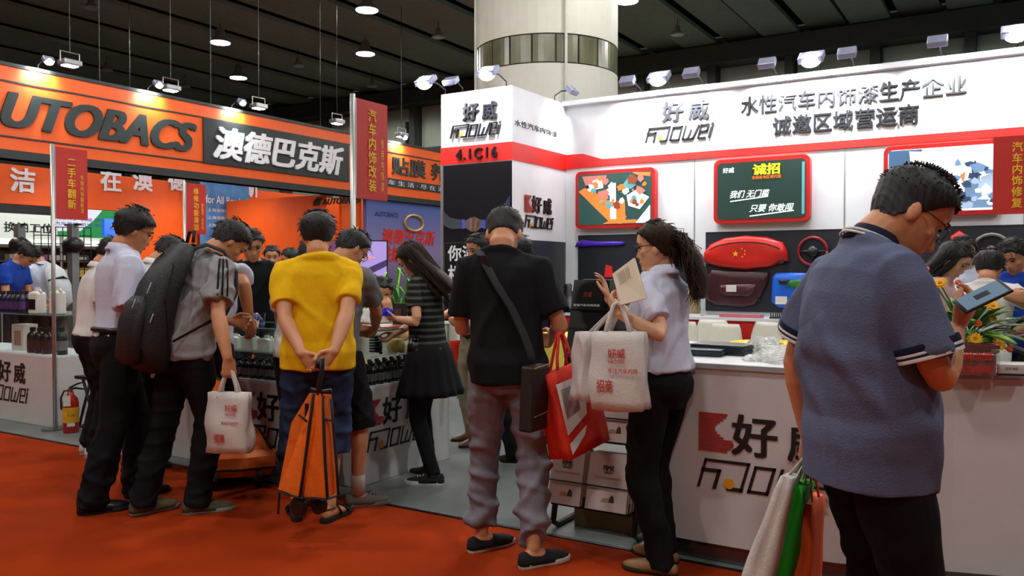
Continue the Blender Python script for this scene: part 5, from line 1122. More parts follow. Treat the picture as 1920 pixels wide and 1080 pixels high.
# flower arrangement
leafm = M('leaf_green', '#3d6b22', rough=.5, var=.4, vscale=20); leafl = M('leaf_light', '#7a9a3a', rough=.5, var=.3, vscale=20); fy = M('petal_yellow', '#f0b31e', rough=.6, var=.15); fo = M('petal_orange', '#ef6a33', rough=.6, var=.15); fp = M('petal_peach', '#f08a68', rough=.6, var=.15)
fb = gp(1812, 672, ZC); fb = np.array([fb[0], fb[1] + .08, ZC]); fl_ = thing('flower_arrangement', tuple(fb), 'low arrangement of yellow gerberas and peach roses with green leaves on the counter', 'flowers')
part(MB().lathe([(.10, 0), (.14, .03), (.15, .08), (.13, .085)], tuple(fb), 20), 'basket', M('basket_brown', '#4a3520', rough=.8, bump=.5, bscale=90), fl_, smooth=True)
part(MB().ell(fb + np.array([0, 0, .09]), (.13, .13, .05)), 'foam', leafm, fl_, smooth=True)
def leaf(p0, d, L, wd, mat):
    d = unit(d); s = unit(np.cross(d, ZH) + 1e-3); rows = []
    for t_ in np.linspace(0, 1, 6):
        w_ = wd * math.sin(math.pi * (t_ * .92 + .04)) ; c_ = p0 + d * L * t_ - ZH * L * .35 * t_ * t_; rows.append([c_ - s * w_, c_ + ZH * w_ * .25, c_ + s * w_])
    part(MB().sheet(rows, .002), 'leaf', mat, fl_, smooth=True)
frn = random.Random(4)
for i in range(58):
    a = frn.uniform(0, 6.28); e = frn.uniform(.1, 1.3); d = (math.cos(a) * math.cos(e), math.sin(a) * math.cos(e), math.sin(e)); leaf(fb + np.array([0, 0, .10]) + np.array(d) * .08, d, frn.uniform(.12, .26), frn.uniform(.014, .034), leafm if i % 3 else leafl)
for px, py, mt, kind in ((1737, 508, fp, 'r'), (1763, 532, fy, 'g'), (1797, 533, fp, 'r'), (1741, 556, fo, 'r'), (1800, 551, fp, 'r'), (1861, 575, fy, 'g'), (1860, 600, fy, 't'), (1833, 608, fo, 'r'), (1828, 636, fy, 'g'), (1872, 645, fy, 'g'), (1889, 655, fo, 'r'), (1775, 620, fo, 'r')):
    dd = pr_ = None; dist = np.linalg.norm(fb[:2]) * .985; c_ = dep(px, py, (fb - CC) @ FC - .12 + (.06 if py < 560 else 0)); ax_ = unit(c_ - (fb + np.array([0, 0, .0])))
    ax_ = unit(ax_ + unit(-np.array([c_[0], c_[1], 0])) * .6)
    f_ = part(MB().tube([fb + np.array([0, 0, .08]), (fb + c_) / 2 + ZH * .06, c_], .004, 5), 'stem', leafm, fl_)
    s1 = unit(np.cross(ax_, ZH)); s2 = np.cross(ax_, s1); head_m = MB(); n_ = 14 if kind == 'g' else 9
    fh = None
    for ringi in range(2 if kind == 'g' else 3):
        for j in range(n_):
            a = 2 * math.pi * (j + .5 * ringi) / n_; rd = s1 * math.cos(a) + s2 * math.sin(a); L = (.036 - .008 * ringi) if kind == 'g' else .022; tdir = unit(rd + ax_ * (.15 + .3 * ringi if kind == 'g' else .7 + .9 * ringi)); sd = np.cross(tdir, ax_)
            rows = [[c_ + tdir * L * t_ - unit(sd) * w_, c_ + tdir * L * t_ + ax_ * .002, c_ + tdir * L * t_ + unit(sd) * w_] for t_, w_ in ((.05, .003), (.5, .007 if kind == 'g' else .011), (.9, .005 if kind == 'g' else .009), (1.05, .001))]
            head_m.sheet(rows, .0012)
    o = part(head_m, 'blossom', mt, fl_, smooth=True); o['kind'] = 'stuff'
    part(MB().ell(c_ + ax_ * .004, (.010, .010, .010)), 'blossom_centre', M('flower_centre', '#b9761c') if kind == 'g' else mt, fl_, smooth=True)

# ------------------------------------------------------------------ brochure rack
rk = thing('brochure_rack', (-1.92, 4.1, .008), 'black tubular brochure rack with mesh trays beside the curved counter', 'rack')
RX0, RX1 = -2.17, -1.70
def rk_pt(z, f=0): return 3.97 + (z) * .26 + f            # the trays lean back
for x in (RX0, RX1):
    part(MB().tube([(x, 3.80, .022), (x, 3.84, .03), (x, 3.95, .16), (x, rk_pt(1.33), 1.34)] if False else [(x, 4.42, .026), (x, 4.0, .024), (x, 3.95, .05), (x, 3.97, .13), (x, rk_pt(1.3), 1.34)], .016, 10), 'side_tube', black_metal, rk, smooth=True)
    part(MB().tube([(x, 4.40, .026), (x, rk_pt(.95), .98)], .012, 8), 'back_strut', black_metal, rk)
for z in (.04, 1.34): part(MB().tube([(RX0, 4.40 if z < .1 else rk_pt(1.3), z - .012 if z < .1 else z), (RX1, 4.40 if z < .1 else rk_pt(1.3), z - .012 if z < .1 else z)], .014, 8), 'cross_tube', black_metal, rk)
mesh_m = M('tray_mesh', '#1a1b1e', rough=.5, metal=.3, alpha=.82); bro_w = M('brochure_white', '#c9bfb8', rough=.4, var=.05); bro_k = M('brochure_black', '#0f0f12', rough=.3, var=.1)
print_pink = M('print_pink', '#b04a52', var=.1); print_dark = M('print_dark', '#3a2f2c', var=.1); print_tan = M('print_tan', '#a8845c', var=.2)
tiers = ((.16, 'w'), (.50, 'w'), (.80, 'k'), (1.06, 'k'))
for ti, (z, kd) in enumerate(tiers):
    y = rk_pt(z); n3 = unit([0, -1, .26]); up3 = unit([0, .26, 1])
    part(MB().box(RX0 + .01, RX1 - .01, y - .10, y + .0, z - .004, z), 'tray_floor', mesh_m, rk); part(MB().obox((( RX0 + RX1) / 2, y - .10, z + .03), (1, 0, 0), up3, n3, .225, .03, .003), 'tray_lip', mesh_m, rk)
    part(MB().obox(((RX0 + RX1) / 2, y + .03, z + .13), (1, 0, 0), up3, n3, .225, .14, .002), 'tray_back', mesh_m, rk)
    part(MB().tube([(RX0, y - .105, z + .13), (RX1, y - .105, z + .13)], .004, 6), 'retaining_bar', black_metal, rk)
    for si, cx in enumerate((RX0 + .095, RX1 - .135)):
        wd = .095 if si == 0 else .115
        st = thing('brochure_stack', (cx, y - .05, z + .002), '%s stack of %s brochures in the %s tray of the rack' % (('left', 'right')[si], 'white printed' if kd == 'w' else 'black', ('lowest', 'second', 'third', 'top')[ti]), 'brochures')
        for j in range(6):
            cc_ = np.array([cx + .006 * (j % 3), y - .085 + .013 * j, z + .148 + .002]); part(MB().obox(cc_ + up3 * .0, (1, 0, 0), up3, n3, wd, .143, .0045), 'brochure', bro_w if kd == 'w' else bro_k, st)
        fr3 = (np.array([1.0, 0, 0]), up3, n3); f0 = np.array([cx, y - .085, z + .15]) + n3 * .0045
        if kd == 'w':
            text('PiMK', f0 + up3 * .072, .062, .028, print_dark, st, fr3, 'brochure_title', bold=.03, depth=.001); text('DESIGN', f0 + up3 * .050, .05, .010, print_dark, st, fr3, 'brochure_title', bold=.02, depth=.001)
            text('专业汽车内饰修复翻新系统', f0 + up3 * .022, .15, .011, print_pink, st, fr3, 'brochure_line', depth=.001)
            part(MB().prism([(-.03, 0), (.0, .0), (-.004, .03), (-.016, .038), (-.028, .02)], f0 + np.array([.045, 0, 0]) - up3 * .098, (1, 0, 0), up3, .001), 'brochure_picture', print_dark, st); part(MB().prism([(-.06, 0), (-.015, 0), (-.02, .022), (-.05, .02)], f0 + np.array([.03, 0, 0]) - up3 * .10, (1, 0, 0), up3, .001), 'brochure_picture', print_tan, st)
        else:
            text('好威汽车内饰改装', f0 + up3 * .0, .16, .014, letter_white, st, fr3, 'brochure_line', depth=.001); text('好威', f0 + up3 * .06, .05, .03, M('print_red', '#7a1a18'), st, fr3, 'brochure_title', bold=.02, depth=.001)
cart = M('cardboard', '#7d6440', rough=.85, var=.12)
t = thing('carton', (-1.9, 4.25, .01), 'brown cardboard box on the floor under the brochure rack', 'carton')
part(MB().box(-2.11, -1.75, 4.08, 4.36, .01, .13), 'box', cart, t, bevel=.003); part(MB().box(-2.11, -1.75, 4.20, 4.25, .13, .1315), 'tape', M('tape', '#a08a5c', rough=.3), t)

# ------------------------------------------------------------------ back wall: screens, boards, samples
def emis(name, col, s=1.0): return M(name, col, rough=.5, var=.0, emit=col, estr=s)
def rrect(w, h, r, n=6):
    pts = []
    for cx, cy, a0 in ((w / 2 - r, h / 2 - r, 0), (-w / 2 + r, h / 2 - r, 90), (-w / 2 + r, -h / 2 + r, 180), (w / 2 - r, -h / 2 + r, 270)):
        for j in range(n + 1): a = RAD(a0 + 90 * j / n); pts.append((cx + r * math.cos(a), cy + r * math.sin(a)))
    return pts
AX, AZ = np.array([1.0, 0, 0]), ZH
frame_red = M('screen_frame_red', '#c8201a', rough=.35, var=.03)
def wall_screen(x, z, w, h, label, shapes, base):
    t = thing('wall_screen', (x, YW - .03, z), label, 'screen')
    part(MB().prism(rrect(w, h, .07), (x, YW, z), AX, AZ, .10), 'frame', frame_red, t)
    part(MB().prism(rrect(w - .09, h - .09, .05), (x, YW - .1, z), AX, AZ, .006), 'screen', base, t)
    for i, (poly, mt) in enumerate(shapes):
        part(MB().prism([(px * (w - .1) / 2, pz * (h - .1) / 2) for px, pz in poly], (x, YW - .106 - .0006 * i, z), AX, AZ, .001), 'picture_patch', mt, t)
    return t
P_ = emis
sh1 = [([(-1, .35), (-.75, .55), (.35, -.72), (.2, -1), (-.1, -.95)], P_('scr_orange', '#e8702a', .9)), ([(-.9, .95), (-.2, .95), (-.3, .5), (-.75, .4)], P_('scr_pink', '#b06a62', .8)), ([(-.6, .75), (-.35, .85), (-.3, .45), (-.55, .40)], P_('scr_white', '#f4f6f4', 1.2)),
       ([(-.12, .60), (.05, .62), (.06, -.80), (-.10, -.80)], P_('scr_white', '#f4f6f4', 1.2)), ([(.1, .3), (.45, .9), (.55, .85), (.35, .1)], P_('scr_teal', '#4f8f94', .8)), ([(.35, .1), (.6, .3), (.95, .0), (.7, -.45), (.4, -.3)], P_('scr_white', '#f4f6f4', 1.2)),
       ([(.12, -.1), (.30, -.1), (.32, -.85), (.12, -.85)], P_('scr_orange', '#e8702a', .9)), ([(-.3, -.98), (-.1, -.85), (.6, -.85), (.8, -.98)], P_('scr_orange', '#e8702a', .9)), ([(.5, 1), (.98, .95), (.98, .8), (.6, .9)], P_('scr_orange', '#e8702a', .9)), ([(.6, -.98), (.98, -.3), (.98, -.98)], P_('scr_white', '#f4f6f4', 1.2)), ([(-.45, .3), (-.15, .4), (-.15, .0), (-.4, .05)], P_('scr_pink', '#b06a62', .8))]
r1 = random.Random(12); PAL1 = [P_('scr_pink', '#b06a62', .8), P_('scr_white', '#f4f6f4', 1.2), P_('scr_teal', '#4f8f94', .8), P_('scr_orange', '#e8702a', .9), P_('scr_deep', '#12201f', .5), P_('scr_rust', '#7a3a22', .7)]
for i_ in range(34):
    cx_, cz_, rr_ = r1.uniform(-.85, .85), r1.uniform(-.3, .9), r1.uniform(.05, .16); a_ = r1.uniform(0, 3)
    sh1.append(([(max(-.98, min(.98, cx_ + rr_ * math.cos(a_ + t_) * r1.uniform(.5, 1.2))), max(-.98, min(.98, cz_ + 1.4 * rr_ * math.sin(a_ + t_) * r1.uniform(.5, 1.2)))) for t_ in (0, 1.3, 2.6, 3.9, 5.2)], r1.choice(PAL1)))
wall_screen(-4.49, 2.315, 1.10, .74, 'red-framed wall screen nearest the tower showing orange car parts', sh1, P_('scr_darkteal', '#20403c', .7))
tv2 = wall_screen(-2.65, 2.335, 1.10, .75, 'middle red-framed wall screen with handwritten white lettering on dark green', [([(.93, -.9), (.99, -.9), (.99, .9), (.93, .9)], P_('scr_teal', '#4f8f94', .8)), ([(-.22, .95), (.52, .95), (.52, .35), (-.22, .35)], P_('scr_board', '#0e3a1e', .8)), ([(-.20, .92), (.50, .92), (.50, .38), (-.20, .38)], P_('scr_board2', '#10271a', .6))], P_('scr_green', '#16302a', .6))
yy = YW - .110; scr_y = P_('scr_yellow', '#f6e21c', 1.0); scr_o = P_('scr_orange2', '#e06a1c', .9); scr_w = P_('scr_ink', '#eef4f0', 1.0)
text('诚招', (-2.58, yy, 2.335 + .235), .30, .12, scr_y, tv2, FRONT, 'screen_lettering', bold=.03, depth=.001); text('全国各地区域代理', (-2.58, yy, 2.335 + .145), .33, .04, scr_o, tv2, FRONT, 'screen_lettering', bold=.01, depth=.001)
text('好威', (-3.02, yy, 2.335 + .245), .13, .06, scr_w, tv2, FRONT, 'screen_lettering', bold=.02, depth=.001)
text('我们 无门槛', (-2.77, yy, 2.335 - .04), .46, .085, scr_w, tv2, FRONT, 'screen_lettering', bold=.01, depth=.001, shear=.3); text('只要 你敢闯', (-2.52, yy, 2.335 - .21), .50, .085, scr_w, tv2, FRONT, 'screen_lettering', bold=.01, depth=.001, shear=.3)
for x_, z_, w_, rz in ((-2.78, -.10, .44, .10), (-2.52, -.275, .50, .10)): part(MB().obox((x_, yy, 2.335 + z_), unit([1, 0, rz]), unit([-rz, 0, 1]), (0, 1, 0), w_ / 2, .006, .001), 'underline', scr_w, tv2)
sh3 = [([(-1, 1), (-.35, 1), (-.45, .2), (-1, .1)], P_('scr_blueshade', '#3a5878', .8)), ([(-.6, .95), (-.3, .9), (-.35, .4), (-.55, .3)], P_('scr_white', '#f4f6f4', 1.2)), ([(.45, -.1), (.7, .1), (.75, -.6), (.4, -.9)], P_('scr_slate', '#5f7a9a', .9)), ([(.55, .35), (.62, .55), (.70, .3), (.66, -.1), (.58, -.1)], P_('scr_navy', '#2a3c58', .8)), ([(.72, .0), (.98, .15), (.98, -.7), (.78, -.5)], P_('scr_grey', '#8fa2b8', .9)), ([(.35, .1), (.45, .2), (.42, -.2)], P_('scr_orange', '#e8702a', .9)), ([(.25, -.95), (.95, -.95), (.9, -.7), (.35, -.65)], P_('scr_slate', '#5f7a9a', .9))]
for i_ in range(30):
    cx_, cz_, rr_ = r1.uniform(.2, .95), r1.uniform(-.9, .5), r1.uniform(.05, .15); a_ = r1.uniform(0, 3)
    sh3.append(([(max(-.98, min(.98, cx_ + rr_ * math.cos(a_ + t_) * r1.uniform(.5, 1.2))), max(-.98, min(.98, cz_ + 1.4 * rr_ * math.sin(a_ + t_) * r1.uniform(.5, 1.2)))) for t_ in (0, 1.3, 2.6, 3.9, 5.2)], r1.choice([P_('scr_slate', '#5f7a9a', .9), P_('scr_grey', '#8fa2b8', .9), P_('scr_white', '#f4f6f4', 1.2), P_('scr_navy', '#2a3c58', .8)])))
wall_screen(-.79, 2.35, 1.10, .75, 'right red-framed wall screen with bright white and blue car interior picture, behind the polo man', sh3, P_('scr_pale', '#dfe8f4', 1.2))
def board(x0, x1, label):
    t = thing('display_board', ((x0 + x1) / 2, YW - .02, .92), label, 'board'); part(MB().box(x0, x1, YW - .026, YW - .013, .92, 1.86), 'panel', panel_black, t)
    part(MB().box(x0, x1, YW - .03, YW - .013, 1.855, 1.865), 'edge', black_metal, t); return t
bd1 = board(-5.04, -3.55, 'black display board left of the woman, with a purple trim strip'); bd2 = board(-3.32, -1.77, 'middle black display board carrying red, maroon and blue car trim'); board(-1.50, .05, 'right black display board behind the flower arrangement')
yb = YW - .026
text('haowei', (-4.58, yb, 1.22), .34, .10, letter_white, bd1, FRONT, 'board_lettering', bold=.02, depth=.002, shear=.3)
part(MB().prism([(-.06, 0), (.06, 0), (.05, .14), (-.04, .16)], (-4.60, yb - .001, 1.32), AX, AZ, .002), 'board_emblem', stripe_red, bd1)
trim = lambda n, c: M(n, c, rough=.35, var=.08)
def wallpart(poly_fn, n, name, mat, label, cat, bulge=.05, z=0):
    pass
def bulged(outline, x, z, th, mat, parent, name):
    """a moulded trim piece: outline (x,z) loops shrinking outwards"""
    c = np.mean(np.asarray(outline), axis=0); rows = []
    for s, d in ((1.0, 0), (1.0, th * .35), (.95, th * .75), (.84, th), (.5, th * 1.06), (.08, th * 1.06)):
        rows.append([(x + c[0] + (p_[0] - c[0]) * s, YW - .027 - d, z + c[1] + (p_[1] - c[1]) * s) for p_ in outline])
    return part(MB().loft(rows), name, mat, parent, smooth=True)
t = thing('trim_strip', (-4.7, YW - .04, 1.75), 'long violet interior trim strip on the first board', 'car trim')
bulged([(-.36, -.05), (-.33, .02), (-.24, .045), (-.05, .02), (.32, .015), (.36, -.01), (.30, -.035), (-.05, -.035), (-.26, -.045)], -4.72, 1.76, .045, trim('trim_violet', '#4a25b8'), t, 'moulding'); part(MB().tube([(-4.98, YW - .08, 1.775), (-4.98, YW - .09, 1.775)], .018, 12), 'clip', steel, t)
t = thing('dashboard_cover', (-2.83, YW - .04, 1.45), 'curved red dashboard cover with yellow stars, top of the middle board', 'car trim')
bulged([(-.52, -.10), (-.50, .02), (-.42, .12), (-.25, .19), (0, .215), (.25, .19), (.42, .13), (.47, .04), (.50, -.09), (.44, -.085), (.30, -.15), (.0, -.185), (-.30, -.155), (-.46, -.11)], -2.83, 1.60, .08, trim('trim_red', '#d0221a'), t, 'moulding')
part(MB().tube([(-2.83 + .46 * math.sin(a), YW - .115 - .01, 1.60 + .155 * math.cos(a) - .02) for a in np.linspace(-1.1, 1.1, 14)], .006, 6), 'air_slot', black_plastic, t)
for s in (-.44, .42): part(MB().tube([(-2.83 + s, YW - .085, 1.52), (-2.83 + s, YW - .10, 1.52)], .035, 14), 'speaker_hole', M('dark_brown', '#3a1a14'), t)
def star(cx, cz, r, parent):
    part(MB().prism([((r if j % 2 == 0 else r * .4) * math.sin(math.pi * j / 5), (r if j % 2 == 0 else r * .4) * math.cos(math.pi * j / 5)) for j in range(10)], (cx, YW - .1135, cz), AX, AZ, .003), 'star', letter_yellow, parent)
star(-2.93, 1.60, .040, t)
for dx, dz in ((.075, .06), (.11, .035), (.11, -.005), (.08, -.035)): star(-2.93 + dx, 1.60 + dz, .014, t)
t = thing('door_panel', (-2.95, YW - .04, .95), 'maroon moulded car door panel on the middle board', 'car trim')
bulged([(-.30, .18), (-.28, .22), (.0, .20), (.40, .19), (.40, .10), (.34, -.05), (.24, -.20), (.10, -.235), (-.22, -.215), (-.34, -.16), (-.36, .02), (-.33, .14)], -2.96, 1.205, .06, trim('trim_maroon', '#3a141c'), t, 'moulding')
bulged([(-.20, .04), (.25, .05), (.22, -.05), (.16, -.10), (-.16, -.09), (-.22, -.03)], -2.93, 1.20, .10, trim('trim_maroon2', '#48202a'), t, 'armrest'); part(MB().box(-3.03, -2.91, YW - .145, YW - .135, 1.155, 1.235), 'tag_card', can_white, t); part(MB().tube([(-2.66, YW - .09, 1.06), (-2.66, YW - .105, 1.06)], .022, 10), 'knob', black_plastic, t)
t = thing('door_panel', (-2.35, YW - .04, .95), 'bright blue car door panel with green and black insert on the middle board', 'car trim')
bulged([(-.20, .14), (-.16, .19), (.30, .19), (.32, .0), (.26, -.20), (-.12, -.215), (-.21, -.15)], -2.32, 1.19, .06, trim('trim_blue', '#1560d0'), t, 'moulding')
bulged([(-.05, .09), (.26, .12), (.26, .0), (.08, .0), (-.02, .03)], -2.33, 1.20, .08, trim('trim_green', '#2a7a28'), t, 'insert'); bulged([(-.12, .10), (.02, .10), (-.0, .06), (-.10, .05)], -2.33, 1.20, .09, black_plastic, t, 'door_handle'); part(MB().box(-2.47, -2.34, YW - .105, YW - .095, 1.02, 1.11), 'tag_card', can_white, t)
def wall_wheel(x, z, r, label, mat, spoke):
    t = thing('steering_wheel', (x, YW - .04, z), label, 'steering wheel')
    part(MB().tube([(x + r * math.cos(a), YW - .07, z + r * math.sin(a)) for a in (2 * math.pi * j / 32 for j in range(33))], .017, 8), 'rim', mat, t, smooth=True); part(MB().lathe([(.001, 0), (.06, .0), (.07, .02), (.05, .05), (.001, .06)], (0, 0, 0), 16).xform(lambda v: np.array([x + v[0], YW - .05 - v[2], z + v[1]])), 'hub', spoke, t, smooth=True)
    for a in (0, math.pi, -math.pi / 2): part(MB().tube([(x, YW - .06, z), (x + r * math.cos(a), YW - .07, z + r * math.sin(a))], [.03, .014], 8, flat=.6), 'spoke', spoke, t, smooth=True)
wall_wheel(-2.07, 1.62, .155, 'steering wheel with a red rim on the middle board', trim('rim_red', '#8a1420'), black_plastic); wall_wheel(-.33, 1.60, .17, 'steering wheel with a grey rim on the right board', trim('rim_grey', '#77746e'), trim('spoke_maroon', '#30161a'))
t = thing('trim_strip', (-.68, YW - .04, 1.62), 'red moulded trim piece at the left end of the right board', 'car trim'); bulged([(-.06, -.14), (-.08, .1), (0, .16), (.06, .12), (.05, -.12)], -.62, 1.66, .06, trim('trim_red', '#d0221a'), t, 'moulding')
# red-skirted bench along the wall
bn = thing('display_bench', (0, 9.6, .008), 'long bench with white top and red cloth skirt along the booth back wall', 'bench')
part(MB().box(-5.2, 5.2, 9.34, 9.84, .84, .87), 'top', white_paint, bn); rows = [[(x_, 9.35 + .012 * math.sin(x_ * 38) * (1 if z_ < .5 else .25), z_) for x_ in np.arange(-5.18, 5.19, .04)] for z_ in (.012, .3, .6, .84)]
part(MB().sheet(rows, .004), 'skirt', red_cloth, bn, smooth=True)
t = thing('gift_box', (-2.78, 9.55, .872), 'long pink box lying on the bench below the maroon door panel', 'box'); part(MB().box(-3.02, -2.56, 9.44, 9.62, .872, .905), 'box', M('pink_box', '#c46a78', rough=.4), t); part(MB().box(-3.02, -2.56, 9.52, 9.54, .905, .907), 'ribbon', M('pale_pink', '#e2b4ba'), t)
t = thing('seat_model', (-3.42, 9.6, .872), 'small beige car seat model in a clear stand on the bench', 'model')
part(MB().loft([[(-3.42 + w_ * q[0], 9.6 + d_ * q[1], z_) for q in [(math.cos(a), math.sin(a)) for a in (2 * math.pi * j / 14 for j in range(14))]] for w_, d_, z_ in ((.12, .07, .895), (.13, .07, .95), (.115, .06, 1.05), (.10, .055, 1.12), (.055, .04, 1.15), (.055, .04, 1.20), (.03, .02, 1.215))]), 'seat', M('beige_leather', '#9c8a68', rough=.5), t, smooth=True); part(MB().box(-3.56, -3.27, 9.5, 9.7, .872, .895), 'base', white_paint, t); part(MB().box(-3.29, -3.28, 9.5, 9.7, .895, 1.15), 'side_pane', glass, t)
t = thing('seat_model', (-5.1, 9.6, .872), 'small black car seat model at the tower end of the bench', 'model')
part(MB().loft([[(-5.06 + w_ * math.cos(a), 9.55 + d_ * math.sin(a) + o_, z_) for a in (2 * math.pi * j / 14 for j in range(14))] for w_, d_, z_, o_ in ((.10, .10, .875, 0), (.11, .11, .94, 0), (.10, .06, .96, .04), (.09, .05, 1.12, .05), (.05, .04, 1.15, .05), (.055, .04, 1.22, .05), (.03, .03, 1.235, .05))]), 'seat', black_leather, t, smooth=True); part(MB().box(-5.17, -4.95, 9.46, 9.68, .872, .876), 'base', black_plastic, t)
t = thing('fringe_sample', (-2.32, 9.5, .872), 'bristly black sample on the bench below the blue door panel', 'sample'); part(MB().box(-2.46, -2.18, 9.46, 9.54, .872, .885), 'base', black_plastic, t)
for j in range(12): part(MB().tube([(-2.45 + .024 * j, 9.5, .885), (-2.45 + .024 * j + .01 * math.sin(j), 9.48, .955)], [.008, .003], 5), 'bristle', black_plastic, t)

# white moulded chairs and small tables
chair_m = M('chair_white', '#d6d5c8', rough=.4, var=.02)
def make_chair(loc, rot, label):
    t = thing('chair', loc, label, 'chair', 'white moulded chairs inside the booth'); t.rotation_euler = (0, 0, rot); o0 = (0, 0, 0)
    rows = []
    for s, (y, z, hw, sag) in enumerate(((.22, .44, .19, .0), (.18, .455, .21, .012), (.0, .45, .215, .02), (-.14, .45, .205, .018), (-.19, .475, .20, .01), (-.215, .56, .20, -.012), (-.235, .70, .19, -.02), (-.25, .80, .165, -.016), (-.255, .845, .145, -.01))):
        rows.append([(x_ * hw, y - (sag if s > 3 else 0) * (1 - abs(x_)) * 1.0, z - (sag if s <= 3 else 0) * (1 - x_ * x_)) for x_ in np.linspace(-1, 1, 9)])
    seat = MB().sheet(rows[:5], .012).build('seat', chair_m, t, off=o0, smooth=True); MB().sheet(rows[4:], .012).build('backrest', chair_m, t, off=o0, smooth=True)
    for sx_ in (-1, 1):
        for sy_ in (-1, 1): MB().tube([(.12 * sx_, .12 * sy_, .43), (.19 * sx_, .19 * sy_ - .02, .0)], .010, 8).build('leg', steel, t, off=o0, smooth=True)
    MB().tube([(-.12, .12, .43), (.12, .12, .43), (.12, -.12, .43), (-.12, -.12, .43), (-.12, .12, .43)], .009, 6).build('under_frame', steel, t, off=o0)
    return t
ch0 = make_chair((-5.55, 7.62, .008), RAD(20), 'white moulded chair with steel legs standing before the booth tower')
for (x_, y_, rot, lab) in ((-2.70, 8.30, 172, 'white moulded chair in the middle of the group behind the counter, nearest'), (-2.46, 8.85, 160, 'white moulded chair left of the yellow-clothed table'), (-2.98, 8.98, 190, 'white moulded chair partly hidden behind the nearest one'), (-3.24, 8.50, 170, 'white moulded chair closest to the ponytailed woman'), (-6.05, 7.60, 60, 'second white moulded chair before the tower, half hidden behind the young woman')):
    c = copy_tree(ch0, None, (x_, y_, .008)); c.rotation_euler = (0, 0, RAD(rot)); c['label'] = lab
yel_cloth = cloth('yellow_tablecloth', '#d8c558', rough=.8); 
def table(x, y, h, r, label, mat):
    t = thing('table', (x, y, .008), label, 'table'); n = 40
    rows = [[(x + r * k_ * (1 + w_ * math.sin(9 * a)) * math.cos(a), y + r * k_ * (1 + w_ * math.sin(9 * a)) * math.sin(a), z_) for a in (2 * math.pi * j / n for j in range(n))] for k_, w_, z_ in ((1.06, .05, h - .34), (1.04, .03, h - .18), (1.01, .0, h - .02), (1.0, 0, h), (.2, 0, h + .002))]
    part(MB().loft(rows), 'tablecloth', mat, t, smooth=False); part(MB().tube([(x, y, .02), (x, y, h - .02)], .035, 12), 'pedestal', steel, t, smooth=True); part(MB().lathe([(.28, .008), (.28, .02), (.04, .04)], (x, y, 0), 24), 'foot', steel, t); return t
q = gp(1468, 622, .75); table(-1.95, 7.7, .75, .40, 'round table under a yellow cloth behind the counter', yel_cloth)
table(-4.05, 7.6, .75, .40, 'round table under a yellow cloth between the brochure rack and the wall', yel_cloth)
t = table(-2.75, 7.15, .75, .34, 'small round table under a white cloth near the chairs', white_cotton)
fr_ = thing('fruit_plate', (-1.95, 7.6, .755), 'plate of wrapped sweets on the yellow-clothed table', 'plate'); part(MB().lathe([(.05, .755), (.10, .77), (.095, .772), (.04, .762)], (-1.95, 7.6, 0), 20), 'plate', can_white, fr_, smooth=True)
for j in range(6): part(MB().ell((-1.95 + .045 * math.cos(j), 7.6 + .045 * math.sin(j), .785), (.018, .013, .012)), 'sweet', M('sweet_red', '#b8322a') if j % 2 else M('sweet_cream', '#d9c9a8'), fr_, smooth=True)
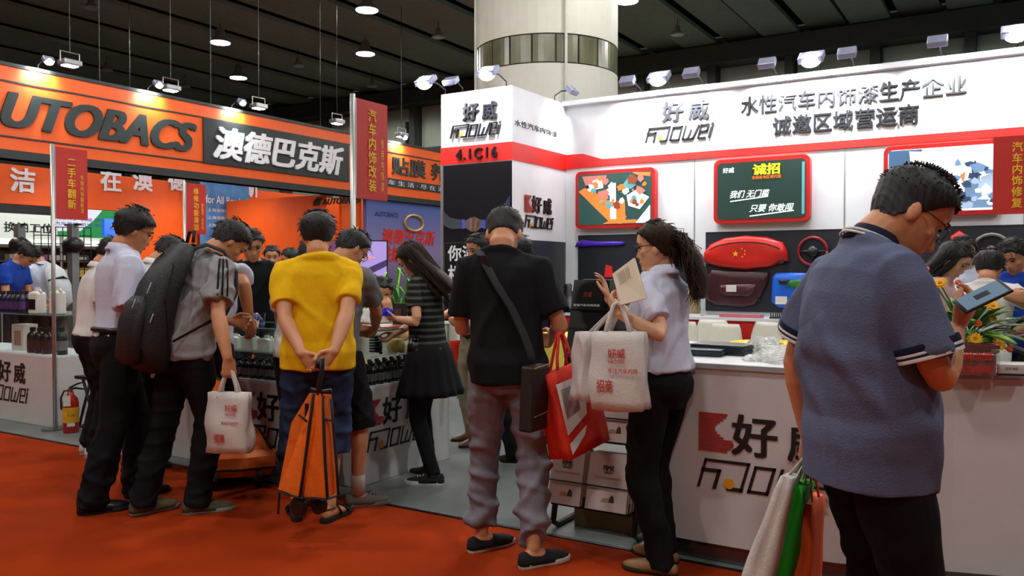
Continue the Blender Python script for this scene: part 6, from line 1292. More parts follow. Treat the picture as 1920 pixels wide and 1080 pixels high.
# red flag-like bag on the chair by the young woman
# ------------------------------------------------------------------ bags and things people carry
nonwoven = M('nonwoven_white', '#cfc8c2', rough=.8, var=.04, bump=.25, bscale=120); nonwoven_red = M('nonwoven_red', '#d22a10', rough=.75, var=.06, bump=.25, bscale=150); nonwoven_green = M('nonwoven_green', '#12a51e', rough=.75, var=.06, bump=.25, bscale=150); orange_nylon = M('orange_nylon', '#ea6a10', rough=.55, var=.08, bump=.3, bscale=40); nonwoven_orange = M('nonwoven_orange', '#e05a1c', rough=.75, var=.06)
black_web = M('black_webbing', '#16151a', rough=.8, bump=.3, bscale=300); bag_red = M('bag_print_red', '#c8352c', rough=.6, var=0)
def tote(top, ax, down, w, h, d, mat, label, handle_to=None, seed=0, flare=.0, crumple=.008, cat='bag', name='tote_bag', taper=1.0):
    """top: centre of the open mouth (world); ax: width axis; down: hanging direction"""
    top = np.asarray(top, float); ax = unit(ax); dn = unit(down); ax = unit(ax - dn * (ax @ dn)); az = np.cross(ax, dn); g = np.random.RandomState(seed)
    t = thing(name, tuple(top + dn * h), label, cat); rows = []
    per = [(-1, -1), (-.5, -1.04), (0, -1.06), (.5, -1.04), (1, -1), (1.0, -.3), (.93, 0), (1.0, .3), (1, 1), (.5, 1.04), (0, 1.06), (-.5, 1.04), (-1, 1), (-1.0, .3), (-.93, 0), (-1.0, -.3)]
    ph_ = g.uniform(0, 6.28, 6); jit = np.array([[[math.sin(.9 * i_ + .8 * j_ + ph_[0]), math.sin(1.1 * i_ - .7 * j_ + ph_[1]), .6 * math.sin(.7 * i_ + 1.2 * j_ + ph_[2])] for j_ in range(len(per))] for i_ in range(9)]) * crumple
    for i, s in enumerate(np.linspace(0, 1, 9)):
        dd = d * (.45 + .55 * min(1, s * 1.8)); ww = w * (1 + flare * s) * (taper + (1 - taper) * s)
        rows.append([top + dn * h * s + ax * ww / 2 * p_[0] + az * dd / 2 * p_[1] + jit[i, j] * (.2 if i in (0,) else 1) for j, p_ in enumerate(per)])
    part(MB().loft(rows), 'bag_body', mat, t, smooth=True)
    inner = MB().prism([(-w * .46 * taper, -d * .2), (w * .46 * taper, -d * .2), (w * .46 * taper, d * .2), (-w * .46 * taper, d * .2)], top - dn * .001, ax, az, -.002); part(inner, 'bag_mouth', mat, t)
    if handle_to is not None:
        hp = np.asarray(handle_to, float)
        for s in (-1, 1):
            p0 = top + ax * w * .25 * taper + az * d * .22 * s + dn * .03; p1 = top - ax * w * .25 * taper + az * d * .22 * s + dn * .03
            part(MB().tube([p0, p0 * .5 + hp * .5 + ax * .012, hp + ax * .016 + az * .006 * s, hp - dn * .008 + az * .006 * s, hp - ax * .016 + az * .006 * s, p1 * .5 + hp * .5 - ax * .012, p1], .011, 6, flat=.25, up=tuple(az)), 'handle', mat, t, smooth=True)
    t['_ax'] = tuple(ax); return t, ax, az, dn, top
def printed(t, ax, az, dn, top, d, items):
    for body, u, v, w, h, mt in items:
        text(body, top + ax * u + dn * v - az * (d / 2 * (.45 + .55 * min(1, v / .34 * 1.8)) * 1.06 + .007), w, h, mt, t, (ax, -dn, -az), 'bag_print', bold=.015, depth=.002)
def grip(P, s, k=.075): a, e, w, fd = P.arm[s][:4]; return P.world(w + fd * k * P.k)
def facing(p, yaw=0):   # horizontal axis that reads left-to-right for the camera at p, yawed
    v = np.array([p[0], p[1], 0]); v = unit(v); r = np.array([v[1], -v[0], 0]); c, s = math.cos(RAD(yaw)), math.sin(RAD(yaw)); return r * c + v * s
DOWN = np.array([0, 0, -1.0])

# grey t-shirt man: white tote in the right hand
hp = grip(grey_man, 1, .07)
tp_ = hp + np.array([0, 0, -.115])
res = tote(tp_, facing(tp_, -28), unit(DOWN + .0 * FH), .235, .33, .10, nonwoven, 'white non-woven tote with red print in the hand of the grey t-shirt man', hp, seed=2)
printed(*res[:1], *res[1:], .10, [('好威', .03, .08, .07, .035, bag_red), ('HAOWEI', .03, .115, .06, .016, bag_red), ('专注汽车内饰', .03, .16, .10, .016, bag_red), ('招商', -.03, .245, .06, .05, bag_red)])
# orange cloth of a folded cart pressed against his leg
def drape(rows, mat, name, parent): return part(MB().sheet(rows, .006), name, mat, parent, smooth=False)
c0 = dep(402, 735, 4.75); oc = thing('orange_pouch', tuple(dep(405, 830, 4.75)), 'folded orange fabric bag with black piping held beside the white tote', 'bag')
g = np.random.RandomState(5); rows = []
outl = [(-22, 712, .0), (0, 706, .0), (16, 716, 0)], [(-26, 740, .0), (-2, 742, .05), (20, 744, 0)], [(-20, 776, 0), (0, 780, .05), (22, 782, 0)], [(-14, 812, 0), (4, 820, .04), (22, 818, 0)]
drape([[dep(402 + a, b, 4.86 - c_) for a, b, c_ in r_] for r_ in outl], orange_nylon, 'fabric', oc); drape([[dep(402 + a, b, 4.92 + c_) for a, b, c_ in r_] for r_ in outl], orange_nylon, 'fabric', oc)
part(MB().tube([dep(402 + r_[0][0], r_[0][1], 4.86) for r_ in outl], .007, 6), 'piping', black_web, oc); part(MB().tube([dep(402 + a, b, 4.86 - c_) for a, b, c_ in outl[0]], .007, 6), 'piping', black_web, oc)
# orange wheeled bag collapsed on the carpet in front of the middle showcase
ct = thing('trolley_bag', tuple(gp(462, 905)), 'collapsed orange wheeled shopping bag on the red carpet', 'trolley'); b0_ = gp(455, 905)
R1 = facing(b0_); F1 = unit([b0_[0], b0_[1], 0]); L = lambda u, v, z: b0_ + R1 * u + F1 * v + ZH * z
part(MB().loft([[L(u * s, v * s2 + o_, z) for u, v in ((-.22, -.14), (0, -.16), (.20, -.13), (.22, .08), (0, .12), (-.22, .10))] for s, s2, o_, z in ((.85, .9, 0, .07), (1, 1, 0, .12), (.98, .9, .01, .19), (.7, .6, .03, .22), (.15, .2, .04, .225))]), 'fabric_base', orange_nylon, ct)
drape([[L(.02, -.05, .20), L(.12, -.06, .18), L(.24, -.02, .06)], [L(.04, .0, .28), L(.13, .02, .26), L(.23, .03, .14)], [L(.08, .06, .36), L(.12, .07, .34), L(.16, .08, .26)]], orange_nylon, 'fabric_flap', ct)
part(MB().tube([L(.09, .06, .37), L(.18, .03, .22), L(.245, -.02, .03)], .008, 6), 'piping', black_web, ct); part(MB().tube([L(-.22, -.13, .12), L(0, -.165, .12), L(.21, -.13, .12)], .007, 6), 'piping', black_web, ct); part(MB().tube([L(-.0, .02, .18), L(.02, .08, .40), L(.04, .1, .42)], .010, 6), 'frame_tube', black_metal, ct)
for u, v in ((-.17, -.13), (.10, -.14), (.15, .08), (-.15, .1)):
    c_ = L(u, v, .055); part(MB().tube([c_ - R1 * .016, c_ + R1 * .016], .055, 18), 'wheel', black_plastic, ct); part(MB().tube([c_ - R1 * .018, c_ + R1 * .018], .02, 12), 'wheel_hub', steel, ct)
# yellow man: orange folded wheeled bag hanging from his clasped hands
hb0 = dep(597, 712, 4.30); yo = thing('trolley_bag', tuple(dep(590, 960, 4.28)), 'orange folded wheeled bag with black straps held behind by the yellow t-shirt man', 'trolley')
R2 = facing(hb0); V2 = unit([hb0[0], hb0[1], 0]); K = lambda px, py, o_=0.0: dep(px, py, 4.26) + V2 * o_
def face_(ptsL, ptsR, o0, o1, nm='fabric_panel'):
    rows = [[K(a[0], a[1], o0 + .0 * i), K((a[0] + b[0]) / 2, (a[1] + b[1]) / 2, (o0 + o1) / 2 - .012 * math.sin(i * 1.3)), K(b[0], b[1], o1)] for i, (a, b) in enumerate(zip(ptsL, ptsR))]
    part(MB().sheet(rows, .005), nm, orange_nylon, yo, smooth=False)
face_([(594, 738), (572, 790), (548, 860), (521, 922)], [(600, 738), (592, 790), (578, 860), (563, 932)], .05, .0)
face_([(600, 738), (592, 790), (578, 860), (563, 932)], [(604, 738), (598, 800), (588, 870), (566, 934)], .0, .03)
face_([(588, 742), (586, 800), (578, 870), (570, 932)], [(606, 742), (607, 800), (610, 870), (614, 934)], .012, .0)
face_([(607, 745), (607, 800), (611, 870), (614, 934)], [(620, 748), (624, 800), (630, 870), (634, 928)], .0, .06)
face_([(521, 922), (545, 800), (580, 742)], [(634, 928), (626, 800), (622, 745)], .10, .10, 'back_panel')
for seq in ([(588, 738), (580, 800), (570, 880), (562, 934)], [(606, 742), (607, 800), (610, 870), (614, 934)], [(621, 748), (625, 800), (631, 870), (635, 928)], [(521, 922), (563, 933), (614, 935), (634, 928)], [(560, 778), (576, 790)], [(606, 785), (621, 788)]):
    part(MB().tube([K(a, b, -.008 if i not in (0,) else .0) for i, (a, b) in enumerate(seq)], .010, 6, flat=.5), 'strap', black_web, yo, smooth=True)
part(MB().tube([K(596, 690, .0), K(598, 676, .0), K(604, 672, 0), K(603, 700, 0), K(597, 726, 0), K(600, 742, .02)], [.014, .016, .015, .014, .013, .016], 8), 'handle', black_plastic, yo, smooth=True); part(MB().tube([K(582, 730, .02), K(600, 736, .02), K(622, 734, .02)], .012, 8), 'yoke', black_plastic, yo, smooth=True)
for px, py, o_ in ((560, 952, .02), (598, 950, .05)):
    c_ = K(px, py, o_); part(MB().tube([c_ - R2 * .014 - V2 * .01, c_ + R2 * .014 + V2 * .01], .05, 18), 'wheel', black_plastic, yo)
part(MB().tube([K(560, 952, .02), K(598, 950, .05)], .008, 6), 'axle', black_metal, yo); part(MB().tube([K(524, 924, .02), K(521, 966, .02)], .006, 6), 'prop', black_metal, yo); part(MB().tube([K(575, 760, .06), K(570, 945, .05)], .010, 8), 'frame_tube', black_metal, yo); part(MB().tube([K(615, 760, .06), K(600, 945, .06)], .010, 8), 'frame_tube', black_metal, yo)

# black t-shirt man: red tote on the right arm, and cross-body bag
hp = dep(1050, 628, 3.98); tp_ = dep(1052, 690, 3.98)
res = tote(tp_, facing(tp_, 48), unit(DOWN + RH * .24), .30, .40, .13, nonwoven_red, 'bright red tote with white graphic hanging from the arm of the black t-shirt man', hp, seed=4, crumple=.004, taper=.92)
t, ax, az, dn, top = res
for s in (1, -1):
    for poly, mt in (([(-.14, .02), (.06, .02), (.02, .20), (-.14, .26)], can_white), ([(-.12, .05), (.0, .05), (-.02, .17), (-.12, .19)], M('bag_crimson', '#b01c1c')), ([(-.14, .30), (.0, .25), (-.03, .29), (-.14, .35)], can_white)):
        part(MB().prism([(p_[0], p_[1]) for p_ in poly], top + az * s * (.065 * 1.06 + .007) + dn * .03, ax, dn, .0015), 'bag_graphic', mt, t)
B_ = black_man.B; Wd = black_man.world
xb = thing('cross_body_bag', tuple(Wd(B_((.20, -.06, .76)))), 'dark brown leather cross-body bag at the hip of the black t-shirt man', 'bag'); dk_lea = M('dark_leather', '#1c1412', rough=.5, var=.15)
strap_pts = [(-.10, .10, 1.40), (-.115, .02, 1.475), (-.11, -.07, 1.455), (-.075, -.150, 1.38), (-.02, -.165, 1.28), (.05, -.168, 1.18), (.10, -.172, 1.07), (.125, -.178, .99), (.13, -.185, .93)]
part(MB().tube([Wd(B_(p_)) for p_ in strap_pts], .021, 8, flat=.22, up=tuple(black_man.wdir((0, -1, .2)))), 'strap', black_web, xb, smooth=True)
part(MB().obox(Wd(B_((-.073, -.160, 1.375))), black_man.wdir((1, 0, 0)), unit(black_man.wdir((.45, .1, -1))), black_man.wdir((0, 1, 0)), .024, .026, .006), 'buckle', black_plastic, xb)
lx, ly, lz = black_man.wdir((.45, .89, 0)), black_man.wdir((-.89, .45, 0)), ZH
cb_ = Wd(B_((.135, -.205, .80))); part(MB().obox(cb_, lx, ly, unit(lz + .08 * lx), .075, .035, .15), 'pouch', dk_lea, xb, bevel=.012); part(MB().obox(cb_ - ly * .037 + ZH * .03, lx, ly, lz, .074, .004, .11), 'flap', dk_lea, xb, bevel=.004)
for dz in (-.078, .14): part(MB().tube([cb_ - ly * .043 + lx * -.07 + ZH * dz, cb_ - ly * .043 + lx * .07 + ZH * (dz + .012)], .003, 5), 'piping', tan_leather, xb)
# woman: notebook and two white totes
hl = grip(woman, -1, .06); nb = thing('notebook', tuple(dep(1185, 560, 3.66)), 'open notebook with cream pages in the hand of the ponytailed woman', 'notebook')
n0, n1, n2, n3_ = dep(1150, 514, 3.72), dep(1190, 484, 3.66), dep(1212, 560, 3.62), dep(1166, 572, 3.68)
pg = M('cream_page', '#efe8d0', rough=.7, var=.03)
nn = unit(np.cross(n1 - n0, n3_ - n0)); part(MB().sheet([[n0, n1], [n3_, n2]], .010), 'page_block', pg, nb); co_ = -.012 if nn @ (CC - n0) > 0 else .006; part(MB().sheet([[n0 + nn * co_, n1 + nn * co_], [n3_ + nn * co_, n2 + nn * co_]], .004), 'cover', M('cover_tan', '#d8cca4'), nb)
u_ = unit(n1 - n0); v_ = unit(n0 - n3_); fr_n = (u_, v_, unit(np.cross(u_, v_)))
for j in range(5): text('内饰改装 电话', n0 + (n1 - n0) * .45 + (n3_ - n0) * (.14 + .075 * j) + fr_n[2] * .012 * (1 if fr_n[2] @ (CC - n0) > 0 else -1), .065, .009, M('pencil', '#6d6a5c'), nb, fr_n, 'page_writing', depth=.001)
hp = dep(1158, 580, 3.70); tp_ = dep(1160, 622, 3.70)
res = tote(tp_, facing(tp_, -12), unit(DOWN + RH * .02), .24, .34, .13, nonwoven, 'larger white tote with red print hanging from the hand of the ponytailed woman', hp + np.array([0, 0, .02]), seed=7, crumple=.006)
printed(*res, .13, [('好威', .0, .09, .075, .04, bag_red), ('HAOWEI', .0, .125, .07, .018, bag_red), ('专注汽车内饰', .03, .165, .13, .022, bag_red), ('招商', -.05, .23, .07, .055, bag_red)])
tp2 = dep(1118, 622, 3.82); tote(tp2, facing(tp2, 35), unit(DOWN - RH * .03), .20, .31, .10, nonwoven, 'second white tote tucked behind the larger one of the ponytailed woman', dep(1152, 585, 3.78), seed=9, crumple=.008)
# polo man: phone, and bags in the left hand
ph = thing('phone', tuple(dep(1838, 560, 2.25)), 'black smartphone with lit screen in the hand of the polo man', 'phone')
cn = dep(1842, 556, 2.32); Vv = unit([cn[0], cn[1], 0]); Rv = facing(cn); up_ = unit(-Vv * .55 + ZH * .75 - Rv * .25); l_ = Rv * .8 + Vv * .45 + ZH * .05; l_ = unit(l_ - up_ * (l_ @ up_)); s_ = np.cross(up_, l_)
part(MB().obox(cn, l_, s_, up_, .068, .036, .0045), 'phone_case', black_plastic, ph, bevel=.003)
part(MB().obox(cn + up_ * .0046, l_, s_, up_, .058, .032, .0006), 'phone_screen', M('phone_screen', '#1c2630', rough=.75, spec=.05, var=0, emit='#7f98ac', estr=.55), ph)
part(MB().obox(cn + up_ * .0054, l_, s_, up_, .020, .011, .0004), 'screen_picture', M('screen_car', '#2a333c'), ph)
hl = polo_man.world(polo_man.arm[-1][2])
for i, (tpx, tpy, bw, mt, lab, sd, dx) in enumerate(((1484, 892, .17, nonwoven, 'white tote beside the leg of the polo man', 11, -.30), (1508, 905, .22, nonwoven_green, 'bright green tote between the white and orange ones by the polo man', 12, -.26), (1524, 935, .22, nonwoven_orange, 'orange tote closest to the leg of the polo man', 13, -.12))):
    tp_ = dep(tpx, tpy, 2.62 + .07 * i); tote(tp_, facing(tp_, 78), unit(DOWN + RH * dx), bw, .36, .075, mt, lab, grip(polo_man, -1, .06), seed=sd, crumple=.004)
# grey man's backpack
GB, GW = grey_man.B, grey_man.world
bp = thing('backpack', tuple(GW(GB((0, -.25, .95)))), 'large black backpack on the back of the grey t-shirt man', 'backpack'); pack_m = M('backpack_nylon', '#131316', rough=.6, var=.1, bump=.35, bscale=90)
def packring(z, hw, y0, y1, n=22): return [GW(GB((hw * math.copysign(abs(math.sin(a)) ** .65, math.sin(a)), (y0 + y1) / 2 + (y1 - y0) / 2 * math.copysign(abs(math.cos(a)) ** .65, math.cos(a)), z))) for a in (2 * math.pi * j / n for j in range(n))]
part(MB().loft([packring(z, hw, a, b) for z, hw, a, b in ((.80, .09, -.22, -.15), (.82, .13, -.27, -.125), (.92, .155, -.315, -.125), (1.06, .16, -.325, -.13), (1.20, .155, -.31, -.135), (1.33, .145, -.27, -.14), (1.42, .11, -.23, -.145), (1.44, .05, -.20, -.15))]), 'main_bag', pack_m, bp, smooth=True)
part(MB().loft([packring(z, hw, a, b) for z, hw, a, b in ((.85, .08, -.33, -.28), (.88, .115, -.36, -.28), (1.0, .125, -.365, -.28), (1.10, .115, -.355, -.28), (1.14, .08, -.33, -.28))]), 'front_pocket', pack_m, bp, smooth=True)
for s in (-1, 1):
    part(MB().tube([GW(GB(p_)) for p_ in ((.09 * s, -.17, 1.42), (.10 * s, -.12, 1.475), (.115 * s, -.02, 1.49), (.125 * s, .10, 1.42), (.135 * s, .145, 1.30), (.165 * s, .11, 1.15), (.18 * s, -.02, 1.05), (.16 * s, -.15, .95))], [.024, .030, .032, .032, .030, .022, .010, .010], 8, flat=.28, up=tuple(grey_man.wdir((.3 * s, .3, 1)))), 'shoulder_strap', black_web, bp, smooth=True)
part(MB().tube([GW(GB(p_)) for p_ in ((-.04, -.17, 1.46), (-.03, -.19, 1.52), (.03, -.19, 1.52), (.04, -.17, 1.46))], .010, 8), 'top_handle', black_web, bp, smooth=True)
for p_ in ((.12, -.32, 1.20), (.15, -.28, 1.06), (.09, -.365, 1.12)): part(MB().tube([GW(GB(p_)), GW(GB((p_[0] + .015, p_[1] - .012, p_[2] - .05)))], [.006, .004], 6), 'zip_pull', steel, bp)
part(MB().tube([GW(GB(p_)) for p_ in ((.158, -.15, .90), (.162, -.24, 1.14), (.145, -.25, 1.30), (.0, -.27, 1.36), (-.145, -.25, 1.30))], .004, 5), 'zip_line', black_metal, bp)
# three black stripes on his shoulders
for s in (1, -1):
    a_, e_, w_ = grey_man.arm[s][:3]; dd_ = unit(e_ - a_)
    sdv = unit(np.cross(dd_, (0, 1, 0))) * (1 if s > 0 else 1); outv = unit(np.array([s, 0, .35]) - dd_ * (np.array([s, 0, .35]) @ dd_)); fwd_ = np.cross(dd_, outv)
    for q_ in (-.3, 0, .3):
        ov = unit(outv + fwd_ * (q_ + .25)); pts = [grey_man.B((.085 * s, .015 + .03 * q_, 1.468))] + [a_ + ov * .070 * grey_man.k + ZH * .010] + [a_ + (e_ - a_) * t_ + ov * r_ * grey_man.k for t_, r_ in ((.2, .084), (.5, .092), (.79, .096))]
        MB().tube(pts, .006, 6, flat=.6).build('shoulder_stripe', black_cotton, grey_man.shirt, off=(0, 0, 0), smooth=True)
# pink phone of the stooping man, blue cloth of the young woman
hp = grip(phone_man, 1, .10); t = thing('phone', tuple(hp - ZH * .05), 'phone in a pink case held low behind the white-shirted man', 'phone'); ax = facing(hp, -25)
part(MB().obox(hp - ZH * .02, ax, unit(np.cross(ax, ZH)), ZH, .075, .006, .038), 'phone_case', M('pink_case', '#b48a88', rough=.4), t, bevel=.004); part(MB().obox(hp - ZH * .02 - unit(np.cross(ax, ZH)) * .0065, ax, unit(np.cross(ax, ZH)), ZH, .068, .001, .033), 'phone_screen', black_plastic, t)
hp = grip(girl, -1, .09) + ZH * .02; gq = np.random.RandomState(8)
rumple(tuple(hp + np.array([0, 0, -.005])), .055, .05, M('blue_film', '#2222c8', rough=.25, var=.2), 'blue_pouch', 'shiny blue pouch in the hands of the young woman in the striped top', 'pouch', 9)
# small black bag at the young woman's waist
wb_ = girl.world(girl.B((-.145, .02, .96))); t = thing('camera_case', tuple(wb_), 'small black case at the waist of the young woman in the striped top', 'bag'); part(MB().ell(wb_, (.05, .05, .055)), 'pouch', black_leather, t, smooth=True); part(MB().ell(wb_ + ZH * .06 - unit([wb_[0], wb_[1], 0]) * .02, (.035, .02, .02)), 'bow', black_cotton, t, smooth=True)
for j in range(3): part(MB().ell(wb_ + ZH * .055 + facing(wb_) * (.02 * (j - 1)) - unit([wb_[0], wb_[1], 0]) * .045, (.006, .006, .006)), 'stud', steel, t, smooth=True)
# white backpack beyond the left showcase
PB, PW = pack_man.B, pack_man.world; t = thing('backpack', tuple(PW(PB((0, -.2, 1.0)))), 'white backpack with dark straps beyond the left showcase', 'backpack'); wpk = M('white_pack', '#b9c0c4', rough=.6, var=.15)
pr2 = lambda z, hw, y0, y1, n=16: [PW(PB((hw * math.sin(a), (y0 + y1) / 2 + (y1 - y0) / 2 * math.cos(a), z))) for a in (2 * math.pi * j / n for j in range(n))]
part(MB().loft([pr2(z, hw, a, b) for z, hw, a, b in ((.92, .10, -.22, -.12), (.96, .15, -.28, -.11), (1.15, .16, -.30, -.12), (1.32, .14, -.25, -.13), (1.40, .06, -.2, -.14))]), 'main_bag', wpk, t, smooth=True); part(MB().tube([PW(PB(p_)) for p_ in ((-.15, -.22, 1.2), (0, -.30, 1.22), (.15, -.22, 1.2))], .014, 6), 'strap', black_web, t)
for s in (-1, 1): part(MB().tube([PW(PB(p_)) for p_ in ((.08 * s, -.14, 1.40), (.10 * s, -.02, 1.48), (.13 * s, .13, 1.36), (.16 * s, .05, 1.12), (.15 * s, -.14, 1.0))], .022, 6, flat=.3), 'shoulder_strap', black_web, t, smooth=True)

# fire extinguisher and folded stool beside the left showcase
fx = gp(127, 811); fx = np.array([fx[0] + .05, max(fx[1], 4.10), .008]); t = thing('fire_extinguisher', tuple(fx), 'red fire extinguisher with yellow label beside the left showcase', 'extinguisher'); ext_red = M('extinguisher_red', '#a8180f', rough=.25, var=.05)
part(MB().lathe([(.060, .0), (.064, .01), (.064, .26), (.055, .295), (.028, .325), (.022, .35)], tuple(fx), 20), 'cylinder', ext_red, t, smooth=True); part(MB().lathe([(.0655, .09), (.0655, .22)], tuple(fx), 20), 'label_band', M('ext_label', '#d8a41c', var=.15, vscale=40), t)
part(MB().tube([fx + ZH * .34, fx + ZH * .385], .018, 10), 'valve', steel, t); ax = facing(fx)
part(MB().tube([fx + ZH * .37 - ax * .02, fx + ZH * .38 + ax * .04, fx + ZH * .365 + ax * .11], [.010, .009, .006], 6), 'lower_lever', black_metal, t); part(MB().tube([fx + ZH * .385 - ax * .01, fx + ZH * .415 + ax * .05, fx + ZH * .425 + ax * .09], [.010, .009, .006], 6), 'upper_lever', black_metal, t); part(MB().tube([fx + ZH * .36, fx + ZH * .36 - ax * .05, fx + ZH * .30 - ax * .075, fx + ZH * .2 - ax * .072], .008, 8), 'hose', black_plastic, t, smooth=True); part(MB().obox(fx + ZH * .28 - ax * .03 - unit([fx[0], fx[1], 0]) * .066, ax, ZH, unit([fx[0], fx[1], 0]), .028, .045, .001), 'tag_card', can_white, t); part(MB().obox(fx + ZH * .075 - unit([fx[0], fx[1], 0]) * .066, ax, ZH, unit([fx[0], fx[1], 0]), .03, .015, .001), 'tag_card', can_white, t)
text('灭火器', fx + ZH * .155 - unit([fx[0], fx[1], 0]) * .067, .06, .02, ext_red, t, (ax, ZH, -unit([fx[0], fx[1], 0])), 'label_print', depth=.001)
sx_ = np.array([-6.95, 4.26, .008]); t = thing('folding_stool', tuple(sx_), 'black tubular folding stool between the left showcase and the visitors', 'stool')
for dy in (0, .28):
    part(MB().tube([sx_ + np.array([-.16, dy, .02]), sx_ + np.array([-.12, dy, .03]), sx_ + np.array([.06, dy, .46])], .012, 8), 'leg', black_metal, t, smooth=True); part(MB().tube([sx_ + np.array([.14, dy, .02]), sx_ + np.array([-.06, dy, .46])], .012, 8), 'leg', black_metal, t, smooth=True)
part(MB().tube([sx_ + np.array([-.16, 0, .02]), sx_ + np.array([-.16, .28, .02])], .012, 8), 'foot_bar', black_metal, t); part(MB().tube([sx_ + np.array([.14, 0, .02]), sx_ + np.array([.14, .28, .02])], .012, 8), 'foot_bar', black_metal, t); part(MB().box(sx_[0] - .16, sx_[0] + .16, sx_[1] - .02, sx_[1] + .30, .455, .485), 'seat', black_leather, t, bevel=.01)
# stool of the seated man, plant and screen behind him
sp_ = seated_man.o.location; t = thing('stool', (sp_[0], sp_[1], .008), 'round stool under the seated man in the white t-shirt', 'stool'); part(MB().lathe([(.17, .40), (.18, .42), (.17, .445), (.02, .45)], (sp_[0], sp_[1], 0), 22), 'seat', black_leather, t, smooth=True)
for j in range(4): a = math.pi / 4 + j * math.pi / 2; part(MB().tube([(sp_[0] + .10 * math.cos(a), sp_[1] + .10 * math.sin(a), .41), (sp_[0] + .17 * math.cos(a), sp_[1] + .17 * math.sin(a), .008)], .011, 8), 'leg', steel, t)
pb = dep(735, 560, 8.4); pb = np.array([pb[0], pb[1], .008]); t = thing('potted_plant', tuple(pb), 'bushy green palm in a pot behind the seated man', 'plant')
part(MB().lathe([(.13, .008), (.17, .45), (.18, .50), (.15, .50)], (pb[0], pb[1], 0), 20), 'pot', M('pot_red', '#8a2a1c', rough=.4), t, smooth=True); frn2 = random.Random(9); pal = M('palm_green', '#3f8a3a', rough=.5, var=.3); pal2 = M('palm_light', '#6fae3c', rough=.5, var=.3); pal3 = M('palm_orange', '#b8682a', rough=.5, var=.3)
for i in range(80):
    a = frn2.uniform(0, 6.28); r_ = frn2.uniform(.12, .42); hgt = frn2.uniform(.55, .98); p0 = pb + np.array([0, 0, .48]); p2 = pb + np.array([r_ * math.cos(a), r_ * math.sin(a), .45 + hgt]); p1 = (p0 + p2) / 2 + ZH * .10; p3 = p2 + np.array([.12 * math.cos(a), .12 * math.sin(a), -.10]); s_ = unit(np.cross(p2 - p0, ZH) + 1e-4)
    rows = [[p_ - s_ * w_, p_ + s_ * w_] for p_, w_ in ((p0, .004), (p1, .009), (p2, .013), (p3, .001))]; part(MB().sheet(rows, .002), 'frond', (pal, pal2, pal, pal3)[i % 4] if i % 7 == 0 else (pal, pal2)[i % 2], t, smooth=True)
q = dep(666, 484, 10.2); t = thing('screen_stand', (q[0], q[1], .03), 'standing screen with violet picture left of the sign pole, behind the seated man', 'screen'); ax = facing(q, 10); dp_ = unit([q[0], q[1], 0])
part(MB().obox((q[0], q[1], 1.54), ax, ZH, dp_, .40, .235, .02), 'bezel', black_plastic, t); part(MB().obox(np.array([q[0], q[1], 1.54]) - dp_ * .021, ax, ZH, dp_, .385, .22, .002), 'display', emis('disp_lilac', '#a48fd0', .5), t)
for poly, mt in (([(-.385, .22), (.2, .22), (.05, .10), (-.385, .04)], emis('disp_mauve', '#6a3a58', .6)), ([(-.1, -.22), (.385, .0), (.385, -.08), (.1, -.22)], emis('disp_dark', '#3a2a58', .6)), ([(-.3, .02), (.1, .08), (.25, .02), (-.1, -.06)], emis('disp_skin', '#c08a98', .7))): part(MB().prism(poly, np.array([q[0], q[1], 1.54]) - dp_ * .0235, ax, ZH, .001), 'picture_patch', mt, t)
part(MB().tube([(q[0], q[1], .03), (q[0], q[1], 1.32)], .025, 10), 'post', black_metal, t); part(MB().lathe([(.26, .031), (.26, .05), (.04, .06)], (q[0], q[1], 0), 24), 'foot', black_metal, t)
# red bag behind the young woman
q = dep(848, 640, 7.0); tote((q[0], q[1], .82), facing(q, 20), DOWN, .30, .34, .12, nonwoven_red, 'red tote glimpsed on a chair behind the young woman in the striped top', None, seed=21)

# ------------------------------------------------------------------ beyond the left showcase: workshop display
xh = -24.0; hd = thing('booth_header', (xh, 12, 0), 'distant white lit header reading workshop bay, beyond the left showcase', 'sign'); qa, qb = onX(-20, 403, xh), onX(99, 447, xh)
part(MB().box(xh - .2, xh, qa[1] - 3, onX(262, 440, xh)[1], onX(40, 449, xh)[2], onX(40, 401, xh)[2]), 'board', M('header_white', '#dfe6dc', rough=.4, emit='#dfe8dc', estr=.35, var=0), hd); part(MB().box(xh - .25, xh + .02, qa[1] - 3, onX(262, 440, xh)[1], onX(40, 458, xh)[2], onX(40, 449, xh)[2]), 'light_strip', emis('strip_pale', '#e8f2e4', .9), hd)
part(MB().box(xh - .3, xh - .02, qa[1] - 3, onX(262, 440, xh)[1], onX(40, 401, xh)[2], onX(40, 380, xh)[2]), 'dark_band', black_metal, hd)
q = onX(54, 427, xh); text('换油工位', (xh, q[1], q[2]), 1.35, .28, ink, hd, SIDE, 'header_lettering', bold=.015, depth=.01)
for yq in (qa[1] - 2, onX(258, 440, xh)[1]): part(MB().box(xh - .2, xh - .1, yq - .05, yq + .05, 0, onX(40, 449, xh)[2]), 'post', alu, hd)
xg = -22.0; gs = thing('green_banner', (xg, onX(205, 415, xg)[1], 0), 'white and green curved banner with small blue lettering, beyond the left sign pole', 'banner'); y0, y1 = onX(108, 415, xg)[1], onX(233, 415, xg)[1]; z0, z1 = onX(170, 446, xg)[2], onX(170, 384, xg)[2]
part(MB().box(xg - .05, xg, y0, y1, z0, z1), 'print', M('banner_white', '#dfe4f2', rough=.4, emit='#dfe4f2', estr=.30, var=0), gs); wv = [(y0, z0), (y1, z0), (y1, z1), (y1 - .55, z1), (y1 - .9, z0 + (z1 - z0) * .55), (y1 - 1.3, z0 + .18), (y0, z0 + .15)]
part(MB().prism([(p_[0], p_[1]) for p_ in wv], (xg, 0, 0), (0, 1, 0), (0, 0, 1), .004), 'green_field', M('banner_green', '#158a4a', rough=.4, emit='#158a4a', estr=.3, var=0), gs)
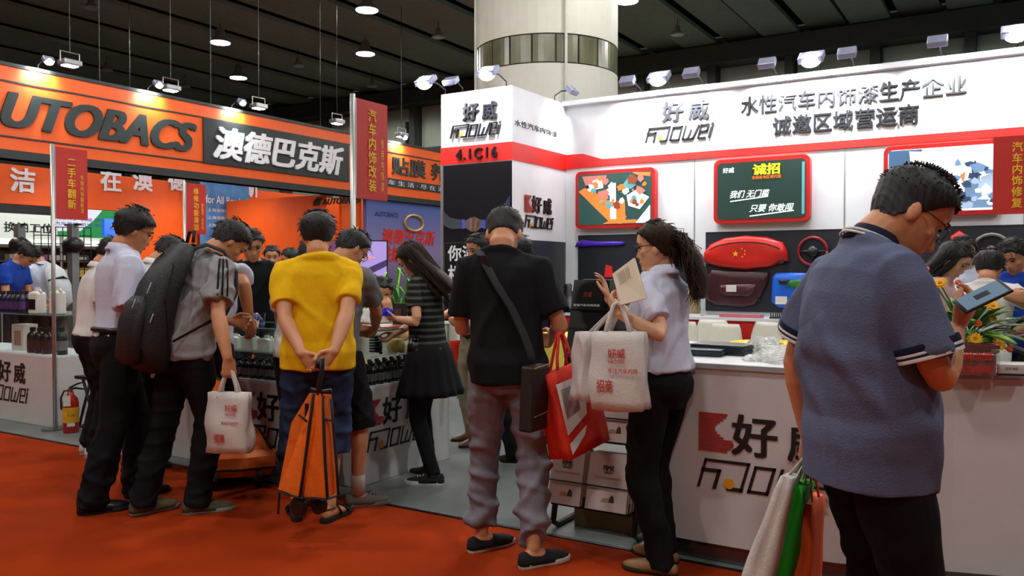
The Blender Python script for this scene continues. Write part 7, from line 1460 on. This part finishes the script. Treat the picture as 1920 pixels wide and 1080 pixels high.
for j in range(2): text('汽车养护 机油 滤清器', (xg, (y0 + y1) / 2 - .25, z0 + (z1 - z0) * (.55 - .16 * j)), 1.6, .10, M('banner_blue', '#3a4fb0'), gs, SIDE, 'banner_lettering', depth=.008)
for yq in (y0 + .1, y1 - .1): part(MB().tube([(xg - .03, yq, .0), (xg - .03, yq, z0)], .03, 8), 'post', alu, gs)
q = onX(228, 427, -19.0); t = thing('blue_lightbox', (-19, q[1], 0), 'small blue lit sign with a white cross, behind the white-shirted man', 'sign'); part(MB().box(-19.1, -19, q[1] - .45, q[1] + .35, q[2] - .22, q[2] + .20), 'box', emis('lightbox_blue', '#2a5ad0', .8), t); part(MB().box(-19, -18.99, q[1] - .18, q[1] - .10, q[2] - .12, q[2] + .14), 'cross_bar', emis('cross_white', '#ffffff', 1.5), t); part(MB().box(-19, -18.99, q[1] - .27, q[1] - .01, q[2] - .02, q[2] + .06), 'cross_bar', emis('cross_white', '#ffffff', 1.5), t); part(MB().tube([(-19.05, q[1], 0), (-19.05, q[1], q[2] - .2)], .03, 8), 'post', alu, t)
for px, lab in ((37, 'left'), (137, 'right')):
    q = dep(px, 455, 11.7); t = thing('lift_post', (q[0], q[1], .0), lab + ' grey equipment post with a black clamp head beyond the left showcase', 'post')
    part(MB().box(q[0] - .06, q[0] + .06, q[1] - .05, q[1] + .05, 0, 2.05), 'column', M('post_grey', '#7d8184', rough=.4, metal=.4), t); part(MB().box(q[0] - .17, q[0] + .17, q[1] - .02, q[1] + .02, 2.03, 2.055), 'cap_plate', black_metal, t); part(MB().ell((q[0], q[1], 1.76), (.17, .13, .12)), 'clamp_head', black_plastic, t, smooth=True); part(MB().box(q[0] - .2, q[0] + .2, q[1] - .2, q[1] + .2, 0, .03), 'foot', black_metal, t)
q = dep(118, 472, 12.0); t = thing('wire_rack', (q[0], q[1], .0), 'black wire grid rack behind the white backpack wearer', 'rack'); ax = facing(q)
for j in range(9): part(MB().tube([q + ax * (-.36 + .09 * j) + ZH * (.35 - 0), q + ax * (-.36 + .09 * j) - ZH * (q[2] - .0)], .007, 5), 'wire', black_metal, t)
for j in range(7): part(MB().tube([q - ax * .36 + ZH * (.35 - .12 * j), q + ax * .36 + ZH * (.35 - .12 * j)], .007, 5), 'wire', black_metal, t)
# shelving with boxes further back
sh_ = thing('shelving', (-23.4, 12, 0), 'long shelving of coloured goods far beyond the left showcase', 'shelving'); ys0, ys1 = onX(-20, 500, -23.4)[1], onX(262, 500, -23.4)[1]; shm = M('shelf_brown', '#5a4a3c', rough=.6)
part(MB().box(-23.8, -23.7, ys0 - 2, ys1, 0, 2.05), 'back', M('shelf_back', '#3f3733'), sh_)
for z_ in (.3, .75, 1.2, 1.65, 2.03): part(MB().box(-23.7, -23.3, ys0 - 2, ys1, z_, z_ + .03), 'shelf_board', shm, sh_)
cr_ = random.Random(3); ORD = ('first', 'second', 'third', 'fourth', 'fifth', 'sixth', 'seventh', 'eighth', 'ninth', 'tenth', 'eleventh', 'twelfth', 'thirteenth', 'fourteenth', 'fifteenth', 'sixteenth', 'seventeenth', 'eighteenth', 'nineteenth', 'twentieth')
CNAME = {'#c9a23a': 'yellow', '#a03a2a': 'red', '#3a4a9a': 'blue', '#b8b4a8': 'pale', '#3a3a40': 'black', '#6a8a4a': 'green', '#8a4a7a': 'purple'}
for z_ in (.78, 1.23, 1.68):
    y_ = ys0 - .2; k_ = 0
    while y_ < ys1 - .3:
        w_ = cr_.uniform(.18, .5); h_ = cr_.uniform(.16, .30); cc_ = cr_.choice(('#c9a23a', '#a03a2a', '#3a4a9a', '#b8b4a8', '#3a3a40', '#6a8a4a', '#8a4a7a'))
        k_ += 1; t = thing('goods_box', (-23.5, y_, z_), '%s goods box, %s from the left on the %s distant shelf' % (CNAME[cc_], ORD[min(k_ - 1, 19)], {.78: 'lower', 1.23: 'middle', 1.68: 'upper'}[z_]), 'box'); part(MB().box(-23.62, -23.35, y_, y_ + w_, z_, z_ + h_), 'box', M('goods_' + cc_[1:], cc_), t); part(MB().box(-23.35, -23.345, y_ + w_ * .2, y_ + w_ * .8, z_ + h_ * .3, z_ + h_ * .7), 'label_patch', M('goods_label', '#b9b6ae'), t); y_ += w_ + cr_.uniform(.03, .3)

# lamps inside the booths: recessed downlights under the orange ceiling frame, track spots over the white booth
def downlight(x, y, z, w, label, col=(1, .95, .88), size=110, drop=None):
    t = thing('downlight', (x, y, z), label, 'lamp'); part(MB().lathe([(.05, .10), (.075, .0), (.08, .0), (.06, .11)], (x, y, z), 16), 'housing', black_metal, t, smooth=True); part(MB().lathe([(.065, .004), (.065, .012)], (x, y, z), 16), 'lens', lamp_glow, t); part(MB().tube([(x, y, z + .1), (x, y, drop if drop else z + .4)], .008, 5), 'rod', black_metal, t)
    l = bpy.data.lights.new('downlight', 'SPOT'); l.energy = w; l.spot_size = RAD(size); l.spot_blend = .8; l.shadow_soft_size = .1; l.color = col; o = bpy.data.objects.new('downlight', l); COL.objects.link(o); o.parent = t; o.location = (0, 0, -.03); return t
for i, y_ in enumerate((6.5, 9.0, 11.4, 14.5)): downlight(-14.2, y_, 3.55, ORANGE_W, ('nearest', 'second', 'third', 'farthest')[i] + ' downlight hanging inside the orange booth', size=150, drop=8.7)
for i, x_ in enumerate((-18.5, -18.5)): downlight(x_, (8.0, 12.5)[i], 3.6, ORANGE_W * .8, ('near', 'far')[i] + ' downlight hanging over the workshop display', size=150, drop=8.7)

# hair tie of the ponytailed woman
tie = [woman.Hd((.024 * math.cos(a), -.112 + .006 * math.sin(a), .150 + .024 * math.sin(a))) for a in (2 * math.pi * j / 14 for j in range(15))]
MB().tube(tie, .006, 6).build('hair_tie', M('hair_tie', '#b8a48c'), woman.o, off=(0, 0, 0), smooth=True)
bake_all()
